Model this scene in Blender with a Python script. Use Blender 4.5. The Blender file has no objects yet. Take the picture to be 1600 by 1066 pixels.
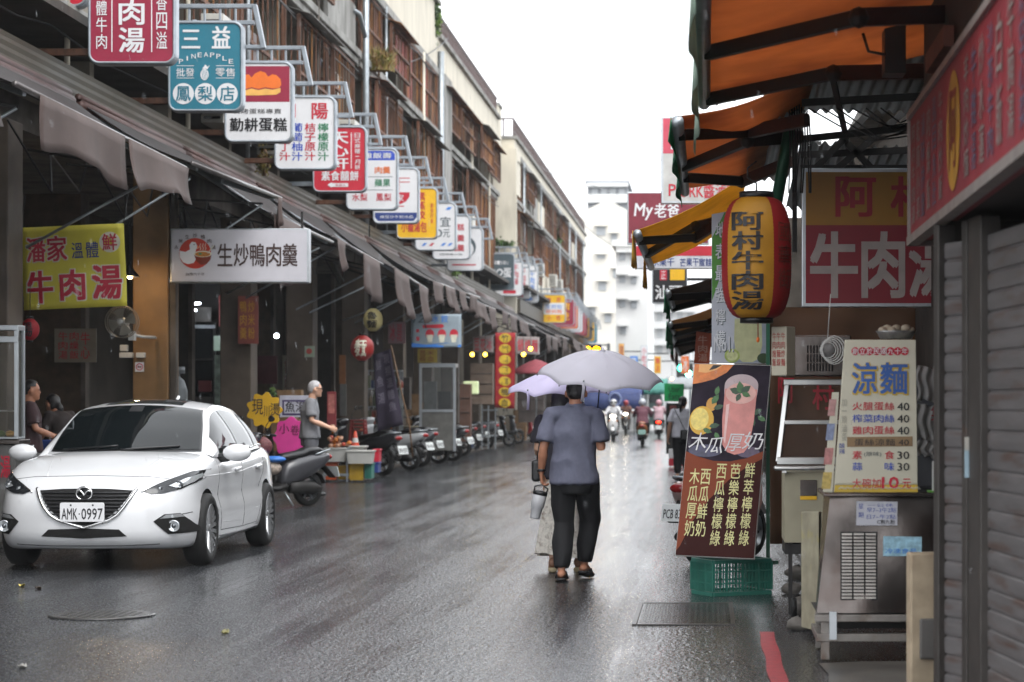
import bpy, bmesh, math, random
from mathutils import Vector, Matrix, noise
from mathutils.bvhtree import BVHTree
from mathutils.geometry import delaunay_2d_cdt
R = math.radians
rnd = random.Random(11)
SC = bpy.context.scene
COL = SC.collection
# ---------------------------------------------------------------- camera, sky, sun, exposure
F, VX, VY, H = 3500.0, 1105.0, 632.0, 1.45        # focal length (photo pixels), vanishing point of the street, eye height
cd = bpy.data.cameras.new('camera'); cam = bpy.data.objects.new('camera', cd); COL.objects.link(cam)
cam.location = (0, 0, H); cam.rotation_euler = (R(90), 0, 0)
cd.sensor_width = 36; cd.lens = F*36/1600
cd.shift_x = (800-VX)/1600; cd.shift_y = (VY-533)/1600
cd.clip_end = 2000; cd.clip_start = .1
cd.dof.use_dof = True; cd.dof.focus_distance = 18.4; cd.dof.aperture_fstop = 3.2; cd.dof.aperture_blades = 9
SC.camera = cam
W = bpy.data.worlds.new('World'); SC.world = W; W.use_nodes = True
nt = W.node_tree; bg = nt.nodes['Background']
sky = nt.nodes.new('ShaderNodeTexSky'); sky.sky_type = 'NISHITA'; sky.sun_disc = False
sky.sun_elevation = R(58); sky.sun_rotation = R(150); sky.air_density = 1.5; sky.dust_density = 6; sky.ozone_density = 1
hs = nt.nodes.new('ShaderNodeHueSaturation'); hs.inputs['Saturation'].default_value = .10   # an overcast sky is nearly grey
nt.links.new(sky.outputs[0], hs.inputs['Color'])
cl = nt.nodes.new('ShaderNodeMix'); cl.data_type = 'RGBA'; cl.inputs[0].default_value = .75; cl.inputs[7].default_value = (9.0, 9.3, 9.7, 1)   # even cloud layer over the sky
nt.links.new(hs.outputs[0], cl.inputs[6]); nt.links.new(cl.outputs[2], bg.inputs[0]); bg.inputs[1].default_value = .15
sl = bpy.data.lights.new('sun', 'SUN'); sl.energy = .7; sl.angle = R(30); sl.color = (1, .97, .93)
so = bpy.data.objects.new('sun', sl); COL.objects.link(so)
so.rotation_euler = (R(32), 0, R(30)); so.location = (0, 0, 60)
SC.view_settings.view_transform = 'Standard'; SC.view_settings.look = 'None'; SC.view_settings.gamma = 1
SC.view_settings.exposure = 1.05
SC.cycles.max_bounces = 6; SC.cycles.diffuse_bounces = 3; SC.cycles.glossy_bounces = 3; SC.cycles.transmission_bounces = 4
SC.cycles.transparent_max_bounces = 10; SC.cycles.caustics_reflective = False; SC.cycles.caustics_refractive = False
SC.cycles.sample_clamp_indirect = 4; SC.cycles.use_denoising = True
# ---------------------------------------------------------------- helpers
def at(px, py, Y): return Vector(((px-VX)*Y/F, Y, H-(py-VY)*Y/F))      # photo pixel + distance -> point
def gd(py): return F*H/(py-VY)                                         # distance of ground seen at row py
def gp(px, py): Y = gd(py); return Vector(((px-VX)*Y/F, Y, 0))
def V(*a): return Vector(a)
def lin(c):
    if isinstance(c, str):
        c = c.lstrip('#'); c = [int(c[i:i+2], 16)/255 for i in (0, 2, 4)]
    return tuple(x/12.92 if x <= .04045 else ((x+.055)/1.055)**2.4 for x in c)
MATS = {}
def M(name, col, rough=.55, metal=0., var=.12, scale=6., bump=0., bscale=60., spec=.5, coat=0., dirt=None, damt=.5, dscale=1.5, stretch=(1, 1, 1), emit=0., alpha=1., trans=0.):
    """plain principled material with noise in colour, optional patches of dirt/rust of their own colour, optional bump"""
    if name in MATS: return MATS[name]
    m = bpy.data.materials.new(name); MATS[name] = m; m.use_nodes = True
    n = m.node_tree.nodes; l = m.node_tree.links; b = n['Principled BSDF']
    c = lin(col)
    b.inputs['Roughness'].default_value = rough; b.inputs['Metallic'].default_value = metal
    b.inputs['Specular IOR Level'].default_value = spec; b.inputs['Coat Weight'].default_value = coat; b.inputs['Coat Roughness'].default_value = .05
    if alpha < 1: b.inputs['Alpha'].default_value = alpha
    if trans: b.inputs['Transmission Weight'].default_value = trans
    if emit:
        b.inputs['Emission Color'].default_value = (*c, 1); b.inputs['Emission Strength'].default_value = emit
    tc = n.new('ShaderNodeTexCoord'); mp = n.new('ShaderNodeMapping'); mp.inputs['Scale'].default_value = stretch
    l.new(tc.outputs['Object'], mp.inputs[0])
    def nz(s, d=4):
        t = n.new('ShaderNodeTexNoise'); t.inputs['Scale'].default_value = s; t.inputs['Detail'].default_value = d; l.new(mp.outputs[0], t.inputs['Vector']); return t
    def mix(fac, a, bcol, lo=.35, hi=.65):
        mr = n.new('ShaderNodeMapRange'); mr.inputs[1].default_value = lo; mr.inputs[2].default_value = hi; l.new(fac, mr.inputs[0])
        x = n.new('ShaderNodeMix'); x.data_type = 'RGBA'; l.new(mr.outputs[0], x.inputs[0])
        for s, i in ((a, 6), (bcol, 7)):
            if isinstance(s, tuple): x.inputs[i].default_value = (*s, 1)
            else: l.new(s, x.inputs[i])
        return x.outputs[2]
    out = mix(nz(scale).outputs[0], tuple(x*(1-var) for x in c), tuple(min(1, x*(1+var)) for x in c))
    if dirt: out = mix(nz(dscale, 6).outputs[0], out, lin(dirt), 1-damt-.12, 1-damt+.12)
    l.new(out, b.inputs['Base Color'])
    if bump:
        bp = n.new('ShaderNodeBump'); bp.inputs['Strength'].default_value = bump; bp.inputs['Distance'].default_value = .01
        l.new(nz(bscale).outputs[0], bp.inputs['Height']); l.new(bp.outputs[0], b.inputs['Normal'])
    return m
def glass(name, tint, opac, rough=.03):
    if name in MATS: return MATS[name]
    m = bpy.data.materials.new(name); MATS[name] = m; m.use_nodes = True; n = m.node_tree.nodes; l = m.node_tree.links
    b = n['Principled BSDF']; b.inputs['Base Color'].default_value = (*lin(tint), 1); b.inputs['Roughness'].default_value = rough
    b.inputs['Specular IOR Level'].default_value = .5; t = n.new('ShaderNodeBsdfTransparent'); mx = n.new('ShaderNodeMixShader')
    fr = n.new('ShaderNodeFresnel'); ma = n.new('ShaderNodeMath'); ma.operation = 'MAXIMUM'; ma.inputs[1].default_value = opac
    l.new(fr.outputs[0], ma.inputs[0]); l.new(ma.outputs[0], mx.inputs[0]); l.new(t.outputs[0], mx.inputs[1]); l.new(b.outputs[0], mx.inputs[2])
    l.new(mx.outputs[0], n['Material Output'].inputs[0]); return m
def cloth(name, col, tr=.35, **k):
    """thin fabric that lets some light through"""
    if name in MATS: return MATS[name]
    m = M(name, col, **k); n = m.node_tree.nodes; l = m.node_tree.links; b = n['Principled BSDF']
    t = n.new('ShaderNodeBsdfTranslucent'); mx = n.new('ShaderNodeMixShader'); mx.inputs[0].default_value = tr
    l.new(b.inputs['Base Color'].links[0].from_socket, t.inputs[0])
    l.new(b.outputs[0], mx.inputs[1]); l.new(t.outputs[0], mx.inputs[2]); l.new(mx.outputs[0], n['Material Output'].inputs[0]); return m
def tag(o, label=None, cat=None, group=None, kind=None):
    if label: o['label'] = label
    if cat: o['category'] = cat
    if group: o['group'] = group
    if kind: o['kind'] = kind
    return o
def thing(name, label, cat, loc=(0, 0, 0), group=None):
    o = bpy.data.objects.new(name, None); COL.objects.link(o); o.location = loc; o.empty_display_size = .2
    return tag(o, label, cat, group)
def wloc(o):
    p = Vector((0, 0, 0))
    while o: p += o.location; o = o.parent
    return p
_FC = {}
def glyph(body, bold=0., sp=1.):
    """outline mesh of a text, unit box: verts (0..1, 0..1), faces, and width/height"""
    k = (body, bold, sp)
    if k in _FC: return _FC[k]
    c = bpy.data.curves.new('txt', 'FONT'); c.body = body; c.resolution_u = 2; c.offset = bold; c.space_character = sp
    o = bpy.data.objects.new('txt', c); COL.objects.link(o)
    me = bpy.data.meshes.new_from_object(o.evaluated_get(bpy.context.evaluated_depsgraph_get()))
    vs = [(v.co.x, v.co.y) for v in me.vertices]; fs = [tuple(p.vertices) for p in me.polygons]
    bpy.data.objects.remove(o); bpy.data.curves.remove(c); bpy.data.meshes.remove(me)
    x0 = min(v[0] for v in vs); x1 = max(v[0] for v in vs); y0 = min(v[1] for v in vs); y1 = max(v[1] for v in vs)
    w = max(x1-x0, 1e-6); h = max(y1-y0, 1e-6)
    _FC[k] = ([((x-x0)/w, (y-y0)/h) for x, y in vs], fs, w/h); return _FC[k]
class Panel:
    """a flat face measured in photo pixels: TL, TR, BL are its corners in the world"""
    def __init__(s, px, TL, TR, BL, step=.003):
        s.x0, s.y0, s.x1, s.y1 = px; s.O = TL; s.U = (TR-TL)/(s.x1-s.x0); s.W = (BL-TL)/(s.y1-s.y0)
        s.N = s.U.cross(s.W).normalized(); s.step = step
        if s.N.y > 0 and abs(s.N.y) > .3: s.N = -s.N
    def __call__(s, x, y, layer=0): return s.O+s.U*(x-s.x0)+s.W*(y-s.y0)+s.N*(s.step*layer)
def face(x0, y0, x1, y1, Y, step=.004): return Panel((x0, y0, x1, y1), at(x0, y0, Y), at(x1, y0, Y), at(x0, y1, Y), step)
class MB:
    def __init__(s): s.v = []; s.f = []; s.mi = []; s.sm = []; s.mats = []
    def add(s, vs, fs, mat, smooth=False):
        if mat not in s.mats: s.mats.append(mat)
        k = s.mats.index(mat); o = len(s.v); s.v += [Vector(v) for v in vs]
        for f in fs: s.f.append(tuple(o+i for i in f)); s.mi.append(k); s.sm.append(smooth)
        return s
    def box(s, c, d, mat, rot=None):
        c = Vector(c); d = Vector(d)/2
        if isinstance(rot, (int, float)): rot = Matrix.Rotation(rot, 3, 'Z')
        vs = [Vector((x*d.x, y*d.y, z*d.z)) for x in (-1, 1) for y in (-1, 1) for z in (-1, 1)]
        vs = [c+(rot@v if rot else v) for v in vs]
        return s.add(vs, [(0, 1, 3, 2), (4, 6, 7, 5), (0, 4, 5, 1), (2, 3, 7, 6), (0, 2, 6, 4), (1, 5, 7, 3)], mat)
    def bb(s, x0, x1, y0, y1, z0, z1, mat): return s.box(((x0+x1)/2, (y0+y1)/2, (z0+z1)/2), (abs(x1-x0), abs(y1-y0), abs(z1-z0)), mat)
    def bar(s, a, b, w, h, mat):
        """rectangular bar from a to b"""
        a = Vector(a); b = Vector(b); d = b-a; q = d.to_track_quat('Y', 'Z').to_matrix()
        return s.box((a+b)/2, (w, d.length, h), mat, q)
    def rings(s, rings, mat, smooth=True, cap=True, closed=False):
        n = len(rings[0]); vs = [p for r in rings for p in r]; fs = []
        m = len(rings)
        for i in range(m if closed else m-1):
            for j in range(n):
                a = i*n+j; b = i*n+(j+1) % n; c = ((i+1) % m)*n+(j+1) % n; d = ((i+1) % m)*n+j
                fs.append((a, b, c, d))
        if cap and not closed: fs.append(tuple(range(n))[::-1]); fs.append(tuple(range((m-1)*n, m*n)))
        return s.add(vs, fs, mat, smooth)
    def tube(s, pts, r, mat, n=8, cap=True, closed=False, round_=False, side=None, smooth=True):
        """tube along pts; r number, list of numbers, or list of (rx, ry)"""
        pts = [Vector(p) for p in pts]; m = len(pts)
        if not isinstance(r, (list, tuple)): r = [r]*m
        r = [(a, a) if isinstance(a, (int, float)) else a for a in r]
        up = None; rr = []
        def frame(t, up):
            if side is not None:
                x = Vector(side)-t*Vector(side).dot(t)
                if x.length < 1e-3: x = t.orthogonal()
                x.normalize(); return x, t.cross(x)
            if up is None: up = t.orthogonal()
            x = (up-t*up.dot(t)); x = x.normalized() if x.length > 1e-5 else t.orthogonal().normalized()
            return x, t.cross(x)
        for i, p in enumerate(pts):
            if closed: t = (pts[(i+1) % m]-pts[i-1]).normalized()
            else: t = (pts[min(i+1, m-1)]-pts[max(i-1, 0)]).normalized()
            x, y = frame(t, up); up = x
            ring = lambda c, f: [c+x*math.cos(2*math.pi*j/n)*r[i][0]*f+y*math.sin(2*math.pi*j/n)*r[i][1]*f for j in range(n)]
            if round_ and i == 0:
                for q in (80, 55, 28): rr.append(ring(p-t*math.sin(R(q))*min(r[i]), math.cos(R(q))))
            rr.append(ring(p, 1))
            if round_ and i == m-1:
                for q in (28, 55, 80): rr.append(ring(p+t*math.sin(R(q))*min(r[i]), math.cos(R(q))))
        return s.rings(rr, mat, smooth, cap, closed)
    def cyl(s, a, b, r, mat, n=12, r2=None): return s.tube([a, b], [r, r if r2 is None else r2], mat, n, smooth=True)
    def lathe(s, prof, mat, o=(0, 0, 0), rot=None, n=20, smooth=True, cap=True, sx=1, sy=1):
        o = Vector(o); rr = []
        for r, z in prof:
            ring = [Vector((r*sx*math.cos(2*math.pi*j/n), r*sy*math.sin(2*math.pi*j/n), z)) for j in range(n)]
            rr.append([o+(rot@p if rot else p) for p in ring])
        return s.rings(rr, mat, smooth, cap)
    def ball(s, c, r, mat, n=12, sz=None):
        sz = sz or (r, r, r); c = Vector(c); rr = []
        for i in range(n//2+1):
            a = -math.pi/2+math.pi*(i+.02*(1 if i == 0 else -1 if i == n//2 else 0))/(n//2)
            rr.append([c+Vector((sz[0]*math.cos(a)*math.cos(2*math.pi*j/n), sz[1]*math.cos(a)*math.sin(2*math.pi*j/n), sz[2]*math.sin(a))) for j in range(n)])
        return s.rings(rr, mat)
    def grid(s, fn, nu, nv, mat, smooth=True):
        vs = [fn(i/nu, j/nv) for j in range(nv+1) for i in range(nu+1)]
        fs = [(j*(nu+1)+i, j*(nu+1)+i+1, (j+1)*(nu+1)+i+1, (j+1)*(nu+1)+i) for j in range(nv) for i in range(nu)]
        return s.add(vs, fs, mat, smooth)
    def slab(s, pts, off, mat):
        """polygon extruded by vector off"""
        pts = [Vector(p) for p in pts]; n = len(pts); off = Vector(off)
        vs = pts+[p+off for p in pts]
        fs = [tuple(range(n))[::-1], tuple(range(n, 2*n))]+[(i, (i+1) % n, n+(i+1) % n, n+i) for i in range(n)]
        return s.add(vs, fs, mat)
    # ---- drawing on a Panel (photo pixel coordinates)
    def rect(s, P, x0, y0, x1, y1, mat, layer=1): return s.add([P(x0, y0, layer), P(x1, y0, layer), P(x1, y1, layer), P(x0, y1, layer)], [(0, 1, 2, 3)], mat)
    def shape(s, P, pts, mat, layer=1): return s.add([P(x, y, layer) for x, y in pts], [tuple(range(len(pts)))], mat)
    def disc(s, P, x, y, r, mat, layer=1, ry=None, n=24): return s.shape(P, [(x+r*math.cos(2*math.pi*i/n), y+(ry or r)*math.sin(2*math.pi*i/n)) for i in range(n)], mat, layer)
    def text(s, P, body, x0, y0, x1, y1, mat, layer=2, bold=.012, slant=0., bend=0., sp=1.):
        vs, fs, _ = glyph(body, 0., sp); n = max(1, len(body)); d = max(0, bold-.004)*.85/n
        if body in ('I', 'i', 'l', '1', '!'): x0, x1 = x0+(x1-x0)*.36, x1-(x1-x0)*.36
        for k, (du, dv) in enumerate(((0, 0), (d, d*n*.6), (-d, -d*n*.6), (d, -d*n*.6), (-d, d*n*.6)) if d else ((0, 0),)):   # heavier weights: struck several times
            out = []
            for u, v in vs:
                yy = y1+(y0-y1)*(v+dv)+bend*(1-(2*u-1)**2); out.append(P(x0+(x1-x0)*(u+du)+slant*v, yy, layer+k*.1))
            s.add(out, fs, mat)
        return s
    def col(s, P, body, x0, y0, x1, y1, mat, layer=2, bold=.012, gap=.12, slant=0.):
        n = len(body); h = (y1-y0)/n
        for i, ch in enumerate(body):
            if ch == ' ': continue
            f = slant*(1-(i+.5)/n)
            if ch in '一·': s.text(P, ch, x0+f, y0+i*h+h*.42, x1+f, y0+i*h+h*.55, mat, layer, bold)
            else: s.text(P, ch, x0+f, y0+i*h+h*gap/2, x1+f, y0+(i+1)*h-h*gap/2, mat, layer, bold)
        return s
    def row(s, P, body, x0, y0, x1, y1, mat, layer=2, bold=.012, gap=.1):
        n = len(body); w = (x1-x0)/n
        for i, ch in enumerate(body):
            if ch != ' ': s.text(P, ch, x0+i*w+w*gap/2, y0, x0+(i+1)*w-w*gap/2, y1, mat, layer, bold)
        return s
    def build(s, name, parent=None, bevel=0., label=None, cat=None, group=None, kind=None, autosm=True, seg=2):
        me = bpy.data.meshes.new(name); off = wloc(parent) if parent else Vector((0, 0, 0)); loc = Vector((0, 0, 0))
        if parent is None and s.v:
            xs = [v.x for v in s.v]; ys = [v.y for v in s.v]; loc = Vector(((min(xs)+max(xs))/2, (min(ys)+max(ys))/2, min(v.z for v in s.v))); off = loc
        me.from_pydata([v-off for v in s.v], [], s.f)
        for m in s.mats: me.materials.append(m)
        me.polygons.foreach_set('material_index', s.mi); me.polygons.foreach_set('use_smooth', s.sm); me.update()
        o = bpy.data.objects.new(name, me); COL.objects.link(o); o.location = loc
        if parent: o.parent = parent
        if bevel:
            b = o.modifiers.new('bevel', 'BEVEL'); b.width = bevel; b.segments = seg; b.limit_method = 'ANGLE'; b.angle_limit = R(40)
        return tag(o, label, cat, group, kind)
def copy_tree(o, parent=None):
    c = o.copy(); COL.objects.link(c)
    if parent: c.parent = parent
    for ch in list(o.children): copy_tree(ch, c)
    return c
def rrect(x0, y0, x1, y1, r, n=5):
    out = []
    for cx, cy, a0 in ((x1-r, y1-r, 0), (x0+r, y1-r, 90), (x0+r, y0+r, 180), (x1-r, y0+r, 270)):
        out += [(cx+r*math.cos(R(a0+90*i/n)), cy+r*math.sin(R(a0+90*i/n))) for i in range(n+1)]
    return out
def flesh(name, mb, parent, voxel=.012, smooth=4, fold=0., fscale=9., fstretch=(1, 1, .5), mat=None, label=None):
    """melts the overlapping pieces of mb into one continuous surface (voxel remesh, smoothed), with optional cloth folds"""
    me = bpy.data.meshes.new(name); off = wloc(parent) if parent else Vector((0, 0, 0))
    me.from_pydata([v-off for v in mb.v], [], mb.f); me.update()
    o = bpy.data.objects.new(name, me); COL.objects.link(o)
    r = o.modifiers.new('r', 'REMESH'); r.mode = 'VOXEL'; r.voxel_size = voxel
    sm = o.modifiers.new('s', 'SMOOTH'); sm.iterations = smooth; sm.factor = .5
    m2 = bpy.data.meshes.new_from_object(o.evaluated_get(bpy.context.evaluated_depsgraph_get()))
    bpy.data.objects.remove(o); bpy.data.meshes.remove(me)
    if fold:
        ns = [v.normal.copy() for v in m2.vertices]
        for v, nn in zip(m2.vertices, ns):
            p = Vector((v.co.x*fscale*fstretch[0], v.co.y*fscale*fstretch[1], v.co.z*fscale*fstretch[2]))
            v.co += nn*fold*(1-abs(noise.noise(p))*2.2+.5*noise.noise(p*2.3))
    m2.materials.clear(); m2.materials.append(mat or mb.mats[0]); m2.name = name
    m2.polygons.foreach_set('use_smooth', [True]*len(m2.polygons)); m2.polygons.foreach_set('material_index', [0]*len(m2.polygons))
    o = bpy.data.objects.new(name, m2); COL.objects.link(o); o.parent = parent
    if label: o['label'] = label
    return o
def leaves(mb, c, rad, n, size, mats, clumps=9, rs=None, droop=0.):
    """leaf-sized quads in clumps through the volume of an ellipsoid"""
    rs = rs or rnd; c = Vector(c); rad = Vector(rad)
    cl = []
    for _ in range(clumps):
        d = Vector((rs.gauss(0, 1), rs.gauss(0, 1), rs.gauss(0, 1))).normalized()*rs.uniform(.35, 1)
        cl.append((Vector((d.x*rad.x, d.y*rad.y, d.z*rad.z)), rs.uniform(.22, .5), rs.choice(mats)))
    for _ in range(n):
        p, k, mt = rs.choice(cl)
        q = c+p+Vector((rs.gauss(0, 1)*rad.x, rs.gauss(0, 1)*rad.y, rs.gauss(0, 1)*rad.z))*k*.6
        a = Vector((rs.gauss(0, 1), rs.gauss(0, 1), rs.gauss(0, 1)-droop)).normalized()*size*rs.uniform(.6, 1.3); b = a.orthogonal().normalized()*size*.32
        b.rotate(Matrix.Rotation(rs.uniform(0, 6), 3, a.normalized()))
        mb.add([q-a*.5, q+b-a*.05, q+a*.6, q-b-a*.05], [(0, 1, 2, 3)], mt if rs.random() < .8 else rs.choice(mats))
# ---------------------------------------------------------------- materials
white = M('white_print', '#dedee0', .4, var=.03, dirt='#c4c1ba', damt=.25, dscale=2.2); cream = M('cream_paint', '#c9c2b2', .8, var=.08, scale=2, dirt='#7d776a', damt=.33, dscale=.9, stretch=(1, 1, .3))
conc = M('concrete', '#8b8a86', .85, var=.15, scale=4, dirt='#55524d', damt=.4, dscale=1.2, bump=.3, stretch=(1, 1, .4))
dconc = M('dark_concrete', '#5e5750', .9, var=.2, scale=3, dirt='#37322d', damt=.45, dscale=1.4)
rust = M('rusty_metal', '#6d4936', .8, var=.35, scale=7, dirt='#37241a', damt=.45, dscale=3, stretch=(1, 1, .4))
orust = M('rusty_sheet', '#a3703f', .8, var=.3, scale=5, dirt='#54301d', damt=.5, dscale=2.2, stretch=(1, 1, .35))
redrust = M('red_sheet', '#84332c', .75, var=.3, scale=5, dirt='#4a2a20', damt=.4, dscale=2.2, stretch=(1, 1, .3))
galv = M('galvanised', '#9aa0a4', .4, .7, var=.12, scale=9); steel = M('steel', '#b4b4b2', .28, .9, var=.1, scale=5, dirt='#8a8378', damt=.25, dscale=3)
dark = M('dark_paint', '#1c1a19', .6, var=.2); black = M('black_plastic', '#141416', .4, var=.1); vblack = M('void_black', '#0b0a0a', .9, var=.1)
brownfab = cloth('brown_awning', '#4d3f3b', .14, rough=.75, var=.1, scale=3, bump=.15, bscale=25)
brownund = cloth('brown_canopy', '#211b1a', .02, rough=.75, var=.1, scale=3, bump=.15, bscale=25); wetbar = M('wet_bar', '#5f5b5a', .3, .5, var=.15)  # canopy brown: awning fabric darkened, underside shade put into the colour
brownbar = M('brown_bar', '#4a3531', .45, .3, var=.1); chrome = M('chrome', '#dcdcdc', .12, 1, var=.02); alu = M('aluminium', '#b9bec2', .35, .85, var=.06)
signgrey = M('sign_frame', '#949ba2', .42, .35, var=.12, scale=7, dirt='#6f6a64', damt=.22, dscale=4); red = M('red_print', '#c3233a', .45, var=.05); maroon = M('maroon_print', '#93253f', .45, var=.06)
teal = M('teal_print', '#2a7488', .45, var=.05); navy = M('navy_print', '#2b3f7e', .45, var=.06); ink = M('ink_print', '#1b1a1e', .5, var=.05)
orange = M('orange_print', '#e8742c', .45, var=.05); yellow = M('yellow_print', '#e8b521', .45, var=.06); green = M('green_print', '#2c8159', .45, var=.06)
blue = M('blue_print', '#3450b8', .45, var=.05); pink = M('pink_print', '#d43d93', .5, var=.06); peach = M('peach_print', '#eab35d', .5, var=.08)
cherry = M('cherry_print', '#bd2638', .45, var=.05); slate = M('slate_print', '#47555c', .45, var=.05); tblue = M('pale_blue_print', '#3d7fd0', .45, var=.05)
rubber = M('rubber', '#141414', .75, var=.15); skin = M('skin', '#a8745a', .5, var=.08, scale=20); skin2 = M('skin_pale', '#c79b82', .5, var=.06, scale=20)
hairb = M('black_hair', '#131011', .45, var=.3, scale=40); hairg = M('grey_hair', '#a8a6a8', .5, var=.2, scale=40)
leafm = [M('leaf_mid', '#41602c', .5, var=.3, scale=3), M('leaf_dark', '#2b431f', .5, var=.3, scale=3), M('leaf_light', '#6a8440', .5, var=.3, scale=3)]
wood = M('wood', '#6b5138', .7, var=.25, scale=6, stretch=(1, 1, 6)); plastic_w = M('white_plastic', '#c8c8c4', .4, var=.06)

def hermite(tab):
    """smooth interpolation of a table of (x, value or tuple)"""
    xs = [t[0] for t in tab]; ys = [t[1] if isinstance(t[1], tuple) else (t[1],) for t in tab]; n = len(xs); d = len(ys[0])
    sl = [[(ys[i+1][k]-ys[i][k])/(xs[i+1]-xs[i]) for k in range(d)] for i in range(n-1)]
    def mm(i, k):
        if i == 0: return sl[0][k]
        if i == n-1: return sl[-1][k]
        a, b = sl[i-1][k], sl[i][k]
        return 0 if a*b <= 0 else 2*a*b/(a+b)
    tg = [[mm(i, k) for k in range(d)] for i in range(n)]
    def f(x):
        x = min(max(x, xs[0]), xs[-1]); i = 0
        while i < n-2 and x > xs[i+1]: i += 1
        h = xs[i+1]-xs[i]; t = (x-xs[i])/h
        o = tuple((2*t**3-3*t*t+1)*ys[i][k]+(t**3-2*t*t+t)*h*tg[i][k]+(3*t*t-2*t**3)*ys[i+1][k]+(t**3-t*t)*h*tg[i+1][k] for k in range(d))
        return o if d > 1 else o[0]
    return f
def patch(mb, bvh, pts, to3, dirv, off, mat, res=.03):
    """polygon of 2-D points laid on a surface: to3 lifts (a, b) to a ray start, the ray runs along dirv"""
    bd = []
    for i, p in enumerate(pts):
        q = pts[(i+1) % len(pts)]; n = max(1, int(math.dist(p, q)/res))
        bd += [(p[0]+(q[0]-p[0])*k/n, p[1]+(q[1]-p[1])*k/n) for k in range(n)]
    xs = [p[0] for p in bd]; ys = [p[1] for p in bd]
    inner = []; x = min(xs)+res/2
    while x < max(xs):
        y = min(ys)+res/2
        while y < max(ys): inner.append((x, y)); y += res
        x += res
    n = len(bd)
    r = delaunay_2d_cdt([Vector(p) for p in bd+inner], [], [tuple(range(n))], 1, 1e-5)
    vs = []
    for p in r[0]:
        o = Vector(to3(p[0], p[1])); h = bvh.ray_cast(o, Vector(dirv))
        if h[0] is None:
            h = bvh.find_nearest(o+Vector(dirv)*.5)
        nn = h[1]
        if nn.dot(Vector(dirv)) > 0: nn = -nn
        vs.append(h[0]+nn*off)
    mb.add(vs, [tuple(f) for f in r[2]], mat, True)
def bvh_of(mb): return BVHTree.FromPolygons([tuple(v) for v in mb.v], mb.f)
# ---------------------------------------------------------------- the setting: road, pavements
def road_mat():
    m = bpy.data.materials.new('wet_asphalt'); m.use_nodes = True; n = m.node_tree.nodes; l = m.node_tree.links; b = n['Principled BSDF']
    tc = n.new('ShaderNodeTexCoord')
    def nz(s, d=4, st=(1, 1, 1)):
        mp = n.new('ShaderNodeMapping'); mp.inputs['Scale'].default_value = st; l.new(tc.outputs['Object'], mp.inputs[0])
        t = n.new('ShaderNodeTexNoise'); t.inputs['Scale'].default_value = s; t.inputs['Detail'].default_value = d; l.new(mp.outputs[0], t.inputs['Vector']); return t.outputs[0]
    def rng(x, a, b_, c, d):
        r = n.new('ShaderNodeMapRange'); r.inputs[1].default_value = a; r.inputs[2].default_value = b_; r.inputs[3].default_value = c; r.inputs[4].default_value = d; l.new(x, r.inputs[0]); return r.outputs[0]
    def math_(op, x, y):
        r = n.new('ShaderNodeMath'); r.operation = op
        for i, q in enumerate((x, y)):
            if isinstance(q, (int, float)): r.inputs[i].default_value = q
            else: l.new(q, r.inputs[i])
        return r.outputs[0]
    grain = nz(60, 3, (1.5, .42, 1)); streak = nz(7, 3, (1.3, .025, 1)); patch = nz(.9, 6, (1.3, .35, 1)); lane = nz(1.1, 4, (2.2, .07, 1)); mid = nz(4, 5, (1, .6, 1))
    col = n.new('ShaderNodeMix'); col.data_type = 'RGBA'; col.inputs[6].default_value = (.016, .017, .019, 1); col.inputs[7].default_value = (.075, .079, .087, 1)
    l.new(rng(grain, .42, .72, 0, 1), col.inputs[0])
    c2 = n.new('ShaderNodeMix'); c2.data_type = 'RGBA'; c2.inputs[7].default_value = (.03, .03, .031, 1); l.new(rng(mid, .45, .75, 0, .45), c2.inputs[0]); l.new(col.outputs[2], c2.inputs[6])
    l.new(c2.outputs[2], b.inputs['Base Color'])
    wet = math_('ADD', math_('MULTIPLY', patch, .45), math_('MULTIPLY', lane, .55))
    ro = math_('ADD', rng(wet, .36, .64, .06, .15), rng(nz(70, 2, (1.3, .38, 1)), .42, .68, -.03, .22))
    l.new(ro, b.inputs['Roughness']); b.inputs['Specular IOR Level'].default_value = .85
    b1 = n.new('ShaderNodeBump'); b1.inputs['Distance'].default_value = .024; l.new(math_('ADD', rng(wet, .40, .60, .2, .56), rng(streak, .45, .68, -.06, .22)), b1.inputs['Strength']); l.new(nz(58, 2, (.6, .5, 1)), b1.inputs['Height'])
    b2 = n.new('ShaderNodeBump'); b2.inputs['Distance'].default_value = .05; b2.inputs['Strength'].default_value = .10; l.new(nz(2.6, 4, (1.6, .5, 1)), b2.inputs['Height']); l.new(b2.outputs[0], b1.inputs['Normal'])
    l.new(b1.outputs[0], b.inputs['Normal']); return m
asph = road_mat()
m = MB(); m.add([(-300, -30, 0), (300, -30, 0), (300, 900, 0), (-300, 900, 0)], [(0, 1, 2, 3)], asph); m.build('road', kind='structure')
tile = M('wet_paving', '#57534e', .3, var=.2, scale=3, bump=.2, bscale=30)
m = MB(); m.bb(-30, -7.25, 4, 140, .002, .1, tile); m.build('pavement', kind='structure', bevel=.01)
m = MB(); m.bb(-7.25, -7.1, 4, 140, .002, .07, dconc); m.build('kerb', kind='structure', bevel=.012)
m = MB(); m.grid(lambda u, v: Vector((.6+1.6*u+.05*math.sin(v*9), 8.5+4.0*v+.08*math.sin(u*7), .006+.012*u)), 6, 8, M('wet_concrete', '#6e6a64', .35, var=.2, scale=4, bump=.3, bscale=40, dirt='#45423f', damt=.45)); m.build('pavement_slab', kind='structure')
rp = M('red_road_paint', '#a92d38', .35, var=.15, scale=14, dirt='#4a2527', damt=.28, dscale=9, bump=.25, bscale=60)
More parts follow.
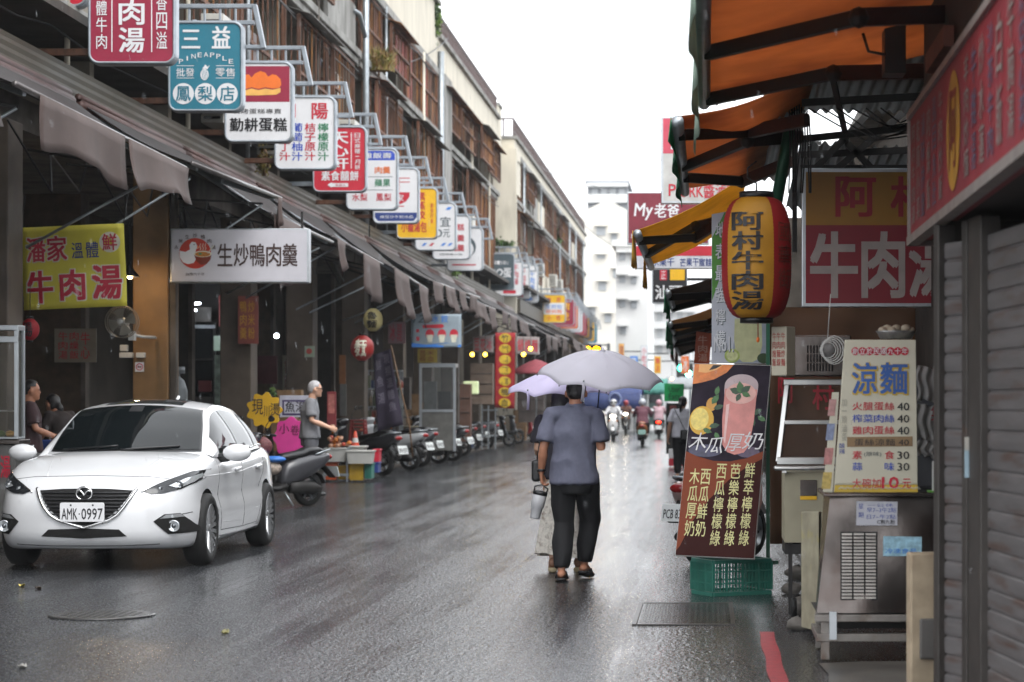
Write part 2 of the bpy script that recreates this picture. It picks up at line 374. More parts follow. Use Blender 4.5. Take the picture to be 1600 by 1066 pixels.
m = MB(); m.grid(lambda u, v: Vector((.328+.094*u+.006*math.sin(v*40+u*5)*(1-.3*u), 6.0+8.25*v, .004)), 1, 40, rp); m.build('road_marking', kind='structure')
# ---------------------------------------------------------------- terraces on the left
corr = M('corrugated_beige', '#474237', .6, var=.12, scale=2, dirt='#48433a', damt=.45, dscale=1)
wallc = M('old_wall', '#8f887c', .85, var=.15, scale=2, dirt='#5a5349', damt=.45, dscale=.8, stretch=(1, 1, .3), bump=.2, bscale=20)
pil_m = M('pillar_tile', '#574c41', .6, var=.15, scale=3, dirt='#3a312a', damt=.4, dscale=1.3)
wing = M('window_dark', '#20262a', .12, var=.2); ac_m = M('aircon_case', '#b5b3ab', .5, var=.08)
def sheetcage(b, Y0, Y1, X, z0, z1, rs, dense=.5, mats=None, step=.22):
    """window cage over a balcony: rusty frame and bars, with sheets behind parts of it"""
    mats = mats or [rust, orust, redrust]
    fr = MB(); y = Y0
    fr.bb(X-.03, X+.03, Y0, Y1, z0, z0+.06, rust); fr.bb(X-.03, X+.03, Y0, Y1, z1-.06, z1, rust); fr.bb(X-.025, X+.025, Y0, Y1, (z0+z1)/2-.03, (z0+z1)/2+.03, rust)
    while y < Y1:
        fr.bb(X-.012, X+.012, y, y+.024, z0+.06, z1-.06, rs.choice([rust, rust, orust])); y += step
    for yy in (Y0, Y1): fr.bb(X-.035, X+.035, yy-.035, yy+.035, z0, z1, rust)
    fr.bb(X-1.0, X, Y0-.02, Y0+.02, (z0+z1)/2-.03, (z0+z1)/2+.03, rust)
    for k in range(5): fr.bb(X-.15-.19*k, X-.13-.19*k, Y0-.012, Y0+.012, z0, z1, rust)
    cg = fr.build('balcony_cage', b)
    y = Y0+.1; sh = MB(); any_ = False
    while y < Y1-.3:
        w = rs.uniform(.7, 1.9); w = min(w, Y1-.1-y)
        if rs.random() < dense:
            za = z0+.08 if rs.random() < .8 else (z0+z1)/2; zb = z1-.08 if rs.random() < .55 else (z0+z1)/2+rs.uniform(-.1, .4)
            if zb-za > .2: sh.bb(X-.07, X-.05, y, y+w-.05, za, zb, rs.choice(mats)); any_ = True
        y += w
    if any_: sh.build('cage_sheet', cg)
cab_m = M('facade_cable', '#1b1a1a', .6)
def terrace(Y0, Y1, X, label, rs, slabs=(6.3, 9.3), top=11.1, par=12.0, rail=12.8, wall=wallc, parm=cream, dense=.55, pil=(), cages=True, step=3.6, cmats=None, ground=True, openp=.12):
    b = thing('terrace_building', label, 'building', (X, Y0, 0), 'terraced shophouses on the left')
    Xb = X-1.1; g = 5.2
    w = MB(); w.bb(Xb-9, Xb, Y0, Y1, g, top, wall)
    for y in (Y0, Y1-.25): w.bb(Xb, X-.12, y+.01, y+.24, g, top, wall)
    y = Y0+step
    while y < Y1-1: w.bb(Xb, X-.14, y, y+.2, g+.1, top, wall); y += step
    w.build('wall', b)
    s = MB()
    for z in slabs: s.bb(Xb-.1, X+.12, Y0, Y1, z-.16, z, conc); s.bb(X-.03, X+.05, Y0+.05, Y1-.05, z-.3, z-.165, conc)
    s.build('balcony_slab', b, .01)
    p = MB(); p.bb(Xb-9, X+.05, Y0, Y1, top, par, parm); p.bb(Xb-9.1, X+.16, Y0-.05, Y1+.05, par, par+.12, conc); p.bb(Xb, X+.1, Y0-.02, Y1+.02, top-.2, top-.003, conc); p.build('parapet', b, .01)
    if rail:
        r = MB()
        r.bb(X-.03, X+.03, Y0, Y1, rail-.06, rail, brownbar); r.bb(X-.02, X+.02, Y0, Y1, par+.3, par+.34, brownbar)
        y = Y0
        while y < Y1: r.bb(X-.02, X+.02, y, y+.1, par+.12, rail-.06, brownbar); y += .42
        for k in range(8): r.bb(X-.4-.35*k, X-.34-.35*k, Y0, Y0+.04, par+.12, rail-.06, brownbar)
        r.bb(X-3, X-.03, Y0, Y0+.05, rail-.06, rail, brownbar); r.build('railing', b)
    zs = list(slabs)+[top]
    for z0, z1 in zip([g]+zs[:-1], zs):
        y = Y0+.3
        while y < Y1-1.2:
            w = min(step-.4, Y1-.3-y)
            if w < .8: break
            wm = MB(); wm.bb(Xb+.002, Xb+.05, y+.4, y+w-.3, z0+.35, z1-.5, wing); wf = wm.build('window', b)
            f2 = MB()
            for q in (y+.37, y+w/2, y+w-.33): f2.bb(Xb+.02, Xb+.09, q, q+.05, z0+.3, z1-.45, alu)
            f2.bb(Xb+.03, Xb+.085, y+.42, y+w-.33, z0+.9, z0+.94, alu); f2.build('frame', wf)
            if z0 > 5.5:
                kind = rs.random(); pro = rs.choice([0, 0, .06, .2, .38]); zt1 = z1-.32 if z1 != top else z1-.21
                if kind < openp:                                  # open balcony: stained wall, bars above it
                    f3 = MB(); f3.bb(X-.06, X+.03, y, y+w, z0+.01, z0+.95, rs.choice([wall, conc, cream])); f3.build('balcony_wall', b)
                    if rs.random() < .7: sheetcage(b, y, y+w, X-.03, z0+.955, zt1, rs, .2, cmats, .36)
                    if rs.random() < .6:
                        ln = MB(); ln.tube([(X-.25, y+.2, zt1-.35), (X-.25, y+w-.2, zt1-.35)], .012, galv, 5)
                        q = y+.3
                        while q < y+w-.7:
                            hh = rs.uniform(.4, .75); ln.grid(lambda u, v: Vector((X-.25+.03*math.sin(u*9+v*3), q+.4*u, zt1-.36-hh*v)), 6, 4, rs.choice([M('laundry_blue', '#5d6d86', .9), M('laundry_pale', '#b0aca4', .9), M('laundry_red', '#8a4d4a', .9)])); q += rs.uniform(.5, .9)
                        ln.build('laundry_line', b)
                else:
                    sheetcage(b, y, y+w, X+pro, z0+.01+(.25 if pro > .1 else 0), zt1-(.25 if pro > .1 else 0), rs, dense, cmats, rs.choice([.3, .45, .6]))
                    if pro > .1:
                        rfm = MB(); rfm.grid(lambda u, v: Vector((X-.05+(pro+.3)*v, y-.1+(w+.2)*u, zt1-.12-.16*v+.012*math.sin(u*w*50))), int(w*12), 2, rs.choice([orust, rust, corr, conc])); ro = rfm.build('cage_roof', b); ro.modifiers.new('t', 'SOLIDIFY').thickness = .012
            if rs.random() < .12:
                a = MB(); a.bb(X+.16, X+.5, y+.5, y+1.3, z0+.5, z0+1.05, ac_m); 
                for k in range(5): a.bb(X+.2, X+.46, y+.485, y+.5, z0+.56+.09*k, z0+.6+.09*k, dark)
                a.build('air_conditioner', b, .015)
            y += step
    cb = MB()
    for z in (5.95, 8.75, 10.8):
        for k in range(2):
            y = Y0+.2; pts = []
            while y < Y1: pts.append((X+.14+.03*k, y, z-.1*k+rs.uniform(-.12, .05))); y += rs.uniform(1.2, 2.6)
            cb.tube(pts, .014, cab_m, 5)
    cb.build('cable_run', b); y = Y0+rs.uniform(2, 4)
    while y < Y1-1:
        pp = MB(); pp.tube([(X+.1, y, 5.2), (X+.1, y, top-.1)], rs.choice([.035, .05]), rs.choice([galv, cream, dconc]), 8); pp.build('pipe', b); y += rs.uniform(4, 8)
    if ground:
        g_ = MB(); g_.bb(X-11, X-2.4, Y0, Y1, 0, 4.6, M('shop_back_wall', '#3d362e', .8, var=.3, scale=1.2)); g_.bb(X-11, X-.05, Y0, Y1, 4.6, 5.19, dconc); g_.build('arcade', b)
        for y in pil:
            q = MB(); q.bb(X-.4, X+.12, y, y+.55, .1, 4.6, pil_m); q.bb(X-.42, X+.14, y-.02, y+.57, .1, .5, dconc); q.build('pillar', b, .015)
        c = MB(); k = 0; zz = 5.02
        rib = [(X+.28-.012*(i % 2)+.0, 4.95+.05*i) for i in range(11)]
        vs = []; 
        for (xx, z) in rib: vs += [(xx, Y0+.05, z), (xx, Y1-.05, z)]
        c.add(vs, [(2*i, 2*i+1, 2*i+3, 2*i+2) for i in range(10)], corr)
        c.bb(X+.02, X+.26, Y0+.06, Y1-.06, 4.93, 5.46, corr); c.bb(X-1.05, X+.56, Y0+.02, Y1-.02, 5.86, 5.97, M('eave_dark', '#403b36', .9, var=.25, scale=2)); c.build('corrugated_fascia', b)
    return b
rA = random.Random(3)
bA = terrace(12, 49.8, -7.8, 'grey concrete shophouse row nearest the camera with brown window bars', rA, pil=(13, 19, 24.6, 37.7, 43.6), dense=.25, step=4.2, cmats=[brownbar, rust, wallc], par=12.4, rail=13.2, openp=.55)
bB = terrace(50.0, 64.4, -7.8, 'shophouse with dark rusty red balcony cages and a cream parapet', random.Random(5), pil=(50.2, 56.6, 62.5), dense=.75, cmats=[rust, redrust, redrust, orust], par=12.9, rail=13.7)
bC = terrace(64.6, 83, -7.8, 'shophouse with golden brown rusty sheets under a cream parapet and railing', random.Random(8), pil=(69, 75.4, 81.5), dense=.8, cmats=[orust, orust, rust], step=4.4)
bD = terrace(84.8, 134, -7.35, 'long cream shophouse with plain end wall beyond the rusty ones', random.Random(9), pil=(88, 94, 100, 106, 112, 118, 124, 130), dense=.5, cmats=[orust, cream, rust], par=11.5, rail=12.3, wall=cream, step=4.0, openp=.35)
e = MB(); e.bb(-12, -7.2, 84.5, 84.78, .14, 11.1, cream); e.bb(-7.65, -7.2, 84.79, 86.4, 9.4, 11.09, cream); e.build('end_wall', bD)
e = MB(); e.bb(-8.3, -7.75, 83.1, 84.4, 10.5, 12.55, cream); e.bb(-8.35, -7.7, 83.05, 84.42, 12.55, 12.65, conc); e.build('stair_tower', bC)
# lit column by the wall fan, at the near party line
wp = M('warm_column', '#7d5f3a', .6, var=.15, scale=3, dirt='#4d3a28', damt=.35, dscale=1.5)
e = MB(); e.bb(-7.85, -7.36, 30.6, 31.2, .1, 4.6, wp); e.bb(-7.355, -7.26, 30.62, 30.75, .1, 4.6, dconc); e.build('pillar', bA, .02, label='ochre pillar lit by the hanging lamp')
# partitions and shopfront bits inside the arcade, facing the camera
shopm = [M('shop_panel', '#4a3d30', .7, var=.25), M('shop_door', '#33302c', .5, var=.2), M('shop_tile', '#6a655c', .4, var=.2)]
for x0, y0, x1, y1, Y, mt in ((-10.2, .14, -9.5, 4.6, 27, shopm[0]), (-10.2, .14, -9.3, 4.6, 33.5, shopm[0]), (-10.2, .14, -9.2, 4.6, 40, shopm[1]), (-10.2, .14, -9.1, 4.6, 47, shopm[0]), (-10.2, .14, -9.0, 4.6, 54, shopm[1]), (-10.2, .14, -9.0, 4.6, 60, shopm[0])):
    e = MB(); e.bb(x0, x1, Y, Y+.15, y0, y1, mt); e.bb(x1-.06, x1+.01, Y-.03, Y+.18, y0, y1, dconc); e.build('partition', bA if Y < 50 else bB)
pipe = MB(); pipe.tube([(-7.62, 50, 4.9), (-7.62, 50, 12)], .07, galv, 10); pipe.tube([(-7.62, 50, 9.6), (-7.7, 49.6, 10.1), (-7.75, 49.2, 10.1)], .05, galv, 8); pipe.build('drainpipe', bA)
pipe = MB(); pipe.tube([(-7.66, 64.45, 4.9), (-7.66, 64.45, 11.6)], .09, galv, 10); pipe.tube([(-7.68, 64.5, 11.4), (-7.9, 64.5, 11.75), (-8.3, 64.5, 11.8)], .06, cream, 8); pipe.build('drainpipe', bB)
e = MB(); e.bb(-8.0, -7.55, 64.62, 66.3, 5.2, 11.0, conc); e.build('pillar', bC, .02)
# ---------------------------------------------------------------- far buildings closing the street
pale = M('hazed_wall', '#dcd8cf', .85, var=.05, scale=.4, dirt='#c2bdb2', damt=.35, dscale=.25); palew = M('white_wall', '#dededc', .85, var=.04, scale=.4, dirt='#c6c5c2', damt=.3, dscale=.2)  # far walls lightened, distance haze put into their colour
fwin = M('hazed_window', '#adb1b4', .3, var=.15, scale=.5)  # window grey paled as well, haze put into the colour
def block(x0, x1, yt, Y, dep, wall, label, wins, band=None, gable=0):
    a = at(x0, yt, Y); c = at(x1, yt, Y); b = thing('apartment_block', label, 'building', ((a.x+c.x)/2, Y, 0), 'far buildings at the end of the street')
    m = MB()
    if gable:
        p = [(a.x, Y, 0), (c.x, Y, 0), (c.x, Y, a.z), ((a.x*.45+c.x*.55), Y, a.z+gable), (a.x, Y, a.z)]
        m.slab(p, (0, dep, 0), wall)
    else: m.bb(a.x, c.x, Y, Y+dep, 0, a.z, wall); m.bb(a.x-.2, c.x+.2, Y-.2, Y+dep+.2, a.z, a.z+.35, wall)
    m.build('wall', b)
    for (wx, wy, ww, wh) in wins:
        q = at(wx, wy, Y); r = at(wx+ww, wy+wh, Y); w = MB(); w.bb(q.x, r.x, Y-.06, Y-.003, r.z, q.z, fwin); wo = w.build('window', b)
        f = MB(); f.bb(q.x-.15, r.x+.15, Y-.4, Y-.065, q.z, q.z+.12, wall); f.build('sill', wo)
    if band:
        for (by, bh) in band:
            q = at(x0, by, Y); r = at(x1, by+bh, Y); w = MB(); w.bb(q.x-.1, r.x+.1, Y-1.0, Y-.01, r.z, q.z, palew); w.build('balcony', b, .03)
    return b
block(918, 980, 288, 215, 25, M('tower_wall', '#8f9296', .8, var=.06, scale=.3), 'tall grey apartment tower with white balcony bands', [(925+14*i, 295+27*k, 9, 8) for i in range(4) for k in range(5)], band=[(288, 5), (305, 13), (332, 13), (359, 13), (386, 13)])
block(908, 985, 332, 150, 18, pale, 'cream building with a low gable and few windows', [(932, 354, 14, 14), (933, 398, 12, 6), (955, 365, 9, 14), (935, 440, 12, 14), (958, 420, 8, 14), (918, 480, 12, 14), (945, 490, 10, 14)], gable=.9)
block(962, 1012, 385, 120, 14, palew, 'narrow white building with side balconies left of the awnings', [(968, 395, 9, 12), (985, 395, 9, 12), (968, 430, 9, 12), (986, 432, 8, 12), (968, 468, 9, 12), (986, 470, 9, 12), (970, 510, 8, 12)])
block(1003, 1120, 452, 170, 20, M('pale_grey_wall', '#cfd0d1', .85, var=.05, scale=.3), 'low pale grey building at the end of the street', [(1010+16*i, 462+26*k, 9, 13) for i in range(5) for k in range(4)])
block(880, 912, 400, 175, 14, M('grey_wall_far', '#a3a5a8', .85, var=.05, scale=.3), 'grey building glimpsed between the terrace and the cream building', [(899, 420, 6, 12), (899, 450, 6, 12)])
# ---------------------------------------------------------------- the market row on the right
b = thing('market_building', 'dark low market row behind the awnings on the right', 'building', (2.4, 20, 0))
m = MB(); m.bb(2.3, 8, 18.6, 110, 0, 5.2, M('market_wall', '#4b443c', .85, var=.2)); m.build('wall', b)
m = MB(); m.bb(2.0, 8.2, 18.4, 111, 5.2, 5.35, conc); m.build('roof', b)
for k in range(9):
    m = MB(); m.bb(1.15, 2.29, 24+9*k, 24.2+9*k, 0, 4.2, dconc); m.build('partition', b)
# ---------------------------------------------------------------- awnings along the left row: front edge x -6, height 4.2
def awning(Y0, Y1, label, rs, zf=4.2, xf=-6.0, flaps=((0, 1),), tilt=0., arms=2, val=.48):
    b = thing('awning', label, 'awning', (-7.2, (Y0+Y1)/2, 4.2), 'brown awnings over the left pavement')
    zb = 4.92; zf += rs.uniform(-.12, .05); tilt += rs.uniform(-.14, .1); xf += rs.uniform(-.1, .12)
    m = MB(); m.tube([(-7.28, Y0, zb), (-7.28, Y1, zb)], .07, brownbar, 10); m.tube([(-7.3, Y0, zb+.09), (-7.3, Y1, zb+.09)], .05, brownbar, 8); m.build('roller', b)
    zt = lambda y: zf+tilt*(y-Y0)/(Y1-Y0)
    m = MB()
    def top(u, v):
        y = Y0+.06+(Y1-Y0-.12)*u; z = zb+(zt(y)-zb)*v-.07*math.sin(math.pi*v)-.035*abs(math.sin(u*math.pi*3))*v
        return Vector((-7.24+(xf+7.24)*v, y, z))
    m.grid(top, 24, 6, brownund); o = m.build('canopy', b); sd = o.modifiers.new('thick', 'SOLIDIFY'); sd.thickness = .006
    m = MB(); m.tube([(xf, Y0, zf), (xf, Y1, zf+tilt)], .03, wetbar, 8); m.build('front_bar', b)
    for k in range(arms):
        y = Y0+.35+(Y1-Y0-.7)*k/max(1, arms-1); s = 1 if k == 0 else -1
        m = MB(); m.bar((-7.25, y, zb-.1), (-6.6, y+s*.55, (zb+zt(y))/2-.14), .05, .07, galv); m.bar((-6.6, y+s*.55, (zb+zt(y))/2-.14), (xf-.02, y, zt(y)-.03), .04, .06, galv); m.build('folding_arm', b, .006)
    for y in (Y0+.5, Y1-.6):
        m = MB(); m.tube([(-7.6, y, 3.2), (-6.15, y+.15, zt(y)-.12)], .016, galv, 6); m.tube([(-7.6, y+.05, 4.3), (-6.15, y+.2, zt(y)-.1)], .016, dark, 6); m.build('brace', b)
    for (a, c) in flaps:
        ya = Y0+(Y1-Y0)*a; yc = Y0+(Y1-Y0)*c; ph = rs.uniform(0, 6); d = val*rs.uniform(.8, 1.3); lift = rs.uniform(0, .12)
        m = MB(); m.grid(lambda u, v: Vector((xf+.035+.045*math.sin(u*9+ph)*v+lift*v*v, ya+(yc-ya)*u+(.02+.1*lift)*math.sin(v*3+ph), zt(ya+(yc-ya)*u)-d*v*(1+.16*math.sin(u*3.1+ph)+.03*math.sin(u*17)))), 16, 5, brownfab)
        o = m.build('valance', b); sd = o.modifiers.new('thick', 'SOLIDIFY'); sd.thickness = .004
    return b
ra = random.Random(2)
awning(14.2, 19.0, 'brown awning nearest the camera above the glass case, mostly out of frame', ra)
awning(19.3, 25.6, 'brown awning with two hanging flaps over the yellow beef soup banner', ra, flaps=((.1, .56), (.58, 1.0)), zf=4.22)
awning(26, 31.4, 'brown awning with bare front bar above the duck soup lightbox', ra, flaps=((.93, .99),))
awning(31.0, 36.0, 'brown awning with one square flap at its near end, right of the duck soup lightbox', ra, flaps=((.0, .4),), val=.8)
awning(36.4, 42, 'brown awning with a short folded flap beyond the square flap', ra, flaps=((.05, .2), (.55, .9)), tilt=-.02, val=.6)
awning(42.3, 47.4, 'brown awning sagging low with a long flap above the round red sign', ra, flaps=((0, .4), (.7, 1)), tilt=-.2, zf=4.0, val=.62)
awning(47.8, 52.5, 'brown awning with white lit edge above the tall banner', ra, flaps=((.1, .5), (.6, 1)))
awning(53, 58, 'brown awning with two flaps above the price banner', ra, flaps=((0, .3), (.5, .8)))
awning(58.5, 64, 'brown awning over the parked black scooters, sixth of the row from the far end', ra, flaps=((0, .45), (.6, 1)))
awning(64.5, 70, 'brown awning above the red strip banner with yellow discs', ra, flaps=((.05, .4), (.5, .95)))
awning(70.5, 77, 'brown awning below the dark grey sign', ra, flaps=((0, .5),))
awning(78, 84, 'brown awning with a pale underside beyond the red strip banner', ra, xf=-5.6, zf=4.0, flaps=((0, .4), (.5, 1)))
awning(85, 94, 'brown awning below the yellow and white hanging sign', ra, xf=-5.8, flaps=((0, .3), (.5, .8)))
awning(95, 112, 'long brown awning at the far end of the left row', ra, xf=-5.8, flaps=((0, .3), (.4, .7), (.8, 1)))
# ---------------------------------------------------------------- hanging shop signs: 1.0 x 1.2 m boxes over the road, spaced 3.75 m
G_S = 'hanging shop signs along the left side'
def hsign(x0, y0, x1, y1, label, bgm, draw=None, name='hanging_sign', Y=None, arms=True):
    h = y1-y0; Y = Y or 1.2*F/h; P = face(x0, y0, x1, y1, Y, .006); s = Y/F
    c = at((x0+x1)/2, y1, Y); b = thing(name, label, 'sign', c, G_S)
    w = x1-x0; T = .16
    m = MB(); r = .12*w
    out = rrect(x0, y0, x1, y1, r, 6)
    m.slab([P(x, y, 0)+V(0, .002, 0) for x, y in out], V(0, T, 0), signgrey); m.build('sign_box', b, .012)
    q = .035*w; m = MB(); inn = rrect(x0+q, y0+q, x1-q, y1-q, r*.8, 6); m.shape(P, inn, bgm, .8); m.build('panel', b)
    m = MB(); pts = [P(x, y, 1.2) for x, y in rrect(x0+q*.6, y0+q*.6, x1-q*.6, y1-q*.6, r*.9, 6)]; m.tube(pts, .016, signgrey, 6, closed=True); m.build('trim', b)
    if draw:
        m = MB(); draw(m, P, x0, y0, x1, y1, lambda u, v: (x0+u*w, y0+v*h)); m.build('lettering', b)
    # ladder bracket above and behind the box, leg slanting down at its outer end, arms back to the wall
    X0, X1, z0, z1 = P(x0, y0).x, P(x1, y0).x, P(x0, y1).z, P(x0, y0).z; yb = Y+T+.1
    m = MB()
    for z in (z1+.24, z1+.02): m.bar((X0-.75, yb, z), (X1+.1, yb, z), .07, .055, signgrey)
    for k in range(9): xx = X0-.6+(X1-X0+.65)*k/8; m.bar((xx, yb, z1+.02), (xx, yb, z1+.24), .03, .03, signgrey)
    m.bar((X1+.1, yb, z1+.26), (X1+.22, yb, z1-.32), .09, .06, signgrey); m.bar((X1-.02, yb, z1-.3), (X1+.24, yb, z1-.3), .06, .05, signgrey)
    m.bar((X0+.3, Y+T-.02, z1-.06), (X0+.3, yb, z1+.04), .06, .06, signgrey); m.build('bracket', b, .006)
    m = MB(); m.bar((X0-.7, yb, z0+.18), (X0+.5, yb, z0+.18), .08, .08, rust if int(X0*97) % 2 else signgrey); m.bar((X0+.3, Y+T-.02, z0+.18), (X0+.3, yb, z0+.18), .06, .06, signgrey); m.build('support_arm', b, .006)
    return b
def txt(m, P, f, body, u0, v0, u1, v1, mat, bold=.012, layer=1.6):
    a = f(u0, v0); c = f(u1, v1); m.row(P, body, a[0], a[1], c[0], c[1], mat, layer, bold)
def vtx(m, P, f, body, u0, v0, u1, v1, mat, bold=.012, layer=1.6):
    a = f(u0, v0); c = f(u1, v1); m.col(P, body, a[0], a[1], c[0], c[1], mat, layer, bold)
def rec(m, P, f, u0, v0, u1, v1, mat, layer=1.2):
    a = f(u0, v0); c = f(u1, v1); m.rect(P, a[0], a[1], c[0], c[1], mat, layer)
def dsc(m, P, f, u, v, r, mat, layer=1.4, ry=None):
    a = f(u, v); w = f(1, 0)[0]-f(0, 0)[0]; m.disc(P, a[0], a[1], r*w, mat, layer, ry*w if ry else None)
def shp(m, P, f, pts, mat, layer=1.4): m.shape(P, [f(u, v) for u, v in pts], mat, layer)
def d0(m, P, x0, y0, x1, y1, f): rec(m, P, f, .1, .86, .9, .9, white)
hsign(-20, -142, 138, 12, 'red hanging sign cut off at the top left corner', red, d0)
def d1(m, P, x0, y0, x1, y1, f):
    vtx(m, P, f, '牛肉湯', .36, .1, .64, .9, white, .03); vtx(m, P, f, '現宰溫體牛肉', .1, -.1, .22, .86, white, .01); vtx(m, P, f, '湯頭香四溢', .78, -.06, .9, .86, white, .01)
    for u in (.27, .72): rec(m, P, f, u, .04, u+.012, .88, white)
hsign(137, -62, 275, 101, 'dark red hanging sign with white beef soup characters in three columns', maroon, d1)
def d2(m, P, x0, y0, x1, y1, f):
    txt(m, P, f, '三', .18, .1, .44, .3, white, .035); txt(m, P, f, '益', .58, .06, .84, .3, white, .035)
    for i, ch in enumerate('PINEAPPLE'):
        u = .18+.66*i/8; v = .345+.075*((i-4)/4)**2; m.text(P, ch, *f(u-.028, v), *f(u+.028, v+.05), white, 1.6, .01)
    for v in (.49, .625):
        rec(m, P, f, .12, v, .35, v+.006, white); rec(m, P, f, .64, v, .88, v+.006, white)
    txt(m, P, f, '批發', .11, .52, .36, .61, white, .012); txt(m, P, f, '零售', .63, .52, .9, .61, white, .012)
    dsc(m, P, f, .49, .59, .055, white, 1.4, .075); shp(m, P, f, [(.46, .525), (.5, .48), (.53, .505), (.56, .485), (.53, .53)], white)
    for i in range(4): shp(m, P, f, [(.45+.02*i, .54), (.455+.02*i, .54), (.475+.02*i, .64), (.47+.02*i, .64)], teal, 1.8)
    for i, ch in enumerate('鳳梨店'):
        u = .21+.29*i; dsc(m, P, f, u, .8, .14, white); m.text(P, ch, *f(u-.095, .72), *f(u+.095, .88), ink if 0 else teal, 1.9, .02)
hsign(262, 33, 380, 175, 'teal hanging sign with white pineapple shop characters in three white circles', teal, d2)
def d3(m, P, x0, y0, x1, y1, f):
    rec(m, P, f, .05, .06, .95, .5, maroon, 1.1)
    n = 16; top = [(.18, .34), (.17, .26), (.22, .2), (.29, .17), (.36, .16), (.4, .2), (.45, .15), (.53, .12), (.6, .14), (.64, .19), (.7, .16), (.76, .17), (.82, .22), (.83, .29), (.8, .33)]
    shp(m, P, f, top+[(.7, .335), (.6, .32), (.5, .34), (.4, .32), (.3, .345)], orange, 1.5)
    shp(m, P, f, [(.19, .345), (.3, .36), (.4, .335), (.5, .355), (.6, .335), (.7, .35), (.82, .33), (.82, .38), (.76, .41), (.5, .42), (.3, .42), (.2, .4)], peach, 1.5)
    txt(m, P, f, '現烤蛋糕專賣', .12, .585, .84, .645, ink, .0); txt(m, P, f, '勤耕蛋糕', .08, .7, .92, .86, ink, .035)
hsign(350, 96, 458, 223, 'white hanging sign with an orange bread loaf on dark red and a cake shop name', white, d3)
def d4(m, P, x0, y0, x1, y1, f):
    txt(m, P, f, '朝', .12, .1, .36, .3, cherry, .03); txt(m, P, f, '陽', .6, .1, .88, .31, cherry, .03)
    for s, u, mt in (('檸檬原汁', .71, green), ('桔子原汁', .5, red), ('葡萄柚汁', .29, blue), ('柳丁汁', .09, red)): vtx(m, P, f, s, u, .36 if len(s) == 4 else .5, u+.17, .88, mt, .018)
hsign(428, 150, 525, 266, 'white hanging sign listing four juices in green, red and blue columns', white, d4)
def d5(m, P, x0, y0, x1, y1, f):
    vtx(m, P, f, '天心軒', .34, .08, .66, .66, white, .03); vtx(m, P, f, '日式麻糬·月餅', .78, .1, .88, .66, white, .01); rec(m, P, f, .71, .1, .725, .64, white)
    txt(m, P, f, '素食囍餅', .16, .68, .86, .82, white, .03); shp(m, P, f, [(.28, .885), (.36, .845), (.36, .86), (.66, .86), (.66, .915), (.36, .915), (.36, .93)], white, 1.4); txt(m, P, f, '本店入', .42, .87, .62, .905, cherry, .01, 1.9)
hsign(488, 197, 573, 301, 'crimson hanging sign with a white arrow and vegetarian pastry shop name', cherry, d5)
def d6(m, P, x0, y0, x1, y1, f):
    shp(m, P, f, [(.06, .2), (.06, .1), (.12, .05), (.88, .05), (.94, .1), (.94, .2)], blue, 1.1); txt(m, P, f, '高雄鹽酥雞飯壽'[3:], .15, .08, .88, .17, white, .02)
    txt(m, P, f, '肉羹', .55, .3, .86, .41, orange, .02); txt(m, P, f, '蘋果', .55, .5, .86, .62, green, .02); txt(m, P, f, '水梨 鳳梨', .12, .73, .88, .85, red, .015)
    for v in (.46, .67): rec(m, P, f, .12, v, .9, v+.008, slate)
hsign(540, 231, 622, 329, 'white hanging sign with a blue top band and rows of fruit names', white, d6)
def d7(m, P, x0, y0, x1, y1, f):
    shp(m, P, f, [(.05, .8), (.95, .8), (.95, .88), (.88, .95), (.12, .95), (.05, .88)], navy, 1.1); txt(m, P, f, '綠豆沙牛奶冰品', .16, .85, .88, .9, white, .01)
    for u in (.44, .5, .56): rec(m, P, f, u, .18, u+.02, .44, cherry)
    for v in (.18, .25): rec(m, P, f, .34, v, .8, v+.015, cherry)
    shp(m, P, f, [(.3, .44), (.8, .44), (.79, .52), (.72, .6), (.6, .65), (.5, .65), (.38, .6), (.31, .52)], cherry); txt(m, P, f, '家', .5, .48, .68, .6, white, .015, 1.9); rec(m, P, f, .42, .68, .68, .695, cherry)
hsign(582, 262, 655, 350, 'white hanging sign with a red rice bowl logo and navy bottom band', white, d7)
def d8(m, P, x0, y0, x1, y1, f):
    vtx(m, P, f, '素蒸餃', .48, .08, .7, .62, cherry, .03); txt(m, P, f, '小籠湯包', .12, .66, .74, .86, cherry, .03); vtx(m, P, f, '素食可食', .82, .3, .9, .7, cherry, .0)
hsign(619, 293, 684, 374, 'yellow hanging sign with thick red characters', yellow, d8)
def d9(m, P, x0, y0, x1, y1, f):
    txt(m, P, f, '宜', .6, .3, .88, .5, slate, .01); txt(m, P, f, '10元', .3, .56, .86, .72, slate, .01)
    for u in (.16, .34, .62, .78): shp(m, P, f, [(u, .9), (u+.07, .84), (u+.14, .84), (u+.07, .9)], tblue if u != .34 else cherry)
    shp(m, P, f, [(.74, .16), (.8, .1), (.9, .1), (.84, .16)], tblue)
hsign(648, 316, 713, 392, 'white hanging sign with grey price and blue red slanted dashes', white, d9)
def d10(m, P, x0, y0, x1, y1, f):
    for v in (.2, .44, .66): txt(m, P, f, '米糕' if v < .3 else '肉羹', .45, v, .85, v+.15, cherry, .02)
    txt(m, P, f, '四神湯小吃', .2, .86, .8, .9, slate)
hsign(675, 336, 735, 406, 'white hanging sign with three short lines of red characters', white, d10)
def d11(m, P, x0, y0, x1, y1, f):
    dsc(m, P, f, .5, .45, .3, slate, 1.4); dsc(m, P, f, .5, .5, .24, white, 1.7); txt(m, P, f, '茶', .38, .4, .62, .62, red, .015, 2); rec(m, P, f, .15, .84, .8, .87, cherry)
hsign(698, 355, 755, 424, 'white hanging sign with a dark round emblem', white, d11)
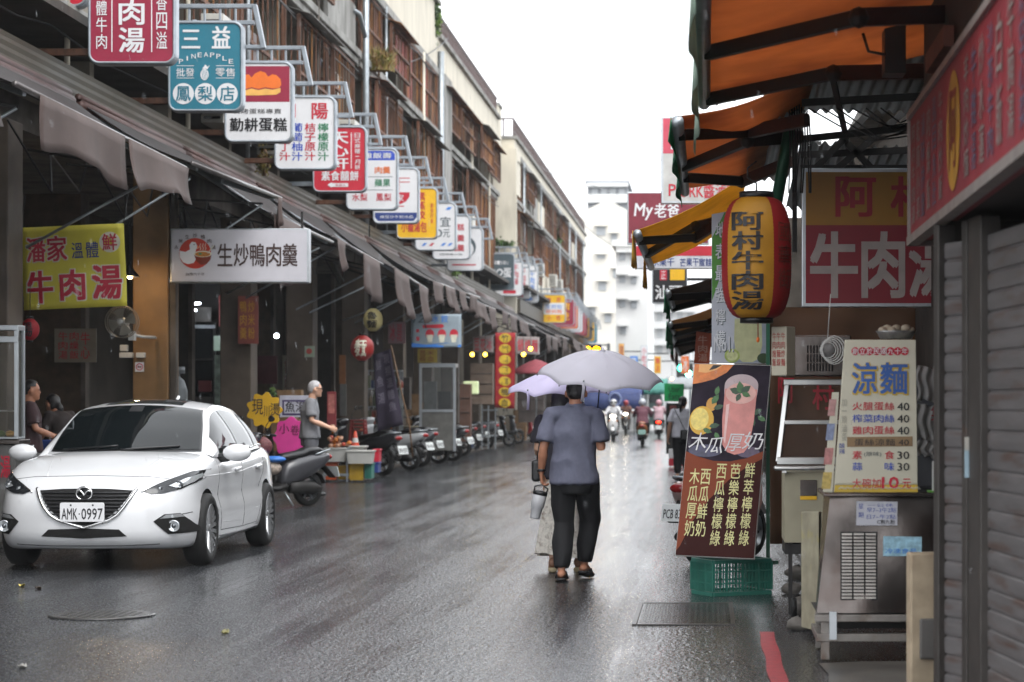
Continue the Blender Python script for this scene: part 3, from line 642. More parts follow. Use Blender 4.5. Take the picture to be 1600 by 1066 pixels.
def dq(m, P, x0, y0, x1, y1, f):
    txt(m, P, f, '雞蛋一份糖心', .2, .2, .8, .3, white, .0); m.text(P, 'QQ', *f(.12, .42), *f(.58, .64), white, 1.8, .04, 1.5); m.text(P, '蛋', *f(.62, .4), *f(.88, .65), white, 1.8, .03); txt(m, P, f, '排隊名店', .3, .74, .7, .84, white, .0)
hsign(758, 396, 804, 454, 'dark slate hanging sign with big white QQ lettering', slate, dq, Y=82)
# the run of smaller signs beyond
rr_ = random.Random(4)
tail = [(773, 405, 817, 463, 'white hanging sign with red foot band just past the dark slate one', white, red), (786, 411, 828, 468, 'white hanging sign with red column lettering, second past the dark slate one', white, red), (804, 414, 841, 474, 'white hanging sign with pale blue lettering, third past the dark slate one', white, tblue)]
for i, (x0, y0, x1, y1, lab, bgm, mt) in enumerate(tail):
    def dt(m, P, x0, y0, x1, y1, f, mt=mt):
        vtx(m, P, f, '牛肉湯', .62, .12, .84, .7, mt, .02); txt(m, P, f, '豆花', .16, .3, .5, .5, mt, .02); rec(m, P, f, .3, .84, .75, .93, mt)
    hsign(x0, y0, x1, y1, lab, bgm, dt, Y=84+3*i)
def dy(m, P, x0, y0, x1, y1, f):
    rec(m, P, f, .06, .3, .94, .7, white, 1.2)
    txt(m, P, f, '食 府', .2, .1, .8, .27, red, .02, 1.7); txt(m, P, f, '生煎包', .15, .36, .85, .5, tblue, .01); txt(m, P, f, '餛飩麵', .15, .53, .85, .66, orange, .01); txt(m, P, f, '小 吃', .2, .74, .8, .9, red, .02, 1.7)
hsign(847, 460, 884, 505, 'yellow hanging sign with a white middle band, above the far awnings', yellow, dy, Y=97)
far = [('maroon hanging sign right after the yellow and white one', maroon, yellow), ('red hanging sign with white lettering past the maroon one', red, white), ('orange hanging sign past the red one', orange, white), ('pale grey hanging sign past the orange one', white, slate), ('second pale hanging sign past the orange one', white, tblue), ('bright red hanging sign with white column', cherry, white), ('light red hanging sign near the end of the row', red, yellow), ('tan hanging sign near the end of the row', peach, maroon), ('grey hanging sign near the end of the row', signgrey, ink), ('yellow hanging sign near the end of the row', yellow, green), ('last green hanging sign of the row', teal, white)]
for i, (lab, bgm, mt) in enumerate(far):
    Y = 100+4.0*i; px = 857+57*(i+1)/11.6-(i*.3); py = 506+32*(i+1)/11.6; hh = 1.2*F/Y; ww = hh*.84
    def df(m, P, x0, y0, x1, y1, f, mt=mt): txt(m, P, f, '牛肉', .2, .15, .8, .42, mt, .03); txt(m, P, f, '小吃', .2, .5, .8, .8, mt, .03)
    hsign(px, py-hh, px+ww, py, lab, bgm, df, Y=Y)
# ---------------------------------------------------------------- the white car, nose towards the camera
def wheel(parent, c, r, w, spokes, rimmat, side=1, name='wheel'):
    """axle along x; side = +1 outer face towards +x"""
    rot = Matrix.Rotation(R(90)*side, 3, 'Y'); m = MB()
    pr = [(r*.68, -w/2), (r*.9, -w/2), (r*.985, -w*.38), (r, -w*.2), (r, w*.2), (r*.985, w*.38), (r*.9, w/2), (r*.7, w/2), (r*.67, w*.3)]
    m.lathe(pr, rubber, c, rot, 36); m.lathe([(.001, -w*.4), (r*.69, -w*.4)], black, c, rot, 24, cap=False); t = m.build(name, parent)
    m = MB(); m.lathe([(r*.69, w*.5), (r*.715, w*.46), (r*.7, w*.3), (r*.64, w*.3), (r*.62, -w*.3)], rimmat, c, rot, 36, cap=False)
    m.lathe([(.001, w*.42), (r*.12, w*.42), (r*.15, w*.36), (r*.15, w*.1)], rimmat, c, rot, 16)
    for k in range(spokes):
        for s in (-1, 1):
            a = 2*math.pi*k/spokes; a2 = a+s*.16
            p = rot@Vector((r*.1*math.cos(a), r*.1*math.sin(a), w*.34)); q = rot@Vector((r*.69*math.cos(a2), r*.69*math.sin(a2), w*.42))
            m.bar(Vector(c)+p, Vector(c)+q, r*.06, r*.1, rimmat)
    m.lathe([(.001, w*.02), (r*.4, w*.02)], galv, c, rot, 20); m.build('rim', t); return t
def build_car():
    OX, OY = -5.39, 19.35
    car = thing('car', 'white wet five door hatchback parked on the left with its nose to the camera', 'car', (OX, OY, 0))
    paint = M('white_car_paint', '#d4d5d7', .28, var=.02, coat=.9); gl = glass('car_glass', '#0e1416', .72); tint = glass('side_glass', '#101417', .8)
    T = lambda x, y, z: Vector((OX+x, OY+y, z))
    w = hermite([(0, .12), (.006, .22), (.02, .35), (.05, .47), (.1, .6), (.18, .71), (.3, .79), (.5, .855), (.8, .89), (1.2, .8975), (2.4, .89), (3.4, .8975), (4.0, .86), (4.3, .77), (4.41, .58), (4.46, .03)])
    zt = hermite([(0, .70), (.04, .745), (.12, .80), (.3, .865), (.6, .925), (1.0, .975), (1.4, 1.0), (2.2, .985), (3.0, 1.01), (3.8, 1.05), (4.2, 1.02), (4.4, .9), (4.46, .8)])
    zb = hermite([(0, .2), (.3, .175), (1, .17), (3.5, .19), (4.2, .25), (4.46, .34)])
    sect = hermite([(0, (0., 0.)), (1, (.72, 0.)), (2, (.92, .02)), (3, (.975, .12)), (4, (1., .38)), (5, (.985, .62)), (6, (.965, .82)), (7, (.90, .945)), (8, (.78, .99)), (9, (.4, 1.03)), (10, (0., 1.045))])
    ST = [0, .004, .01, .02, .035, .055, .08, .11, .15, .2, .26, .33, .42, .52, .64, .78, .93, 1.1, 1.3, 1.5, 1.8, 2.1, 2.4, 2.7, 3.0, 3.3, 3.6, 3.85, 4.05, 4.2, 4.3, 4.37, 4.42, 4.45, 4.46]
    NP = 30
    def ring(y):
        W_, a, c = w(y), zb(y), zt(y); pts = []
        for k in range(2*NP):
            q = 10*k/NP if k <= NP else 10*(2*NP-k)/NP; sx = 1 if k <= NP else -1
            u, v = sect(q); z = a+(c-a)*v; xx = u*W_
            side = max(0, min(1, (y-.5)/.4))*max(0, min(1, (4.1-y)/.4))
            xx -= side*.028*math.exp(-((z-.62)/.10)**2)*(1 if u > .8 else 0)          # hollow in the doors under the shoulder
            fy = max(0, 1-y/.8)
            yy = y+fy*(.16*max(0, (z-.5)/.3)**2+.10*max(0, (.33-z)/.14)**2)
            ry = max(0, 1-(4.46-y)/.8); yy -= ry*.12*max(0, (z-.7)/.3)**2
            pts.append(T(sx*xx, yy, z))
        return pts
    m = MB(); m.rings([ring(y) for y in ST], paint, cap=False)
    for r0, rv in ((ring(0), False), (ring(4.46), True)):
        m.add(r0, [(k, k+1, 2*NP-k-1, (2*NP-k) % (2*NP)) for k in range(NP)], paint, True)
    body_bv = bvh_of(m)
    body = m.build('body', car); 
    # wheel arches cut out
    cm = MB()
    for sx in (-1, 1):
        for y in (.93, 3.63): cm.cyl(T(sx*.62, y, .325), T(sx*1.1, y, .325), .365, vblack, 32)
    co = cm.build('cut'); body.data.materials.append(vblack)
    bo = body.modifiers.new('b', 'BOOLEAN'); bo.object = co; bo.operation = 'DIFFERENCE'; bo.solver = 'EXACT'
    me = bpy.data.meshes.new_from_object(body.evaluated_get(bpy.context.evaluated_depsgraph_get())); body.modifiers.clear(); body.data = me
    bpy.data.objects.remove(co)
    me.set_sharp_from_angle(angle=R(40))
    # greenhouse
    C = hermite([(0, (1.10, .985)), (1, (1.55, 1.26)), (2, (2.0, 1.445)), (3, (2.6, 1.50)), (4, (3.5, 1.455)), (5, (4.3, 1.0))])
    E_ = hermite([(0, (.735, 1.44, .985)), (1, (.675, 1.74, 1.215)), (2, (.60, 2.08, 1.39)), (3, (.565, 2.6, 1.442)), (4, (.57, 3.4, 1.388)), (5, (.62, 4.25, .98))])
    B = hermite([(0, (.80, 1.36, .955)), (1, (.83, 1.70, .96)), (2, (.845, 2.1, .965)), (3, (.845, 2.6, .975)), (4, (.825, 3.4, 1.005)), (5, (.70, 4.25, .95))])
    def S(u, v):
        cy, cz = C(v); ex, ey, ez = E_(v); q = abs(u)**2.2; return T(u*ex, cy+(ey-cy)*q, cz+(ez-cz)*q)
    def D(s, t, v):
        ex, ey, ez = E_(v); bx, by, bz = B(v); return T(s*(ex+(bx-ex)*t+.035*math.sin(math.pi*t)), ey+(by-ey)*t, ez+(bz-ez)*t)
    def nrm(f, a, b, sgn):
        e = .01; p = f(a, b); n = (f(a+e, b)-p).cross(f(a, b+e)-p); return n.normalized()*sgn
    m = MB(); m.grid(lambda a, b: S(2*a-1, 5*b), 24, 40, paint)
    for s in (-1, 1): m.grid(lambda a, b: D(s, a, 5*b), 8, 40, paint)
    roof = m.build('roof', car)
    def onS(u0, u1, v0, v1, off, mat, mb, nu=20, nv=12, taper=0):
        def fn(a, b):
            v = v0+(v1-v0)*b; u = (u0+(u1-u0)*a); p = S(u, v); return p+nrm(S, min(u, .98), v, 1)*off
        mb.grid(fn, nu, nv, mat)
    m = MB(); onS(-.955, .955, .1, 1.93, .006, black, m); fr_ = m.build('windscreen', car, label='dark wet windscreen'); m = MB(); onS(-.93, .93, .16, 1.88, .011, gl, m); m.build('glass', fr_)
    m = MB(); onS(-.62, .62, 2.12, 3.15, .006, gl, m); m.build('sunroof', car)
    m = MB(); onS(-.1, .1, 1.5, 1.78, .016, black, m, 4, 4); m.build('sensor_cover', fr_)
    for (u0, u1) in ((-.75, -.02), (.02, .72)):                                   # wipers lie along the foot of the glass
        m = MB(); m.tube([S(u0+(u1-u0)*k/8, .14+.12*(k/8))+V(0, -.02, .012) for k in range(9)], .009, black, 6); m.build('wiper', car)
    for s in (-1, 1):
        for (v0, v1, lab) in ((.75, 2.62, 'front'), (2.72, 3.72, 'rear'), (3.8, 4.35, 'quarter')):
            def tb(v): return .93-.10*max(0, (v-3.7))
            def tt(v): return .10+.78*max(0, (1.9-v)/1.25)**1.2*0+.12*max(0, v-3.7)
            def fn(a, b, off):
                v = v0+(v1-v0)*b; t0 = tt(v); t1 = tb(v); t = t0+(t1-t0)*a
                p = D(s, t, v); n = nrm(lambda i, j: D(s, i, j), t, v, 1)
                if n.x*s < 0: n = -n
                return p+n*off
            m = MB(); m.grid(lambda a, b: fn(a, b, .006), 6, 12, tint); wi = m.build('side_window', car)
            m = MB(); m.tube([fn(1, k/12, .012) for k in range(13)], .009, chrome, 6); m.build('trim', wi)
        # mirror
        mm = MB(); mm.ball(T(s*1.0, 1.56, 1.0), .1, paint, 16, (.135, .075, .082)); mo = mm.build('wing_mirror', car)
        mm = MB(); mm.tube([T(s*.83, 1.62, .95), T(s*.91, 1.58, .955), T(s*.96, 1.57, .97)], [.045, .04, .03], black, 8); mm.build('foot', mo)
        mm = MB(); mm.box(T(s*1.01, 1.632, 1.015), (.19, .012, .11), chrome); mm.build('mirror_glass', mo, .02)
    # things laid on the nose: x, z from the photograph's front view
    X = lambda px: (px-130)/184; Z = lambda py: 1.45-(py-632)/184
    fr = lambda x, z: T(x, -1, z); dv = (0, 1, 0)
    def sym(pts, s): return [(s*x, z) for x, z in pts]
    gr = [(X(a), Z(b)) for a, b in ((56, 770), (93, 767.5), (130, 767), (167, 767.5), (204, 770), (196, 784), (184, 799), (172, 810), (155, 818), (130, 825), (105, 818), (88, 810), (76, 799), (64, 784))]
    m = MB(); patch(m, body_bv, gr, fr, dv, .006, vblack); g = m.build('grille', car)
    for z in (.685, .655, .625, .595, .565, .535, .5, .465):
        xs = [p[0] for p in gr]; hw = .38 if z > .66 else .38-(.66-z)*.62; 
        m = MB(); pts = []
        for k in range(21):
            x = -hw+2*hw*k/20; h = body_bv.ray_cast(T(x, -1, z), Vector(dv)); pts.append(h[0]+V(0, -.012, 0))
        m.tube(pts, .0075, M('grille_bar', '#2c2c2e', .3, .4), 6); m.build('grille_bar', g)
    def line(pts, r, mat, off=.01, fr=fr, dv=dv, smooth_=True, rr=None):
        out = []
        for i in range(len(pts)-1):
            n = 6
            for k in range(n+(i == len(pts)-2)):
                a = pts[i][0]+(pts[i+1][0]-pts[i][0])*k/n; b = pts[i][1]+(pts[i+1][1]-pts[i][1])*k/n
                h = body_bv.ray_cast(Vector(fr(a, b)), Vector(dv))
                if h[0]: out.append(h[0]-Vector(dv)*off)
        mb = MB(); mb.tube(out, r, mat, 6); return mb
    ch = [(X(a), Z(b)) for a, b in ((50, 766), (57, 780), (66, 795), (77, 808), (90, 816), (110, 822), (130, 828), (150, 822), (170, 816), (183, 808), (194, 795), (203, 780), (210, 766))]
    line(ch, .014, chrome, .012).build('chrome_wing', car)
    m = MB(); patch(m, body_bv, [(X(a), Z(b)) for a, b in ((62, 842), (74, 831), (130, 829), (186, 831), (198, 842), (130, 845))], fr, dv, .006, vblack); m.build('lower_intake', car)
    lipm = MB(); 
    hl = [(X(a), Z(b)) for a, b in ((219, 771), (240, 760), (262, 750), (278, 743), (291, 741), (291.5, 750), (284, 760), (270, 769), (250, 775), (232, 776))]
    lamp = M('lamp_inside', '#6b6e72', .15, .8, var=.3, scale=18); lens = M('lamp_lens', '#c9cdd0', .08, .6, var=.2, scale=10); smoke = M('lamp_smoke', '#26282b', .1, .2, var=.3, scale=12)
    for s in (-1, 1):
        m = MB(); patch(m, body_bv, sym(hl, s), fr, dv, .008, smoke, .02); h = m.build('headlight', car)
        m = MB(); patch(m, body_bv, sym([(X(a), Z(b)) for a, b in ((254, 764), (270, 755), (286, 746), (288, 750), (282, 759), (268, 768))], s), fr, dv, .012, lens, .02); m.build('reflector', h)
        for cx, cy, r in ((267, 762, .036), (243, 767, .022)):
            hh = body_bv.ray_cast(T(s*X(cx), -1, Z(cy)), Vector(dv)); m = MB(); m.lathe([(r, -.012), (r, .012), (r*.8, .016), (r*.75, .006), (.001, .012)], lamp, hh[0], Matrix.Rotation(R(90), 3, 'X'), 20); m.ball(hh[0]+V(0, -.006, 0), r*.6, lens, 10); m.build('projector', h)
        line(sym([(X(a), Z(b)) for a, b in ((217, 772), (240, 759), (262, 749), (277, 742), (290, 740))], s), .006, chrome, .011).build('trim', h)
        m = MB(); patch(m, body_bv, sym([(X(a), Z(b)) for a, b in ((237, 819), (252, 808), (272, 807), (283, 820), (291, 834), (288, 839), (257, 840))], s), fr, dv, .006, vblack, .02); f = m.build('fog_lamp_bezel', car)
        hh = body_bv.ray_cast(T(s*X(266), -1, Z(827)), Vector(dv)); m = MB(); m.lathe([(.05, -.01), (.052, .014), (.044, .018), (.038, .006), (.001, .01)], lens, hh[0]+V(0, -.035, 0), Matrix.Rotation(R(90), 3, 'X'), 20); m.ball(hh[0]+V(0, -.04, 0), .022, lamp, 10); m.build('fog_lamp', f)
        m = MB(); patch(m, body_bv, sym([(X(a), Z(b)) for a, b in ((245, 815), (254, 809), (272, 808), (276, 813))], s), fr, dv, .012, lens, .02); m.build('turn_signal', f)
    # emblem: oval ring with a winged V
    hh = body_bv.ray_cast(T(0, -1, Z(774)), Vector(dv))[0]+V(0, -.03, 0); em = MB()
    em.tube([hh+V(.068*math.cos(a), 0, .056*math.sin(a)) for a in [2*math.pi*k/28 for k in range(28)]], .008, chrome, 6, closed=True)
    em.tube([hh+V(x, 0, z) for x, z in ((-.062, .012), (-.035, .028), (-.012, .006), (0, -.018), (.012, .006), (.035, .028), (.062, .012))], [.006, .010, .009, .010, .009, .010, .006], chrome, 6)
    em.lathe([(.064, 0), (.001, .001)], black, hh+V(0, .012, 0), Matrix.Rotation(R(90), 3, 'X'), 24, sx=1, sy=.82); em.build('emblem', car)
    # number plate
    P = Panel((94.5, 788, 165, 818.5), T(X(94.5), -.035, Z(788)), T(X(165), -.035, Z(788)), T(X(94.5), -.035, Z(818.5)), .002)
    m = MB(); m.slab([P(x, y) for x, y in rrect(94.5, 788, 165, 818.5, 3)], V(0, .012, 0), white); pl = m.build('number_plate', car, .003)
    m = MB(); m.text(P, 'AMK', 97.5, 797, 122.5, 814.5, ink, 1, .02); m.text(P, '0997', 129, 797, 162.5, 814.5, ink, 1, .02); m.rect(P, 124.6, 805, 126.6, 807, ink, 1); m.disc(P, 112, 792, 1.5, ink, 1); m.disc(P, 147, 792, 1.5, ink, 1); m.build('lettering', pl)
    m = MB(); m.box(T(0, .02, Z(803)), (.3, .1, .1), black); m.build('plate_holder', car)
    # panel gaps, handles on both flanks
    gap = M('panel_gap', '#3a3b3d', .7)
    for s in (-1, 1):
        fs = lambda y, z: T(s*2, y, z); ds = (-s, 0, 0)
        for pts in (((1.42, .30), (1.36, .6), (1.44, .93)), ((2.45, .28), (2.46, .6), (2.5, .94)), ((3.22, .62), (3.45, .80), (3.5, .97)), ((1.42, .29), (2.45, .27), (3.1, .28), (3.22, .45))): line(pts, .004, gap, -.001, fs, ds).build('panel_gap', car)
        for y in (2.22, 3.16): line(((y-.1, .83), (y+.1, .84)), .016, paint, .018, fs, ds).build('handle', car)
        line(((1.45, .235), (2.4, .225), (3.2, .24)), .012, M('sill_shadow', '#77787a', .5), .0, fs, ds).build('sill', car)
    up = lambda x, y: T(x, y, 3); dn = (0, 0, -1)
    for s in (-1, 1):
        line(((s*.40, .30), (s*.47, .7), (s*.55, 1.08)), .014, paint, -.0115, up, dn).build('bonnet_crease', car)
        fs = lambda y, z: T(s*2, y, z); ds = (-s, 0, 0)
        line(((.62, .80), (1.3, .80), (2.4, .80), (3.3, .85), (4.0, .92)), .014, paint, -.0115, fs, ds).build('shoulder_crease', car)
        line(((1.5, .36), (2.3, .34), (3.1, .44)), .014, paint, -.0115, fs, ds).build('door_crease', car)
    line(((-.62, .235), (-.3, .225), (.3, .225), (.62, .235)), .006, gap, -.002).build('lip_gap', car)
    line(((-.84, .5), (-.7, .47)), .004, gap, -.001).build('bumper_seam', car); line(((.84, .5), (.7, .47)), .004, gap, -.001).build('bumper_seam', car)
    hood = line(((-.72, .79), (-.5, .815), (0, .825), (.5, .815), (.72, .79)), .004, gap, -.001); hood.build('bonnet_gap', car)
    for s in (-1, 1):
        for y in (.93, 3.63): wheel(car, T(s*.80, y, .325), .325, .21, 10, M('alloy', '#c6c8ca', .25, .8), s)
    m = MB(); m.bar(T(.0, 3.35, 1.45), T(0, 3.5, 1.53), .03, .03, paint); m.build('aerial', car, .01)
    m = MB(); m.bb(OX-.7, OX+.7, OY+.5, OY+4.2, .19, .3, vblack); m.build('underbody', car)
    # dashboard silhouettes and seats seen faintly through the glass
    m = MB(); m.ball(T(-.38, 2.5, 1.0), .2, black, 12, (.24, .1, .3)); m.ball(T(.38, 2.5, 1.0), .2, black, 12, (.24, .1, .3)); m.build('front_seat', car)
build_car()
# ---------------------------------------------------------------- people, umbrellas, scooters
def fingers(m, wr, hd, side, mt, curl=.5, palm=(0, -1, 0), k=1.):
    """palm and five fingers past the wrist; hd = direction of the hand, palm = direction the palm faces, side = thumb side"""
    hd = Vector(hd).normalized(); pn = Vector(palm); pn = (pn-hd*pn.dot(hd)).normalized(); sd = Vector(side); sd = (sd-hd*sd.dot(hd)-pn*sd.dot(pn)).normalized(); wr = Vector(wr)
    m.tube([wr, wr+hd*.045*k, wr+hd*.085*k], [(.026*k, .017*k), (.036*k, .016*k), (.038*k, .014*k)], mt, 10, side=sd, round_=True)
    for i, (o, L) in enumerate(((.028, .072), (.010, .082), (-.009, .076), (-.026, .058))):
        p = wr+hd*.082*k+sd*o*k; a = curl*.8; q = p+(hd*math.cos(a*.5)+pn*math.sin(a*.5))*L*.45*k; r = q+(hd*math.cos(a*1.6)+pn*math.sin(a*1.6))*L*.32*k; t = r+(hd*math.cos(a*2.6)+pn*math.sin(a*2.6))*L*.25*k
        m.tube([p-hd*.02*k, q, r, t], [.0095*k, .009*k, .0085*k, .007*k], mt, 8, round_=True)
    p = wr+hd*.025*k+sd*.025*k; q = p+(sd*.6+hd*.6+pn*.35)*.04*k; r = q+(hd*.85+pn*.4)*.032*k
    m.tube([p, q, r], [.013*k, .011*k, .008*k], mt, 8, round_=True)
def figure(label, loc, yaw, J, C, vox=.012, group=None, tk=1., hair='short', det=True, long_sleeve=False, shirtw=1., foldamt=.006, skirt=False):
    """J: joints; C: materials (skin, shirt, trousers, hair, shoe). Faces +y before yaw."""
    p = thing('person', label, 'person', (0, 0, 0), group)
    j = {k: Vector(v) for k, v in J.items()}; sk = C['skin']
    m = MB(); h = j['head']; f = (j.get('look', h+V(0, 1, 0))-h).normalized(); rt = f.cross(V(0, 0, 1)).normalized(); up = rt.cross(f)
    q = Matrix((rt, f, up)).transposed()
    def hp(x, y, z): return h+q@Vector((x, y, z))
    hm = MB(); hm.ball((0, 0, 0), 1, sk, 16, (.075, .093, .105)); hm.ball((0, .025, -.05), 1, sk, 12, (.058, .068, .066)); hm.ball((0, .088, -.022), 1, sk, 8, (.014, .022, .017)); hm.ball((0, .075, -.03), 1, sk, 8, (.012, .016, .03))
    hm.ball((0, .075, -.098), 1, sk, 8, (.022, .02, .016)); hm.ball((0, .083, -.066), 1, sk, 8, (.024, .012, .006)); hm.ball((0, .083, -.076), 1, sk, 8, (.02, .012, .006))
    for s in (-1, 1): hm.ball((s*.083, -.005, -.014), 1, sk, 8, (.013, .022, .034)); hm.ball((s*.034, .078, .018), 1, sk, 8, (.022, .012, .01))
    m.add([hp(*v) for v in hm.v], hm.f, sk)
    m.tube([j['neck']-V(0, 0, .06), j['neck'], hp(0, -.02, -.06)], [.075*tk, .056*tk, .054], sk, 12, round_=True)
    pel, ch = j['hip'], j['chest']
    m.tube([pel+V(0, 0, .03), pel+V(0, 0, .06), (pel+ch)/2, ch, j['neck']-V(0, 0, .06)], [(.11, .07), (.12*tk, .085), (.125*tk, .085), (.14*tk, .09), (.07, .06)], sk, 14, side=(j['shR']-j['shL']), round_=True)
    for s in 'LR':
        sh, el, wr = j['sh'+s], j['el'+s], j['wr'+s]
        m.tube([sh, (sh+el)/2, el, el+(wr-el)*.3, wr], [.052*tk, .045*tk, .037*tk, .041*tk, .026], sk, 10, round_=True)
        sd = 1 if s == 'R' else -1
        fingers(m, wr, j.get('hd'+s, wr+(wr-el))-wr, j.get('thumb'+s, V(0, 1, 0)), sk, C.get('curl'+s, .6), j.get('palm'+s, V(-sd, 0, 0)))
        hi, kn, an, to = j['hi'+s], j['kn'+s], j['an'+s], j['to'+s]
        m.tube([hi, (hi+kn)/2, kn, kn+(an-kn)*.3, an], [.085*tk, .07*tk, .05, .052, .034], sk, 10, round_=True)
        d = (to-an); d.z = 0; d = d.normalized()
        m.tube([an-d*.045+V(0, 0, -.035), an+d*.03+V(0, 0, -.03), to-d*.06, to], [(.032, .03), (.04, .034), (.044, .02), (.036, .014)], sk, 10, side=d.cross(V(0, 0, 1)), round_=True)
    body = flesh('body', m, p, vox*.85, 3)
    for s in (-1, 1):
        e = MB(); e.ball(hp(s*.034, .0815, .006), .0115, ink, 8, (.0125, .008, .006)); e.build('eye', p)
    # hair
    hr = MB(); hh = MB()
    hh.ball((0, -.01, .022), 1, C['hair'], 18, (.082, .097, .098))
    if hair == 'short': hh.ball((0, -.04, -.01), 1, C['hair'], 14, (.071, .066, .062))
    if hair == 'long': hh.tube([(0, -.05, .03), (0, -.075, -.08), (0, -.085, -.2)], [(.085, .07), (.09, .055), (.06, .03)], C['hair'], 14, side=(1, 0, 0), round_=True)
    if hair == 'tied': hh.ball((0, -.03, -.02), 1, C['hair'], 14, (.08, .075, .08)); hh.tube([(0, -.09, .0), (0, -.13, -.06), (0, -.12, -.2)], [.03, .04, .015], C['hair'], 10, round_=True)
    keep = []
    vv = [hp(*v) for v in hh.v]; hr.add(vv, hh.f, C['hair'])
    ho = flesh('hair', hr, p, vox*.8, 2, .003 if hair != 'none' else 0, 70, mat=C['hair'])
    # the hair leaves the face free
    bm = bmesh.new(); bm.from_mesh(ho.data); kill = []
    for v in bm.verts:
        l = q.transposed()@(v.co-h)
        lim = .052 if l.z > .035 else (.0 if l.z > -.02 else -.03)
        if l.y > lim+.0 and l.z < .075: kill.append(v)
    bmesh.ops.delete(bm, geom=kill, context='VERTS'); bm.to_mesh(ho.data); bm.free()
    # shirt
    m = MB(); side = (j['shR']-j['shL']); hem = j.get('hem', pel+V(0, 0, -.06)); w = shirtw
    m.tube([hem, hem+(pel-hem)*.5+V(0, 0, .05), pel*.5+ch*.5, ch, ch*.35+j['neck']*.65-V(0, 0, .03), j['neck']-V(0, 0, .0)], [(.205*w, .152*w), (.2*w, .14*w), (.185*w, .125*w), (.19*w, .128*w), (.15*w, .10*w), (.066, .062)], C['shirt'], 22, side=side)
    for s in 'LR':
        sh, el, wr = j['sh'+s], j['el'+s], j['wr'+s]; nk = j['neck']-V(0, 0, .07)
        if long_sleeve: pts = [nk, sh, (sh+el)/2, el, el+(wr-el)*.5, el+(wr-el)*.92]; rr = [.075, .073, .07, .058, .052, .042]
        else: pts = [nk, sh, sh+(el-sh)*.45, sh+(el-sh)*.78]; rr = [.06, .067, .07, .076]
        m.tube(pts, [x*tk for x in rr], C['shirt'], 16, round_=False)
        m.ball(sh-V(0, 0, .012), .066*tk, C['shirt'], 12)
    flesh('shirt', m, p, vox, 5, foldamt, 7, (1, 1, .6))
    if skirt: return p, j
    m = MB(); m.tube([pel+V(0, 0, .1), pel, pel-V(0, 0, .08), pel-V(0, 0, .16)], [(.13*tk, .09), (.165*tk, .11), (.172*tk, .125), (.13*tk, .12)], C['trousers'], 20, side=side)
    for s in 'LR':
        hi, kn, an = j['hi'+s], j['kn'+s], j['an'+s]; z = C.get('leg', 1.)
        m.tube([hi+V(0, 0, .04), hi+(kn-hi)*.3, kn, kn+(an-kn)*.45, kn+(an-kn)*.86, kn+(an-kn)*.95], [.105*tk*z, .1*tk*z, .085*z, .08*z, .066*z, .056*z], C['trousers'], 16)
    flesh('trousers', m, p, vox, 4, foldamt*.75, 6, (1, 1, .55))
    for s in 'LR':
        an, to = j['an'+s], j['to'+s]; d = to-an; d.z = 0; d = d.normalized(); sdv = d.cross(V(0, 0, 1)).normalized()
        drop = V(0, 0, -.055)
        m = MB(); hl = j.get('heel'+s, V(0, 0, 0)); tl = to+d*.03
        pr = [(an-d*.075+hl+V(0, 0, -.075), .036), (an+V(0, 0, -.075)+hl*.6, .045), (to-d*.07+V(0, 0, -.018), .053), (tl+V(0, 0, -.012), .03)]
        if C.get('open'):   # slides: sole and a broad strap
            m.tube([a for a, _ in pr], [(b, .014) for _, b in pr], C['shoe'], 12, side=sdv, round_=True)
            m.tube([to-d*.13+sdv*.052+V(0, 0, -.01), to-d*.12+sdv*.03+V(0, 0, .045), to-d*.12-sdv*.03+V(0, 0, .045), to-d*.13-sdv*.052+V(0, 0, -.01)], [(.05, .008)]*4, C['shoe'], 8, side=d)
        else:
            m.tube([a+V(0, 0, .02) for a, _ in pr], [(b+.008, .034 if i < 2 else .026) for i, (_, b) in enumerate(pr)], C['shoe'], 12, side=sdv, round_=True)
        m.build('shoe', p)
    return p, j
def stand(h=1.66, **k):
    s = h/1.66
    J = dict(hip=(0, 0, .90), chest=(0, 0, 1.24), neck=(0, 0, 1.42), head=(0, .02, 1.545), shL=(-.175, 0, 1.355), shR=(.175, 0, 1.355), elL=(-.235, -.02, 1.08), elR=(.235, -.02, 1.08), wrL=(-.25, .05, .86), wrR=(.25, .05, .86), hiL=(-.085, 0, .86), hiR=(.085, 0, .86), knL=(-.09, .02, .47), knR=(.09, .02, .47), anL=(-.09, 0, .09), anR=(.09, 0, .09), toL=(-.10, .17, .03), toR=(.10, .17, .03))
    J = {a: Vector(b)*s for a, b in J.items()}
    for a, b in k.items(): J[a] = Vector(b)
    if 'look' not in k: J['look'] = J['head']+V(0, 1, -.05)
    return J
def put(o, loc, yaw): o.location = loc; o.rotation_euler = (0, 0, yaw); return o
tee = M('slate_tee', '#5b5d6e', .85, var=.06, scale=30, bump=.1, bscale=300); trous = M('black_trousers', '#0f0f13', .8, var=.1, scale=30); shoe_b = M('black_slides', '#1d1b1c', .6, var=.1)
# --- the man walking away under the grey umbrella
Ym = 18.4; mx = (897-VX)*Ym/F
Jm = dict(hip=(0, 0, .88), chest=(0, .0, 1.22), neck=(.01, .005, 1.45), head=(.015, .035, 1.55), look=(.03, 1.03, 1.51), shL=(-.185, 0, 1.362), shR=(.18, 0, 1.362), elL=(-.25, -.03, 1.085), elR=(.225, -.03, 1.085), wrL=(-.272, .03, .895), wrR=(.205, .22, 1.19), hdL=(-.268, .05, .8), hdR=(.2, .3, 1.29), thumbL=(.2, 1, 0), palmL=(1, 0, 0), thumbR=(-1, 0, .3), palmR=(0, .8, -.4),
          hiL=(-.092, 0, .84), hiR=(.092, .02, .84), knL=(-.09, .06, .48), knR=(.12, .2, .50), anL=(-.10, -.05, .095), anR=(.07, .22, .125), toL=(-.105, .15, .03), toR=(.115, .40, .035), heelR=(0, 0, .01), hem=(0, 0, .80))
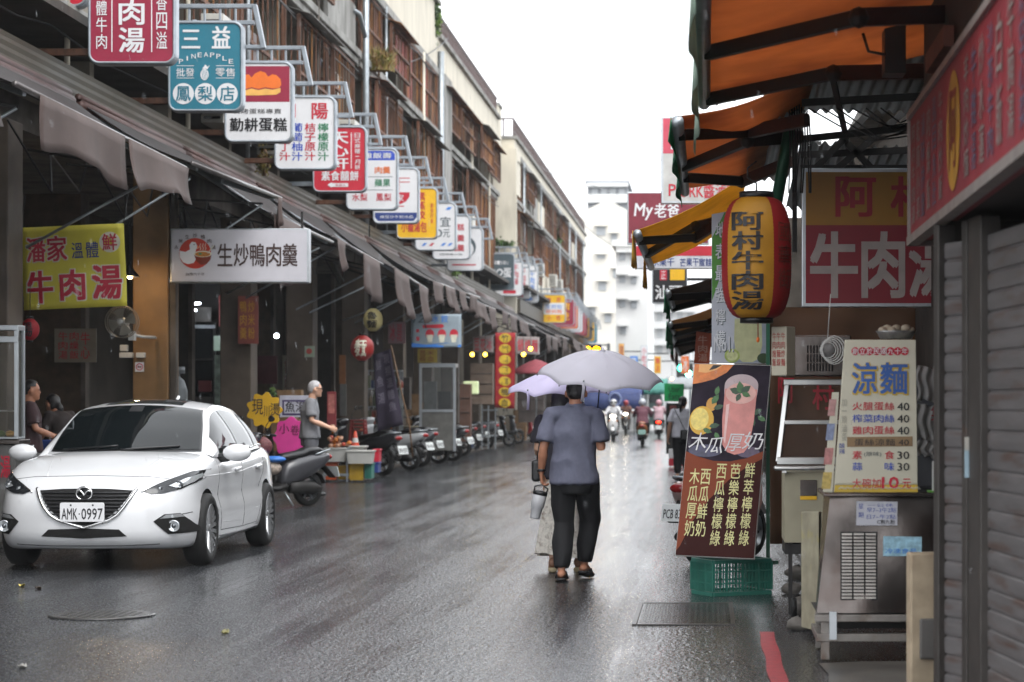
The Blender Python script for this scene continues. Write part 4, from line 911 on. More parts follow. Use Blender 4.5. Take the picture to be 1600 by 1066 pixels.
man, _ = figure('man in a slate blue t-shirt and black trousers walking away under the grey umbrella', None, 0, Jm, dict(skin=skin, shirt=tee, trousers=trous, hair=hairb, shoe=shoe_b, open=True, curlL=1.1, curlR=1.3, leg=1.0), vox=.0095, shirtw=.96, foldamt=.013)
m = MB(); m.tube([V(-.2715+.034*math.cos(a), .028+.034*math.sin(a), .905-.004*math.sin(a)) for a in [2*math.pi*k/16 for k in range(16)]], [(.011, .006)]*16, black, 8, closed=True, side=(0, 0, 1)); m.box((-.305, .03, .905), (.012, .035, .035), black); m.build('wristwatch', man)
m = MB(); m.tube([V(.012+.066*math.cos(a), .004+.062*math.sin(a), 1.452+.02*math.sin(a)) for a in [2*math.pi*k/24 for k in range(24)]], .009, tee, 6, closed=True); m.build('collar', man)
put(man, (mx, Ym, 0), 0)
# --- his tumbler
tum = MB(); tw = M('tumbler_enamel', '#b9b9bc', .3, var=.04); tum.lathe([(.001, 0), (.036, 0), (.04, .01), (.047, .09), (.055, .1), (.058, .2), (.056, .205)], tw, n=28)
t = thing('tumbler', 'pale grey steel tumbler with dark lid held by the man in slate', 'tumbler'); tum.build('cup', t)
l = MB(); l.lathe([(.06, .2), (.061, .225), (.05, .232), (.001, .234)], black, n=28); l.tube([(.05, 0, .225), (.055, 0, .26), (0, 0, .285), (-.055, 0, .26), (-.05, 0, .225)], .007, black, 8); l.build('lid', t)
put(t, (mx-.325, Ym+.03, .51), 0); t.rotation_euler = (0, R(12), 0)
def umbrella(label, mat, ctr, rad, hgt, tilt, handle_len, spin=0, strap=True, n=8, polem=black, hook=True):
    u = thing('umbrella', label, 'umbrella'); m = MB(); ra = random.Random(n+int(rad*100))
    def P(a, t, lift=0):
        k = (a*n/(2*math.pi)) % 1; s = math.sin(math.pi*k)
        rr = rad*t*(1-.055*s*t*t); z = hgt*(1-(.22*t+.78*t**2.3))+.018*s*math.sin(math.pi*min(1, t*1.05))*-1+.028*s*t**3
        return Vector((rr*math.cos(a), rr*math.sin(a), z+lift+.003*math.sin(9*a+7*t)*t))
    m.grid(lambda x, y: P(2*math.pi*x, .012+.988*y), n*8, 14, mat); c = m.build('canopy', u); sd = c.modifiers.new('t', 'SOLIDIFY'); sd.thickness = .0018
    for k in range(n):
        a = 2*math.pi*k/n; m = MB(); m.tube([P(a, .03+.97*i/8, -.008) for i in range(9)], .0028, galv, 5); m.tube([Vector((0, 0, hgt*.35)), P(a, .5, -.01)], .002, galv, 5)
        m.ball(P(a, 1.0, -.004), .006, polem, 6); m.build('rib', u)
    m = MB(); m.cyl((0, 0, hgt-.01), (0, 0, -handle_len), .0055, polem, 8); m.build('shaft', u)
    m = MB(); m.tube([(0, 0, -handle_len+.1), (0, 0, -handle_len)], [.013, .014], polem, 10, round_=True); m.build('handle', u)
    m = MB(); m.lathe([(.03, 0), (.012, .012), (.006, .03), (.001, .032)], mat, (0, 0, hgt-.004), n=12); m.build('tip', u)
    if strap is not None:
        b = P(strap, .99); m = MB(); m.tube([b+V(0, 0, .02), b+V(.004, -.012, -.03), b+V(.0, -.008, -.14)], [(.012, .002)]*3, mat, 6, side=(1, 0, 0)); m.ball(b+V(0, -.005, .03), .009, galv, 8); m.build('strap', u)
    u.location = ctr; u.rotation_euler = tilt; return u
greyum = cloth('grey_umbrella', '#e4e2ea', .68, rough=.6, var=.03, scale=4, bump=.12, bscale=30); lavum = cloth('lavender_umbrella', '#d9d2ea', .55, rough=.6, var=.03, scale=4, bump=.12, bscale=30)
cu = at(938, 591, 18.62)
umbrella('large grey folding umbrella held over the man in the slate t-shirt', greyum, cu, .525, .235, (R(13), R(3.5), R(9)), .46, strap=R(248))
cl_ = at(876, 612, 19.45)
umbrella('smaller lavender umbrella partly behind the grey one', lavum, cl_, .47, .19, (R(6), R(-2), R(20)), .42, strap=R(215))
# --- the woman beside him
Yw = 19.35; wx = (877-VX)*Yw/F
wtop = M('dark_top', '#2a2830', .8); skm = M('floral_skirt', '#d6d0c6', .8, var=.12, scale=38, dirt='#8a7a6e', damt=.36, dscale=24)
Jw = stand(1.6, anL=(-.07, -.04, .13), anR=(.14, .14, .12), toL=(-.075, .1, .035), toR=(.15, .30, .03), wrL=(-.2, .2, 1.0), elL=(-.2, -.02, 1.06), wrR=(.16, .22, 1.12))
wo, jw = figure('woman with long black hair in a floral skirt, mostly hidden behind the man in slate', None, 0, Jw, dict(skin=skin2, shirt=wtop, trousers=skm, hair=hairb, shoe=black), vox=.012, hair='long', skirt=True, shirtw=.82)
m = MB()
def skf(a, t):
    an = 2*math.pi*a; r = .125+.085*t+.03*t*math.sin(an*7+2*t)*t; return Vector((r*1.05*math.cos(an)+.005, r*.85*math.sin(an)+.03*t, .98-.83*t+.02*math.sin(an*2)*t))
m.grid(skf, 70, 20, skm); m.build('skirt', wo)
sho = M('tan_shoe', '#8a6550', .6); sol = M('shoe_sole', '#a89878', .7)
for s, an, to in (('L', Jw['anL'], Jw['toL']), ('R', Jw['anR'], Jw['toR'])):
    d = (to-an); d.z = 0; d.normalize(); sd = d.cross(V(0, 0, 1)); m = MB()
    m.tube([an-d*.05+V(0, 0, -.04), an+d*.05+V(0, 0, -.05), to-d*.05, to+d*.02], [(.036, .045), (.04, .035), (.042, .025), (.03, .018)], sho, 12, side=sd, round_=True); o = m.build('shoe', wo)
    m = MB(); m.tube([an-d*.06+V(0, 0, -.105), an+d*.05+V(0, 0, -.1), to-d*.03+V(0, 0, -.012), to+d*.03+V(0, 0, -.012)], [(.038, .024), (.042, .024), (.046, .018), (.03, .015)], sol, 12, side=sd, round_=True); m.build('sole', o)
put(wo, (wx, Yw, 0), 0)
m = MB(); m.box((wx-.205, Yw-.05, .88), (.085, .22, .19), black); bag = m.build('handbag', label='small black shoulder bag at the left side of the woman in the floral skirt', cat='bag', bevel=.03, seg=4)
m = MB(); m.tube([(wx-.2, Yw-.13, .97), (wx-.17, Yw-.06, 1.2), (wx-.12, Yw, 1.38), (wx-.15, Yw+.04, 1.2), (wx-.2, Yw+.04, .97)], .006, black, 6); m.build('strap', bag)
# --- scooters
def scooter(label, loc, yaw, col, group=None, seat=None, style=0, plate='#dfe3e2', ptext=None, tail=True, lean=0, headlit=False, taillit=False, basket=False, accent=None, tailcol=None):
    s = thing('scooter', label, 'scooter', (0, 0, 0), group); pm = col; am = accent or col; st = seat or black
    def whl(y, name):
        t = MB(); rot = Matrix.Rotation(R(90), 3, 'Y'); t.lathe([(.165, -.05), (.215, -.052), (.243, -.03), (.248, 0), (.243, .03), (.215, .052), (.165, .05)], rubber, (0, y, .248), rot, 24, cap=False); o = t.build(name, s)
        r = MB(); r.lathe([(.165, -.04), (.16, .04)], galv, (0, y, .248), rot, 20, cap=False)
        for k in range(6): a = k*math.pi/3; r.bar((0, y, .248), (0, y+.16*math.cos(a), .248+.16*math.sin(a)), .02, .03, galv)
        r.cyl((-.06, y, .248), (.06, y, .248), .035, dark, 10); r.build('rim', o)
    whl(.62, 'front_wheel'); whl(-.62, 'rear_wheel')
    m = MB(); m.tube([(0, .62-.2, .44), (0, .62-.08, .525), (0, .62+.08, .52), (0, .62+.24, .40)], [(.06, .02), (.075, .022), (.075, .022), (.05, .015)], pm, 10, side=(1, 0, 0)); m.build('front_mudguard', s)
    m = MB()
    for x in (-.075, .075): m.cyl((x, .62, .25), (x, .46, .62), .018, galv, 8)
    m.cyl((0, .47, .6), (0, .34, .98), .03, dark, 8); m.build('fork', s)
    m = MB(); m.rings([[Vector((w*math.sin(a), y+d*math.cos(a)-.02, z)) for a in [2*math.pi*k/20 for k in range(20)]] for (w, y, d, z) in ((.1, .30, .03, .26), (.17, .37, .05, .36), (.2, .42, .07, .52), (.2, .42, .075, .68), (.16, .40, .08, .82), (.10, .37, .08, .92))], pm); m.build('front_apron', s)
    m = MB(); m.rings([[Vector((w*math.cos(a), y+d*math.sin(a), z)) for a in [2*math.pi*k/18 for k in range(18)]] for (w, y, d, z) in ((.06, .36, .06, .9), (.13, .36, .09, .955), (.15, .35, .1, 1.0), (.11, .33, .07, 1.05), (.04, .32, .03, 1.065))], pm); m.build('handlebar_cover', s)
    hm_ = M('headlight_lit', '#fff3d8', .2, emit=14.) if headlit else M('headlight_glass', '#c4c8ca', .08, .4, var=.2, scale=12)
    m = MB(); m.ball((0, .435, .985 if style != 1 else .9), 1, hm_, 16, (.11 if style != 1 else .075, .035, .05 if style != 1 else .075)); m.build('headlight', s)
    for x in (-1, 1):
        m = MB(); m.tube([(x*.1, .34, 1.03), (x*.24, .30, 1.04), (x*.34, .24, 1.02)], .013, dark, 8); m.tube([(x*.23, .305, 1.04), (x*.34, .24, 1.02)], .019, black, 8, round_=True); m.tube([(x*.22, .36, 1.03), (x*.33, .33, 1.02)], .006, galv, 6); m.build('grip', s)
        m = MB(); m.tube([(x*.2, .32, 1.04), (x*.26, .33, 1.16), (x*.31, .32, 1.22)], .006, black, 6); mo = m.build('mirror', s)
        m = MB(); m.ball((x*.34, .31, 1.25), 1, black, 12, (.065, .016, .045)); m.lathe([(.001, 0), (.05, 0)], chrome, (x*.34, .292, 1.25), Matrix.Rotation(R(90), 3, 'X'), 14, cap=False, sx=1.1, sy=.75); m.build('mirror_head', mo)
        m = MB(); m.ball((x*.155, .43, .8), 1, M('indicator', '#b4691e', .2), 10, (.04, .03, .035)); m.build('indicator', s)
    m = MB(); m.rings([[Vector((w*math.cos(a)*(1 if abs(math.cos(a)) < .9 else 1), y, z+hh*math.sin(a))) for a in [2*math.pi*k/16 for k in range(16)]] for (w, y, hh, z) in ((.14, .34, .05, .28), (.17, .2, .05, .27), (.17, .0, .05, .27), (.16, -.14, .07, .3))], dark); m.build('floorboard', s)
    m = MB(); ringsd = [(.12, -.08, .12, .42), (.16, -.18, .18, .47), (.185, -.36, .2, .52), (.19, -.58, .17, .58), (.165, -.78, .12, .64), (.1, -.94, .07, .69), (.05, -1.0, .04, .7)]
    m.rings([[Vector((w*math.copysign(abs(math.cos(a))**.7, math.cos(a)), y, z+hh*math.copysign(abs(math.sin(a))**.8, math.sin(a)))) for a in [2*math.pi*k/20 for k in range(20)]] for (w, y, hh, z) in ringsd], am); m.build('body', s)
    m = MB(); m.rings([[Vector((w*math.cos(a), y, z+hh*math.copysign(abs(math.sin(a))**.8, math.sin(a)))) for a in [2*math.pi*k/18 for k in range(18)]] for (w, y, hh, z) in ((.06, -.06, .04, .69), (.115, -.12, .06, .70), (.13, -.3, .065, .715), (.135, -.46, .065, .74), (.13, -.56, .07, .775), (.125, -.76, .06, .79), (.07, -.86, .04, .78))], st); m.build('seat', s)
    m = MB(); m.tube([(.13, -.66, .74), (.12, -.86, .79), (.06, -.98, .8), (-.06, -.98, .8), (-.12, -.86, .79), (-.13, -.66, .74)], .013, galv, 8); m.build('grab_rail', s)
    tm = M('tail_lit', '#ff2a12', .2, emit=6.) if taillit else M('tail_lens', '#8c1a1a', .15, spec=.8)
    m = MB(); m.ball((0, -.985, .7), 1, tm, 14, (.10, .03, .045)); m.build('tail_light', s)
    m = MB(); m.bar((0, -.86, .6), (0, -1.08, .40), .14, .015, dark); m.tube([(0, -.4, .52), (0, -.62, .54), (0, -.84, .44), (0, -.9, .33)], [(.06, .015)]*4, dark, 8, side=(1, 0, 0)); m.build('rear_mudguard', s)
    if plate:
        pmx = M('scooter_plate'+plate, plate, .4, var=.03); Pp = Panel((0, 0, 100, 60), V(-.13, -1.065, .56), V(.13, -1.065, .56), V(-.13, -1.105, .41), .003)
        m = MB(); m.slab([Pp(x, y) for x, y in rrect(0, 0, 100, 60, 6)], V(0, .01, .003), pmx); m.text(Pp, ptext or random.Random(label).choice(['MKR 2816', 'EPH 0573', 'NCT 6629', 'PJA 4150']), 8, 18, 92, 50, ink, 1, .01); m.build('number_plate', s)
    m = MB(); m.tube([(.1, -.3, .26), (.13, -.5, .27), (.15, -.85, .36)], [.03, .05, .055], M('exhaust_metal', '#5c5a58', .4, .7), 12, round_=True); m.build('exhaust', s)
    m = MB(); m.rings([[Vector((.08*math.cos(a)-.09, y, z+hh*math.sin(a))) for a in [2*math.pi*k/14 for k in range(14)]] for (y, hh, z) in ((-.22, .08, .28), (-.4, .1, .28), (-.66, .09, .26), (-.75, .05, .25))], dark); m.build('engine', s)
    m = MB(); m.tube([(-.1, -.12, .22), (-.2, -.2, .02)], .013, galv, 8); m.build('side_stand', s)
    s.location = loc; s.rotation_euler = (0, R(lean), yaw); return s
G_P = 'scooters parked along the left kerb'
pm = {k: M('scooter_'+k, c, .28, coat=.6, var=.04) for k, c in dict(black='#1c1c20', grey='#5a5c60', silver='#a4a6a8', red='#8a1f24', pink='#b38e86', white='#d0d0d0', green='#33584c', brown='#3a3432', blue='#28436e').items()}
def on(px, py): p = gp(px, py); return p
q = on(440, 793); scooter('dark grey scooter standing behind the tail of the white car beside the old man', (q.x-.1, q.y-.1, 0), R(140), M('scooter_charcoal', '#3c3c40', .35, coat=.4, var=.08), G_P, ptext='KQE 238')
for (px, py, yaw, c, lab) in ((650, 735, 64, 'silver', 'silver scooter nearest the purple flag with its plate towards the road'), (664, 730, 68, 'grey', 'grey scooter second in the parked row, white plate low at the rear'), (715, 721, 66, 'black', 'black scooter under the 120 banner with a round pale box on the seat'), (728, 713, 70, 'black', 'black scooter with blue rear light in the parked row, its plate catching light'), (742, 706, 72, 'brown', 'dark brown scooter last before the red strip banner'), (612, 744, 58, 'black', 'black scooter nose in beside the produce crates, first of the parked row'), (690, 725, 75, 'brown', 'brown scooter squeezed between two black ones before the cabinet'), (766, 702, 66, 'grey', 'grey scooter parked beneath the steel rack')):
    q = on(px, py); scooter(lab, (q.x-.75, q.y+.3, .0), R(yaw), pm[c], G_P).scale = (1.12, 1.12, 1.1)
for (px, py, yaw, c, lab) in ((806, 694, -60, 'grey', 'grey scooter parked beyond the red strip banner, front towards the road'), (832, 691, -70, 'red', 'red scooter parked beside the lavender umbrella'), (790, 698, -65, 'black', 'black scooter parked right behind the red strip banner')):
    q = on(px, py); scooter(lab, (q.x-.5, q.y+.3, 0), R(yaw), pm[c], G_P)
# round box on a seat
q = on(715, 721); m = MB(); m.ball((q.x-.5, q.y+.2, .95), .15, M('pale_helmet', '#bdb7a8', .35), 16, (.14, .16, .14)); m.build('helmet', label='pale round helmet left on the seat of the black parked scooter', cat='helmet')
# --- riders in the distance
def sit(**k):
    J = dict(hip=(0, -.30, .84), chest=(0, -.24, 1.18), neck=(0, -.2, 1.36), head=(0, -.17, 1.49), shL=(-.18, -.22, 1.31), shR=(.18, -.22, 1.31), elL=(-.29, -.06, 1.1), elR=(.29, -.06, 1.1), wrL=(-.31, .2, 1.04), wrR=(.31, .2, 1.04), hiL=(-.09, -.28, .82), hiR=(.09, -.28, .82), knL=(-.17, .14, .74), knR=(.17, .14, .74), anL=(-.15, .08, .40), anR=(.15, .08, .40), toL=(-.15, .26, .34), toR=(.15, .26, .34))
    J = {a: Vector(b) for a, b in J.items()}; J['look'] = J['head']+V(0, 1, -.1); J.update({a: Vector(b) for a, b in k.items()}); return J
def rider(px, py, away, shirt, trs, helm, label, slabel, c, head=False, tail=False, seatm=None, accent=None, plate='#dfe3e2', tw=1.08):
    q = on(px, py); yaw = 0 if away else math.pi
    r, j = figure(label, None, 0, sit(), dict(skin=skin, shirt=shirt, trousers=trs, hair=hairb, shoe=shoe_b), vox=.022, group='scooter riders in the distance', long_sleeve=True, shirtw=tw, tk=1.1)
    m = MB(); h = j['head']; m.ball(h+V(0, -.01, .03), 1, helm, 18, (.135, .15, .135)); ho = m.build('helmet', r)
    m = MB(); m.tube([h+V(-.12, .03, .06), h+V(-.09, .13, .05), h+V(.09, .13, .05), h+V(.12, .03, .06)], [(.03, .006)]*4, black, 6, side=(0, 0, 1)); m.build('visor', ho)
    yb = q.y+(.62+.25 if away else .62+.25)
    put(r, (q.x, yb, 0), yaw); scooter(slabel, (q.x, yb, 0), yaw, c, 'scooters being ridden in the distance', headlit=head, taillit=tail, seat=seatm, accent=accent, plate=plate)
plaid = M('plaid_shirt', '#6b4450', .8, var=.3, scale=25)
rider(1003, 697, True, plaid, trous, M('helmet_silver', '#b0b5bd', .2, coat=.5), 'rider in a wine red plaid shirt and silver helmet riding away', 'green scooter with tan seat box ridden away by the plaid shirt rider', pm['green'], seatm=M('tan_seat', '#a8683f', .5), plate='#7fa59a', accent=M('tan_box', '#a8683f', .5))
rider(1029, 686, True, M('pink_jacket', '#c3a3ab', .8), trous, M('helmet_pink', '#c795a0', .3), 'rider in a pale pink jacket and pink helmet riding away', 'dark scooter with glowing red tail light under the pink rider', pm['black'], tail=True)
rider(957, 690, False, M('white_shirt_far', '#d3d3d6', .8), trous, M('helmet_white', '#d9d9d9', .3), 'rider in a white shirt coming towards the camera with headlight on', 'white scooter with lit headlight coming towards the camera', pm['white'], head=True)
rider(977, 679, False, M('brown_jacket', '#6d4a40', .8), trous, M('helmet_red', '#b3343c', .3), 'rider with a red helmet following the white shirt rider', 'brown scooter with warm headlight behind the white one', pm['brown'], head=True)
# --- woman with shoulder bag on the right
q = on(1064, 748); Jf = stand(1.6, wrL=(-.27, .06, .80), elL=(-.24, -.05, 1.04), head=(.02, .03, 1.49), look=(.35, .9, 1.4), wrR=(.12, .2, 1.02), elR=(.22, -.02, 1.05))
wf, jf = figure('woman with tied black hair in a pale t-shirt walking away past the drinks board', None, 0, Jf, dict(skin=skin2, shirt=M('pale_tee', '#bdbdc6', .85), trousers=trous, hair=hairb, shoe=black), vox=.013, hair='tied')
put(wf, (q.x+.02, q.y, 0), 0)
m = MB(); m.box((q.x+.1, q.y-.16, .86), (.22, .09, .19), black); bg_ = m.build('handbag', label='small black crossbody bag worn by the woman in the pale t-shirt', cat='bag', bevel=.03, seg=3)
m = MB(); m.tube([(q.x+.08, q.y-.15, .95), (q.x-.02, q.y-.155, 1.15), (q.x-.12, q.y-.08, 1.36), (q.x-.14, q.y, 1.38)], .008, black, 6); m.build('strap', bg_)
# --- old man behind the dark scooter, turned to the right
Yo = 32.8; ox = (484-VX)*Yo/F
Jo = stand(1.62, elL=(-.23, .03, 1.07), wrL=(-.19, .27, .98), elR=(.24, .02, 1.07), wrR=(.2, .26, .97), head=(0, .075, 1.515), neck=(0, .03, 1.385))
om, jo = figure('old man with grey hair and glasses in a grey t-shirt standing by the produce boxes', None, 0, Jo, dict(skin=skin2, shirt=M('grey_tee', '#77787c', .9, var=.08, scale=20), trousers=M('grey_trousers', '#5d5e63', .85, var=.1), hair=hairg, shoe=black, curlL=1., curlR=1.), vox=.012, foldamt=.008)
m = MB(); h = jo['head']
for s in (-1, 1):
    m.tube([h+V(s*.036+.03*math.cos(a), .105, .006+.022*math.sin(a)) for a in [2*math.pi*k/14 for k in range(14)]], .003, black, 5, closed=True); m.tube([h+V(s*.066, .105, .01), h+V(s*.08, .0, .01)], .003, black, 5)
m.build('glasses', om); put(om, (ox, Yo, .1), R(-78)); om.scale = (1.04, 1.04, 1.04)
# --- pink scooter behind the drinks board
scooter('dusty pink scooter parked behind the drinks board, plate reading PCB', (.17, 20.9, 0), R(-25), pm['pink'], None, style=1, plate='#dfe3e2', ptext='PCB 8351')
# ---------------------------------------------------------------- right side: shutters and side sign nearest the camera
slat = M('shutter_slat', '#6b6868', .5, .3, var=.15, scale=3, dirt='#54392b', damt=.36, dscale=3.5, stretch=(.6, .6, 4)); post = M('shutter_post', '#4a4643', .5, .4, var=.15, dirt='#6b4a33', damt=.25, dscale=4)
def shutter(label, a, b, z1, pitch=.088):
    """roller shutter between ground points a and b"""
    a = Vector(a); b = Vector(b); d = (b-a); L = d.length; d.normalize(); n = Vector((d.y, -d.x, 0)); n = n if n.x < 0 else -n
    s = thing('roller_shutter', label, 'shutter', (a+b)/2); m = MB(); k = int(z1/pitch); pr = []
    for i in range(k):
        z = i*pitch
        for (t, o) in ((0, .0), (.07, .0), (.1, .010), (.3, .012), (.6, .013), (.88, .012), (.95, .004)): pr.append((z+t*pitch, o))
    vs = []
    for z, o in pr: vs += [a+n*o+V(0, 0, z), b+n*o+V(0, 0, z)]
    m.add(vs, [(2*i, 2*i+1, 2*i+3, 2*i+2) for i in range(len(pr)-1)], slat); m.build('slats', s)
    for p, q in ((a, -1), (b, 1)):
        m = MB(); m.box(p+d*(q*.025)+V(0, 0, z1/2), (.05, .09, z1), post, math.atan2(d.y, d.x)); m.build('guide_rail', s, .005)
    return s, d, n
shutter('long grey roller shutter at the right edge, nearest the camera', (1.40, 8.6, .012), (1.262, 9.98, .012), 2.28)
shutter('narrow grey roller shutter panel set at an angle beside the long one', (1.21, 10.32, .012), (1.125, 10.52, .012), 2.28)
m = MB(); m.box((1.235, 10.15, 1.15), (.06, .26, 2.3), post, R(5)); m.build('shutter_post', label='rusty steel post between the two roller shutters', cat='post', bevel=.006)
m = MB(); m.box((1.19, 10.27, 1.2), (.02, .05, .17), M('tape_blue', '#9fb7c4', .5)); m.box((1.191, 10.268, 1.27), (.022, .052, .06), M('tape_white', '#b6b3aa', .6)); m.build('tape_strip', label='white and blue tape strip stuck on the post between the shutters', cat='tape')
gw = M('grille_wall', '#35302c', .8, var=.2)
m = MB(); m.bb(1.2, 1.7, 7.5, 12.4, 2.33, 4.4, gw); m.bb(1.66, 2.4, 7.0, 18.3, .012, 4.39, M('dark_shop_wall', '#39302a', .85, var=.25)); m.bb(1.14, 1.65, 10.62, 10.7, .012, 2.32, gw); m.build('shop_wall', label='dark shop wall carrying the long red sign above the shutters', cat='wall')
# the red side sign: one long box along the street
sd = thing('shop_sign', 'long faded red sign with a yellow oval running above the shutters', 'sign', (1.08, 9, 2.32))
m = MB(); m.bb(1.09, 1.2, 6.0, 12.0, 2.33, 2.99, M('faded_red', '#84262f', .6, var=.15, scale=4, dirt='#75303a', damt=.4, dscale=2)); m.build('panel', sd)
fr_m = M('sign_edge', '#8d8580', .5, .3, var=.15, scale=6)
m = MB(); m.bb(1.07, 1.13, 6.0, 12.03, 2.30, 2.345, fr_m); m.bb(1.07, 1.13, 6.0, 12.03, 2.975, 3.01, fr_m); m.bb(1.075, 1.22, 12.005, 12.04, 2.3, 3.01, fr_m); m.build('frame', sd)
SP = Panel((0, 0, 600, 66), V(1.088, 12.0, 2.985), V(1.088, 6.0, 2.985), V(1.088, 12.0, 2.335), .002)
SP.N = V(-1, 0, 0)
fadew = M('faded_white', '#857772', .6, var=.15); fadeb = M('faded_blue', '#5b5468', .6, var=.2); fady = M('faded_yellow', '#b4842a', .6, var=.15, scale=5, dirt='#8d5f22', damt=.35); fadr = M('faded_char', '#7a2a22', .6)
m = MB(); m.disc(SP, 210, 33, 27, fady, 1, 27); m.build('oval', sd)
m = MB(); m.text(SP, '阿', 196, 14, 224, 50, fadr, 2, .01)
for i, (x, s_, mt) in enumerate(((12, '阿村牛肉湯', fadew), (38, '乾麵小菜', fadew), (64, '滷味拼盤', fadeb), (92, '肉燥飯', fadew), (120, '虱目魚肚', fadeb), (148, '牛肉炒飯', fadew), (252, '羊肉炒麵', fadew), (278, '牛雜湯', fadeb), (304, '炒水蓮', fadew), (332, '沙茶牛肉', fadeb), (358, '白飯', fadew), (390, '牛腩湯', fadew), (420, '炒空心菜', fadeb), (450, '涼拌', fadew))):
    m.col(SP, s_, x, 6, x+17, 60, mt, 1.2, .008)
m.build('lettering', sd)
m = MB(); m.box((1.16, 11.2, 3.22), (.05, .9, .1), M('rust_pipe', '#6e4438', .7, var=.2), None); m.build('rail', sd)
m = MB(); m.box((1.05, 12.6, 3.45), (.12, .2, .3), black); m.tube([(1.0, 12.5, 3.4), (.9, 12.5, 3.42), (.86, 12.5, 3.55), (.9, 12.5, 3.64)], .01, black, 6); m.build('junction_box', label='black electrical box hanging under the orange awning', cat='box', bevel=.01)
# weathered board leaning by the shutter
wb = M('weathered_board', '#a3937c', .8, var=.2, scale=8, dirt='#6b4f36', damt=.35, dscale=3)
m = MB(); m.box((1.07, 11.05, .36), (.16, .10, .72), wb, R(8)); m.box((1.09, 10.985, .30), (.10, .02, .2), M('board_patch', '#5d5a57', .7), R(8)); m.build('weathered_board', label='weathered beige board stump beside the shutter foot', cat='board', bevel=.012)
# ---------------------------------------------------------------- noodle cart
ss = M('stainless', '#625c59', .24, .95, var=.18, scale=5, dirt='#4d403b', damt=.42, dscale=3.5, bump=.25, bscale=5); Yc = 12.6; rsteel = M('worn_steel', '#85807b', .4, .6, var=.2, scale=9, dirt='#5e4433', damt=.36, dscale=7)
ct = thing('noodle_cart', 'dented stainless steel noodle cart with louvred vents on bare legs', 'cart', at(1380, 1030, Yc))
TL, TR, BL = at(1297, 776, Yc+.08), at(1500, 776, Yc+.08), at(1276, 958, Yc)
CP = Panel((0, 0, 203, 182), TL, TL+V(.73, 0, 0), at(1297, 958, Yc), .003)
m = MB(); a = at(1297, 776, Yc+.08); b = at(1276, 958, Yc); zT, zB = a.z, b.z; xr = a.x+.78
def cartface(u, v):
    x0 = b.x+(a.x-b.x)*v; x = x0+(xr-x0)*u; return Vector((x, Yc+.08*v+.006*math.sin(9*u+2)*math.sin(6*v+1), zB+(zT-zB)*v))
m.grid(cartface, 12, 10, ss)
m.add([(b.x, Yc, zB), (b.x+.03, Yc+.7, zB), (a.x, Yc+.75, zT), (a.x, Yc+.08, zT)], [(0, 1, 2, 3)], ss)
m.add([(a.x, Yc+.08, zT), (a.x, Yc+.75, zT), (xr, Yc+.75, zT), (xr, Yc+.08, zT)], [(0, 1, 2, 3)], ss); m.add([(b.x, Yc, zB), (b.x, Yc+.7, zB), (xr, Yc+.7, zB), (xr, Yc, zB)], [(0, 1, 2, 3)], dark)
m.build('body', ct)
def CF(x, y, layer=0):
    """a point on the cart's sloping face from the photo's pixels"""
    v = (958-y)/(958-776); X_ = (x-VX)*(Yc+.08*v)/F; return Vector((X_, Yc+.08*v-.008-.003*layer, zB+(zT-zB)*v))
m = MB()
for c in range(3):
    x0 = 1315+18.6*c
    for r_ in range(20):
        y = 833+5.2*r_; p, q = CF(x0, y), CF(x0+16, y); m.add([p+V(0, .006, 0), q+V(0, .006, 0), CF(x0+16, y+3.4)+V(0, -.014, 0), CF(x0, y+3.4)+V(0, -.014, 0), CF(x0+16, y+4.2)+V(0, .006, 0), CF(x0, y+4.2)+V(0, .006, 0)], [(0, 1, 2, 3), (3, 2, 4, 5)], M('louvre_steel', '#d6d1cb', .3, .2, var=.1))  # bright reflections on the louvres put into a pale, barely metallic colour
m.build('vent_louvres', ct)
m = MB()
for x0 in (1313.5,): m.add([CF(1313, 831, -1), CF(1371, 831, -1), CF(1371, 938, -1), CF(1313, 938, -1)], [(0, 1, 2, 3)], dark)
m.build('vent_back', ct)
m = MB(); m.box((a.x+.37, Yc+.4, zT+.012), (.82, .74, .024), ss); m.build('worktop', ct, .006)
for x, y in ((b.x+.05, Yc+.04), (b.x+.05, Yc+.66), (xr-.04, Yc+.04), (xr-.04, Yc+.66)):
    m = MB(); m.bb(x-.025, x+.025, y-.025, y+.025, .01, zB-.004, rsteel); m.build('leg', ct, .004)
m = MB(); m.bb(b.x+.0, xr, Yc-.005, Yc+.045, .115, .16, rsteel); m.bb(b.x, b.x+.045, Yc+.05, Yc+.66, .115, .155, rsteel); m.bb(b.x-.01, xr, Yc-.01, Yc+.04, zB-.05, zB-.008, rsteel); m.build('rail', ct, .004)
m = MB(); m.bb(b.x+.1, xr, Yc+.25, Yc+.6, .165, .27, dark); m.build('shelf', ct)
m = MB(); p, q = CF(1290, 958), CF(1290, 990); m.bb(p.x+.02, p.x+.06, Yc-.035, Yc-.012, .13, zB+.01, alu); m.build('bracket', ct)
def paper(name, label, x0, y0, x1, y1, mat, draw, cat='note'):
    m = MB(); m.slab([CF(x0, y0, 1.6), CF(x1, y0+1, 1.6), CF(x1-.5, y1, 1.6), CF(x0-.5, y1, 1.6)], V(0, -.002, 0), mat); o = m.build(name, label=label, cat=cat); m = MB(); draw(m); m.build('lettering', o)
pw = M('note_paper', '#b9bac2', .7, var=.06); hb = M('blue_pen', '#3a4c9a', .6); hk = M('black_pen', '#26252a', .6); tp = M('sky_sticker', '#8fb7c8', .5, var=.25, scale=30)
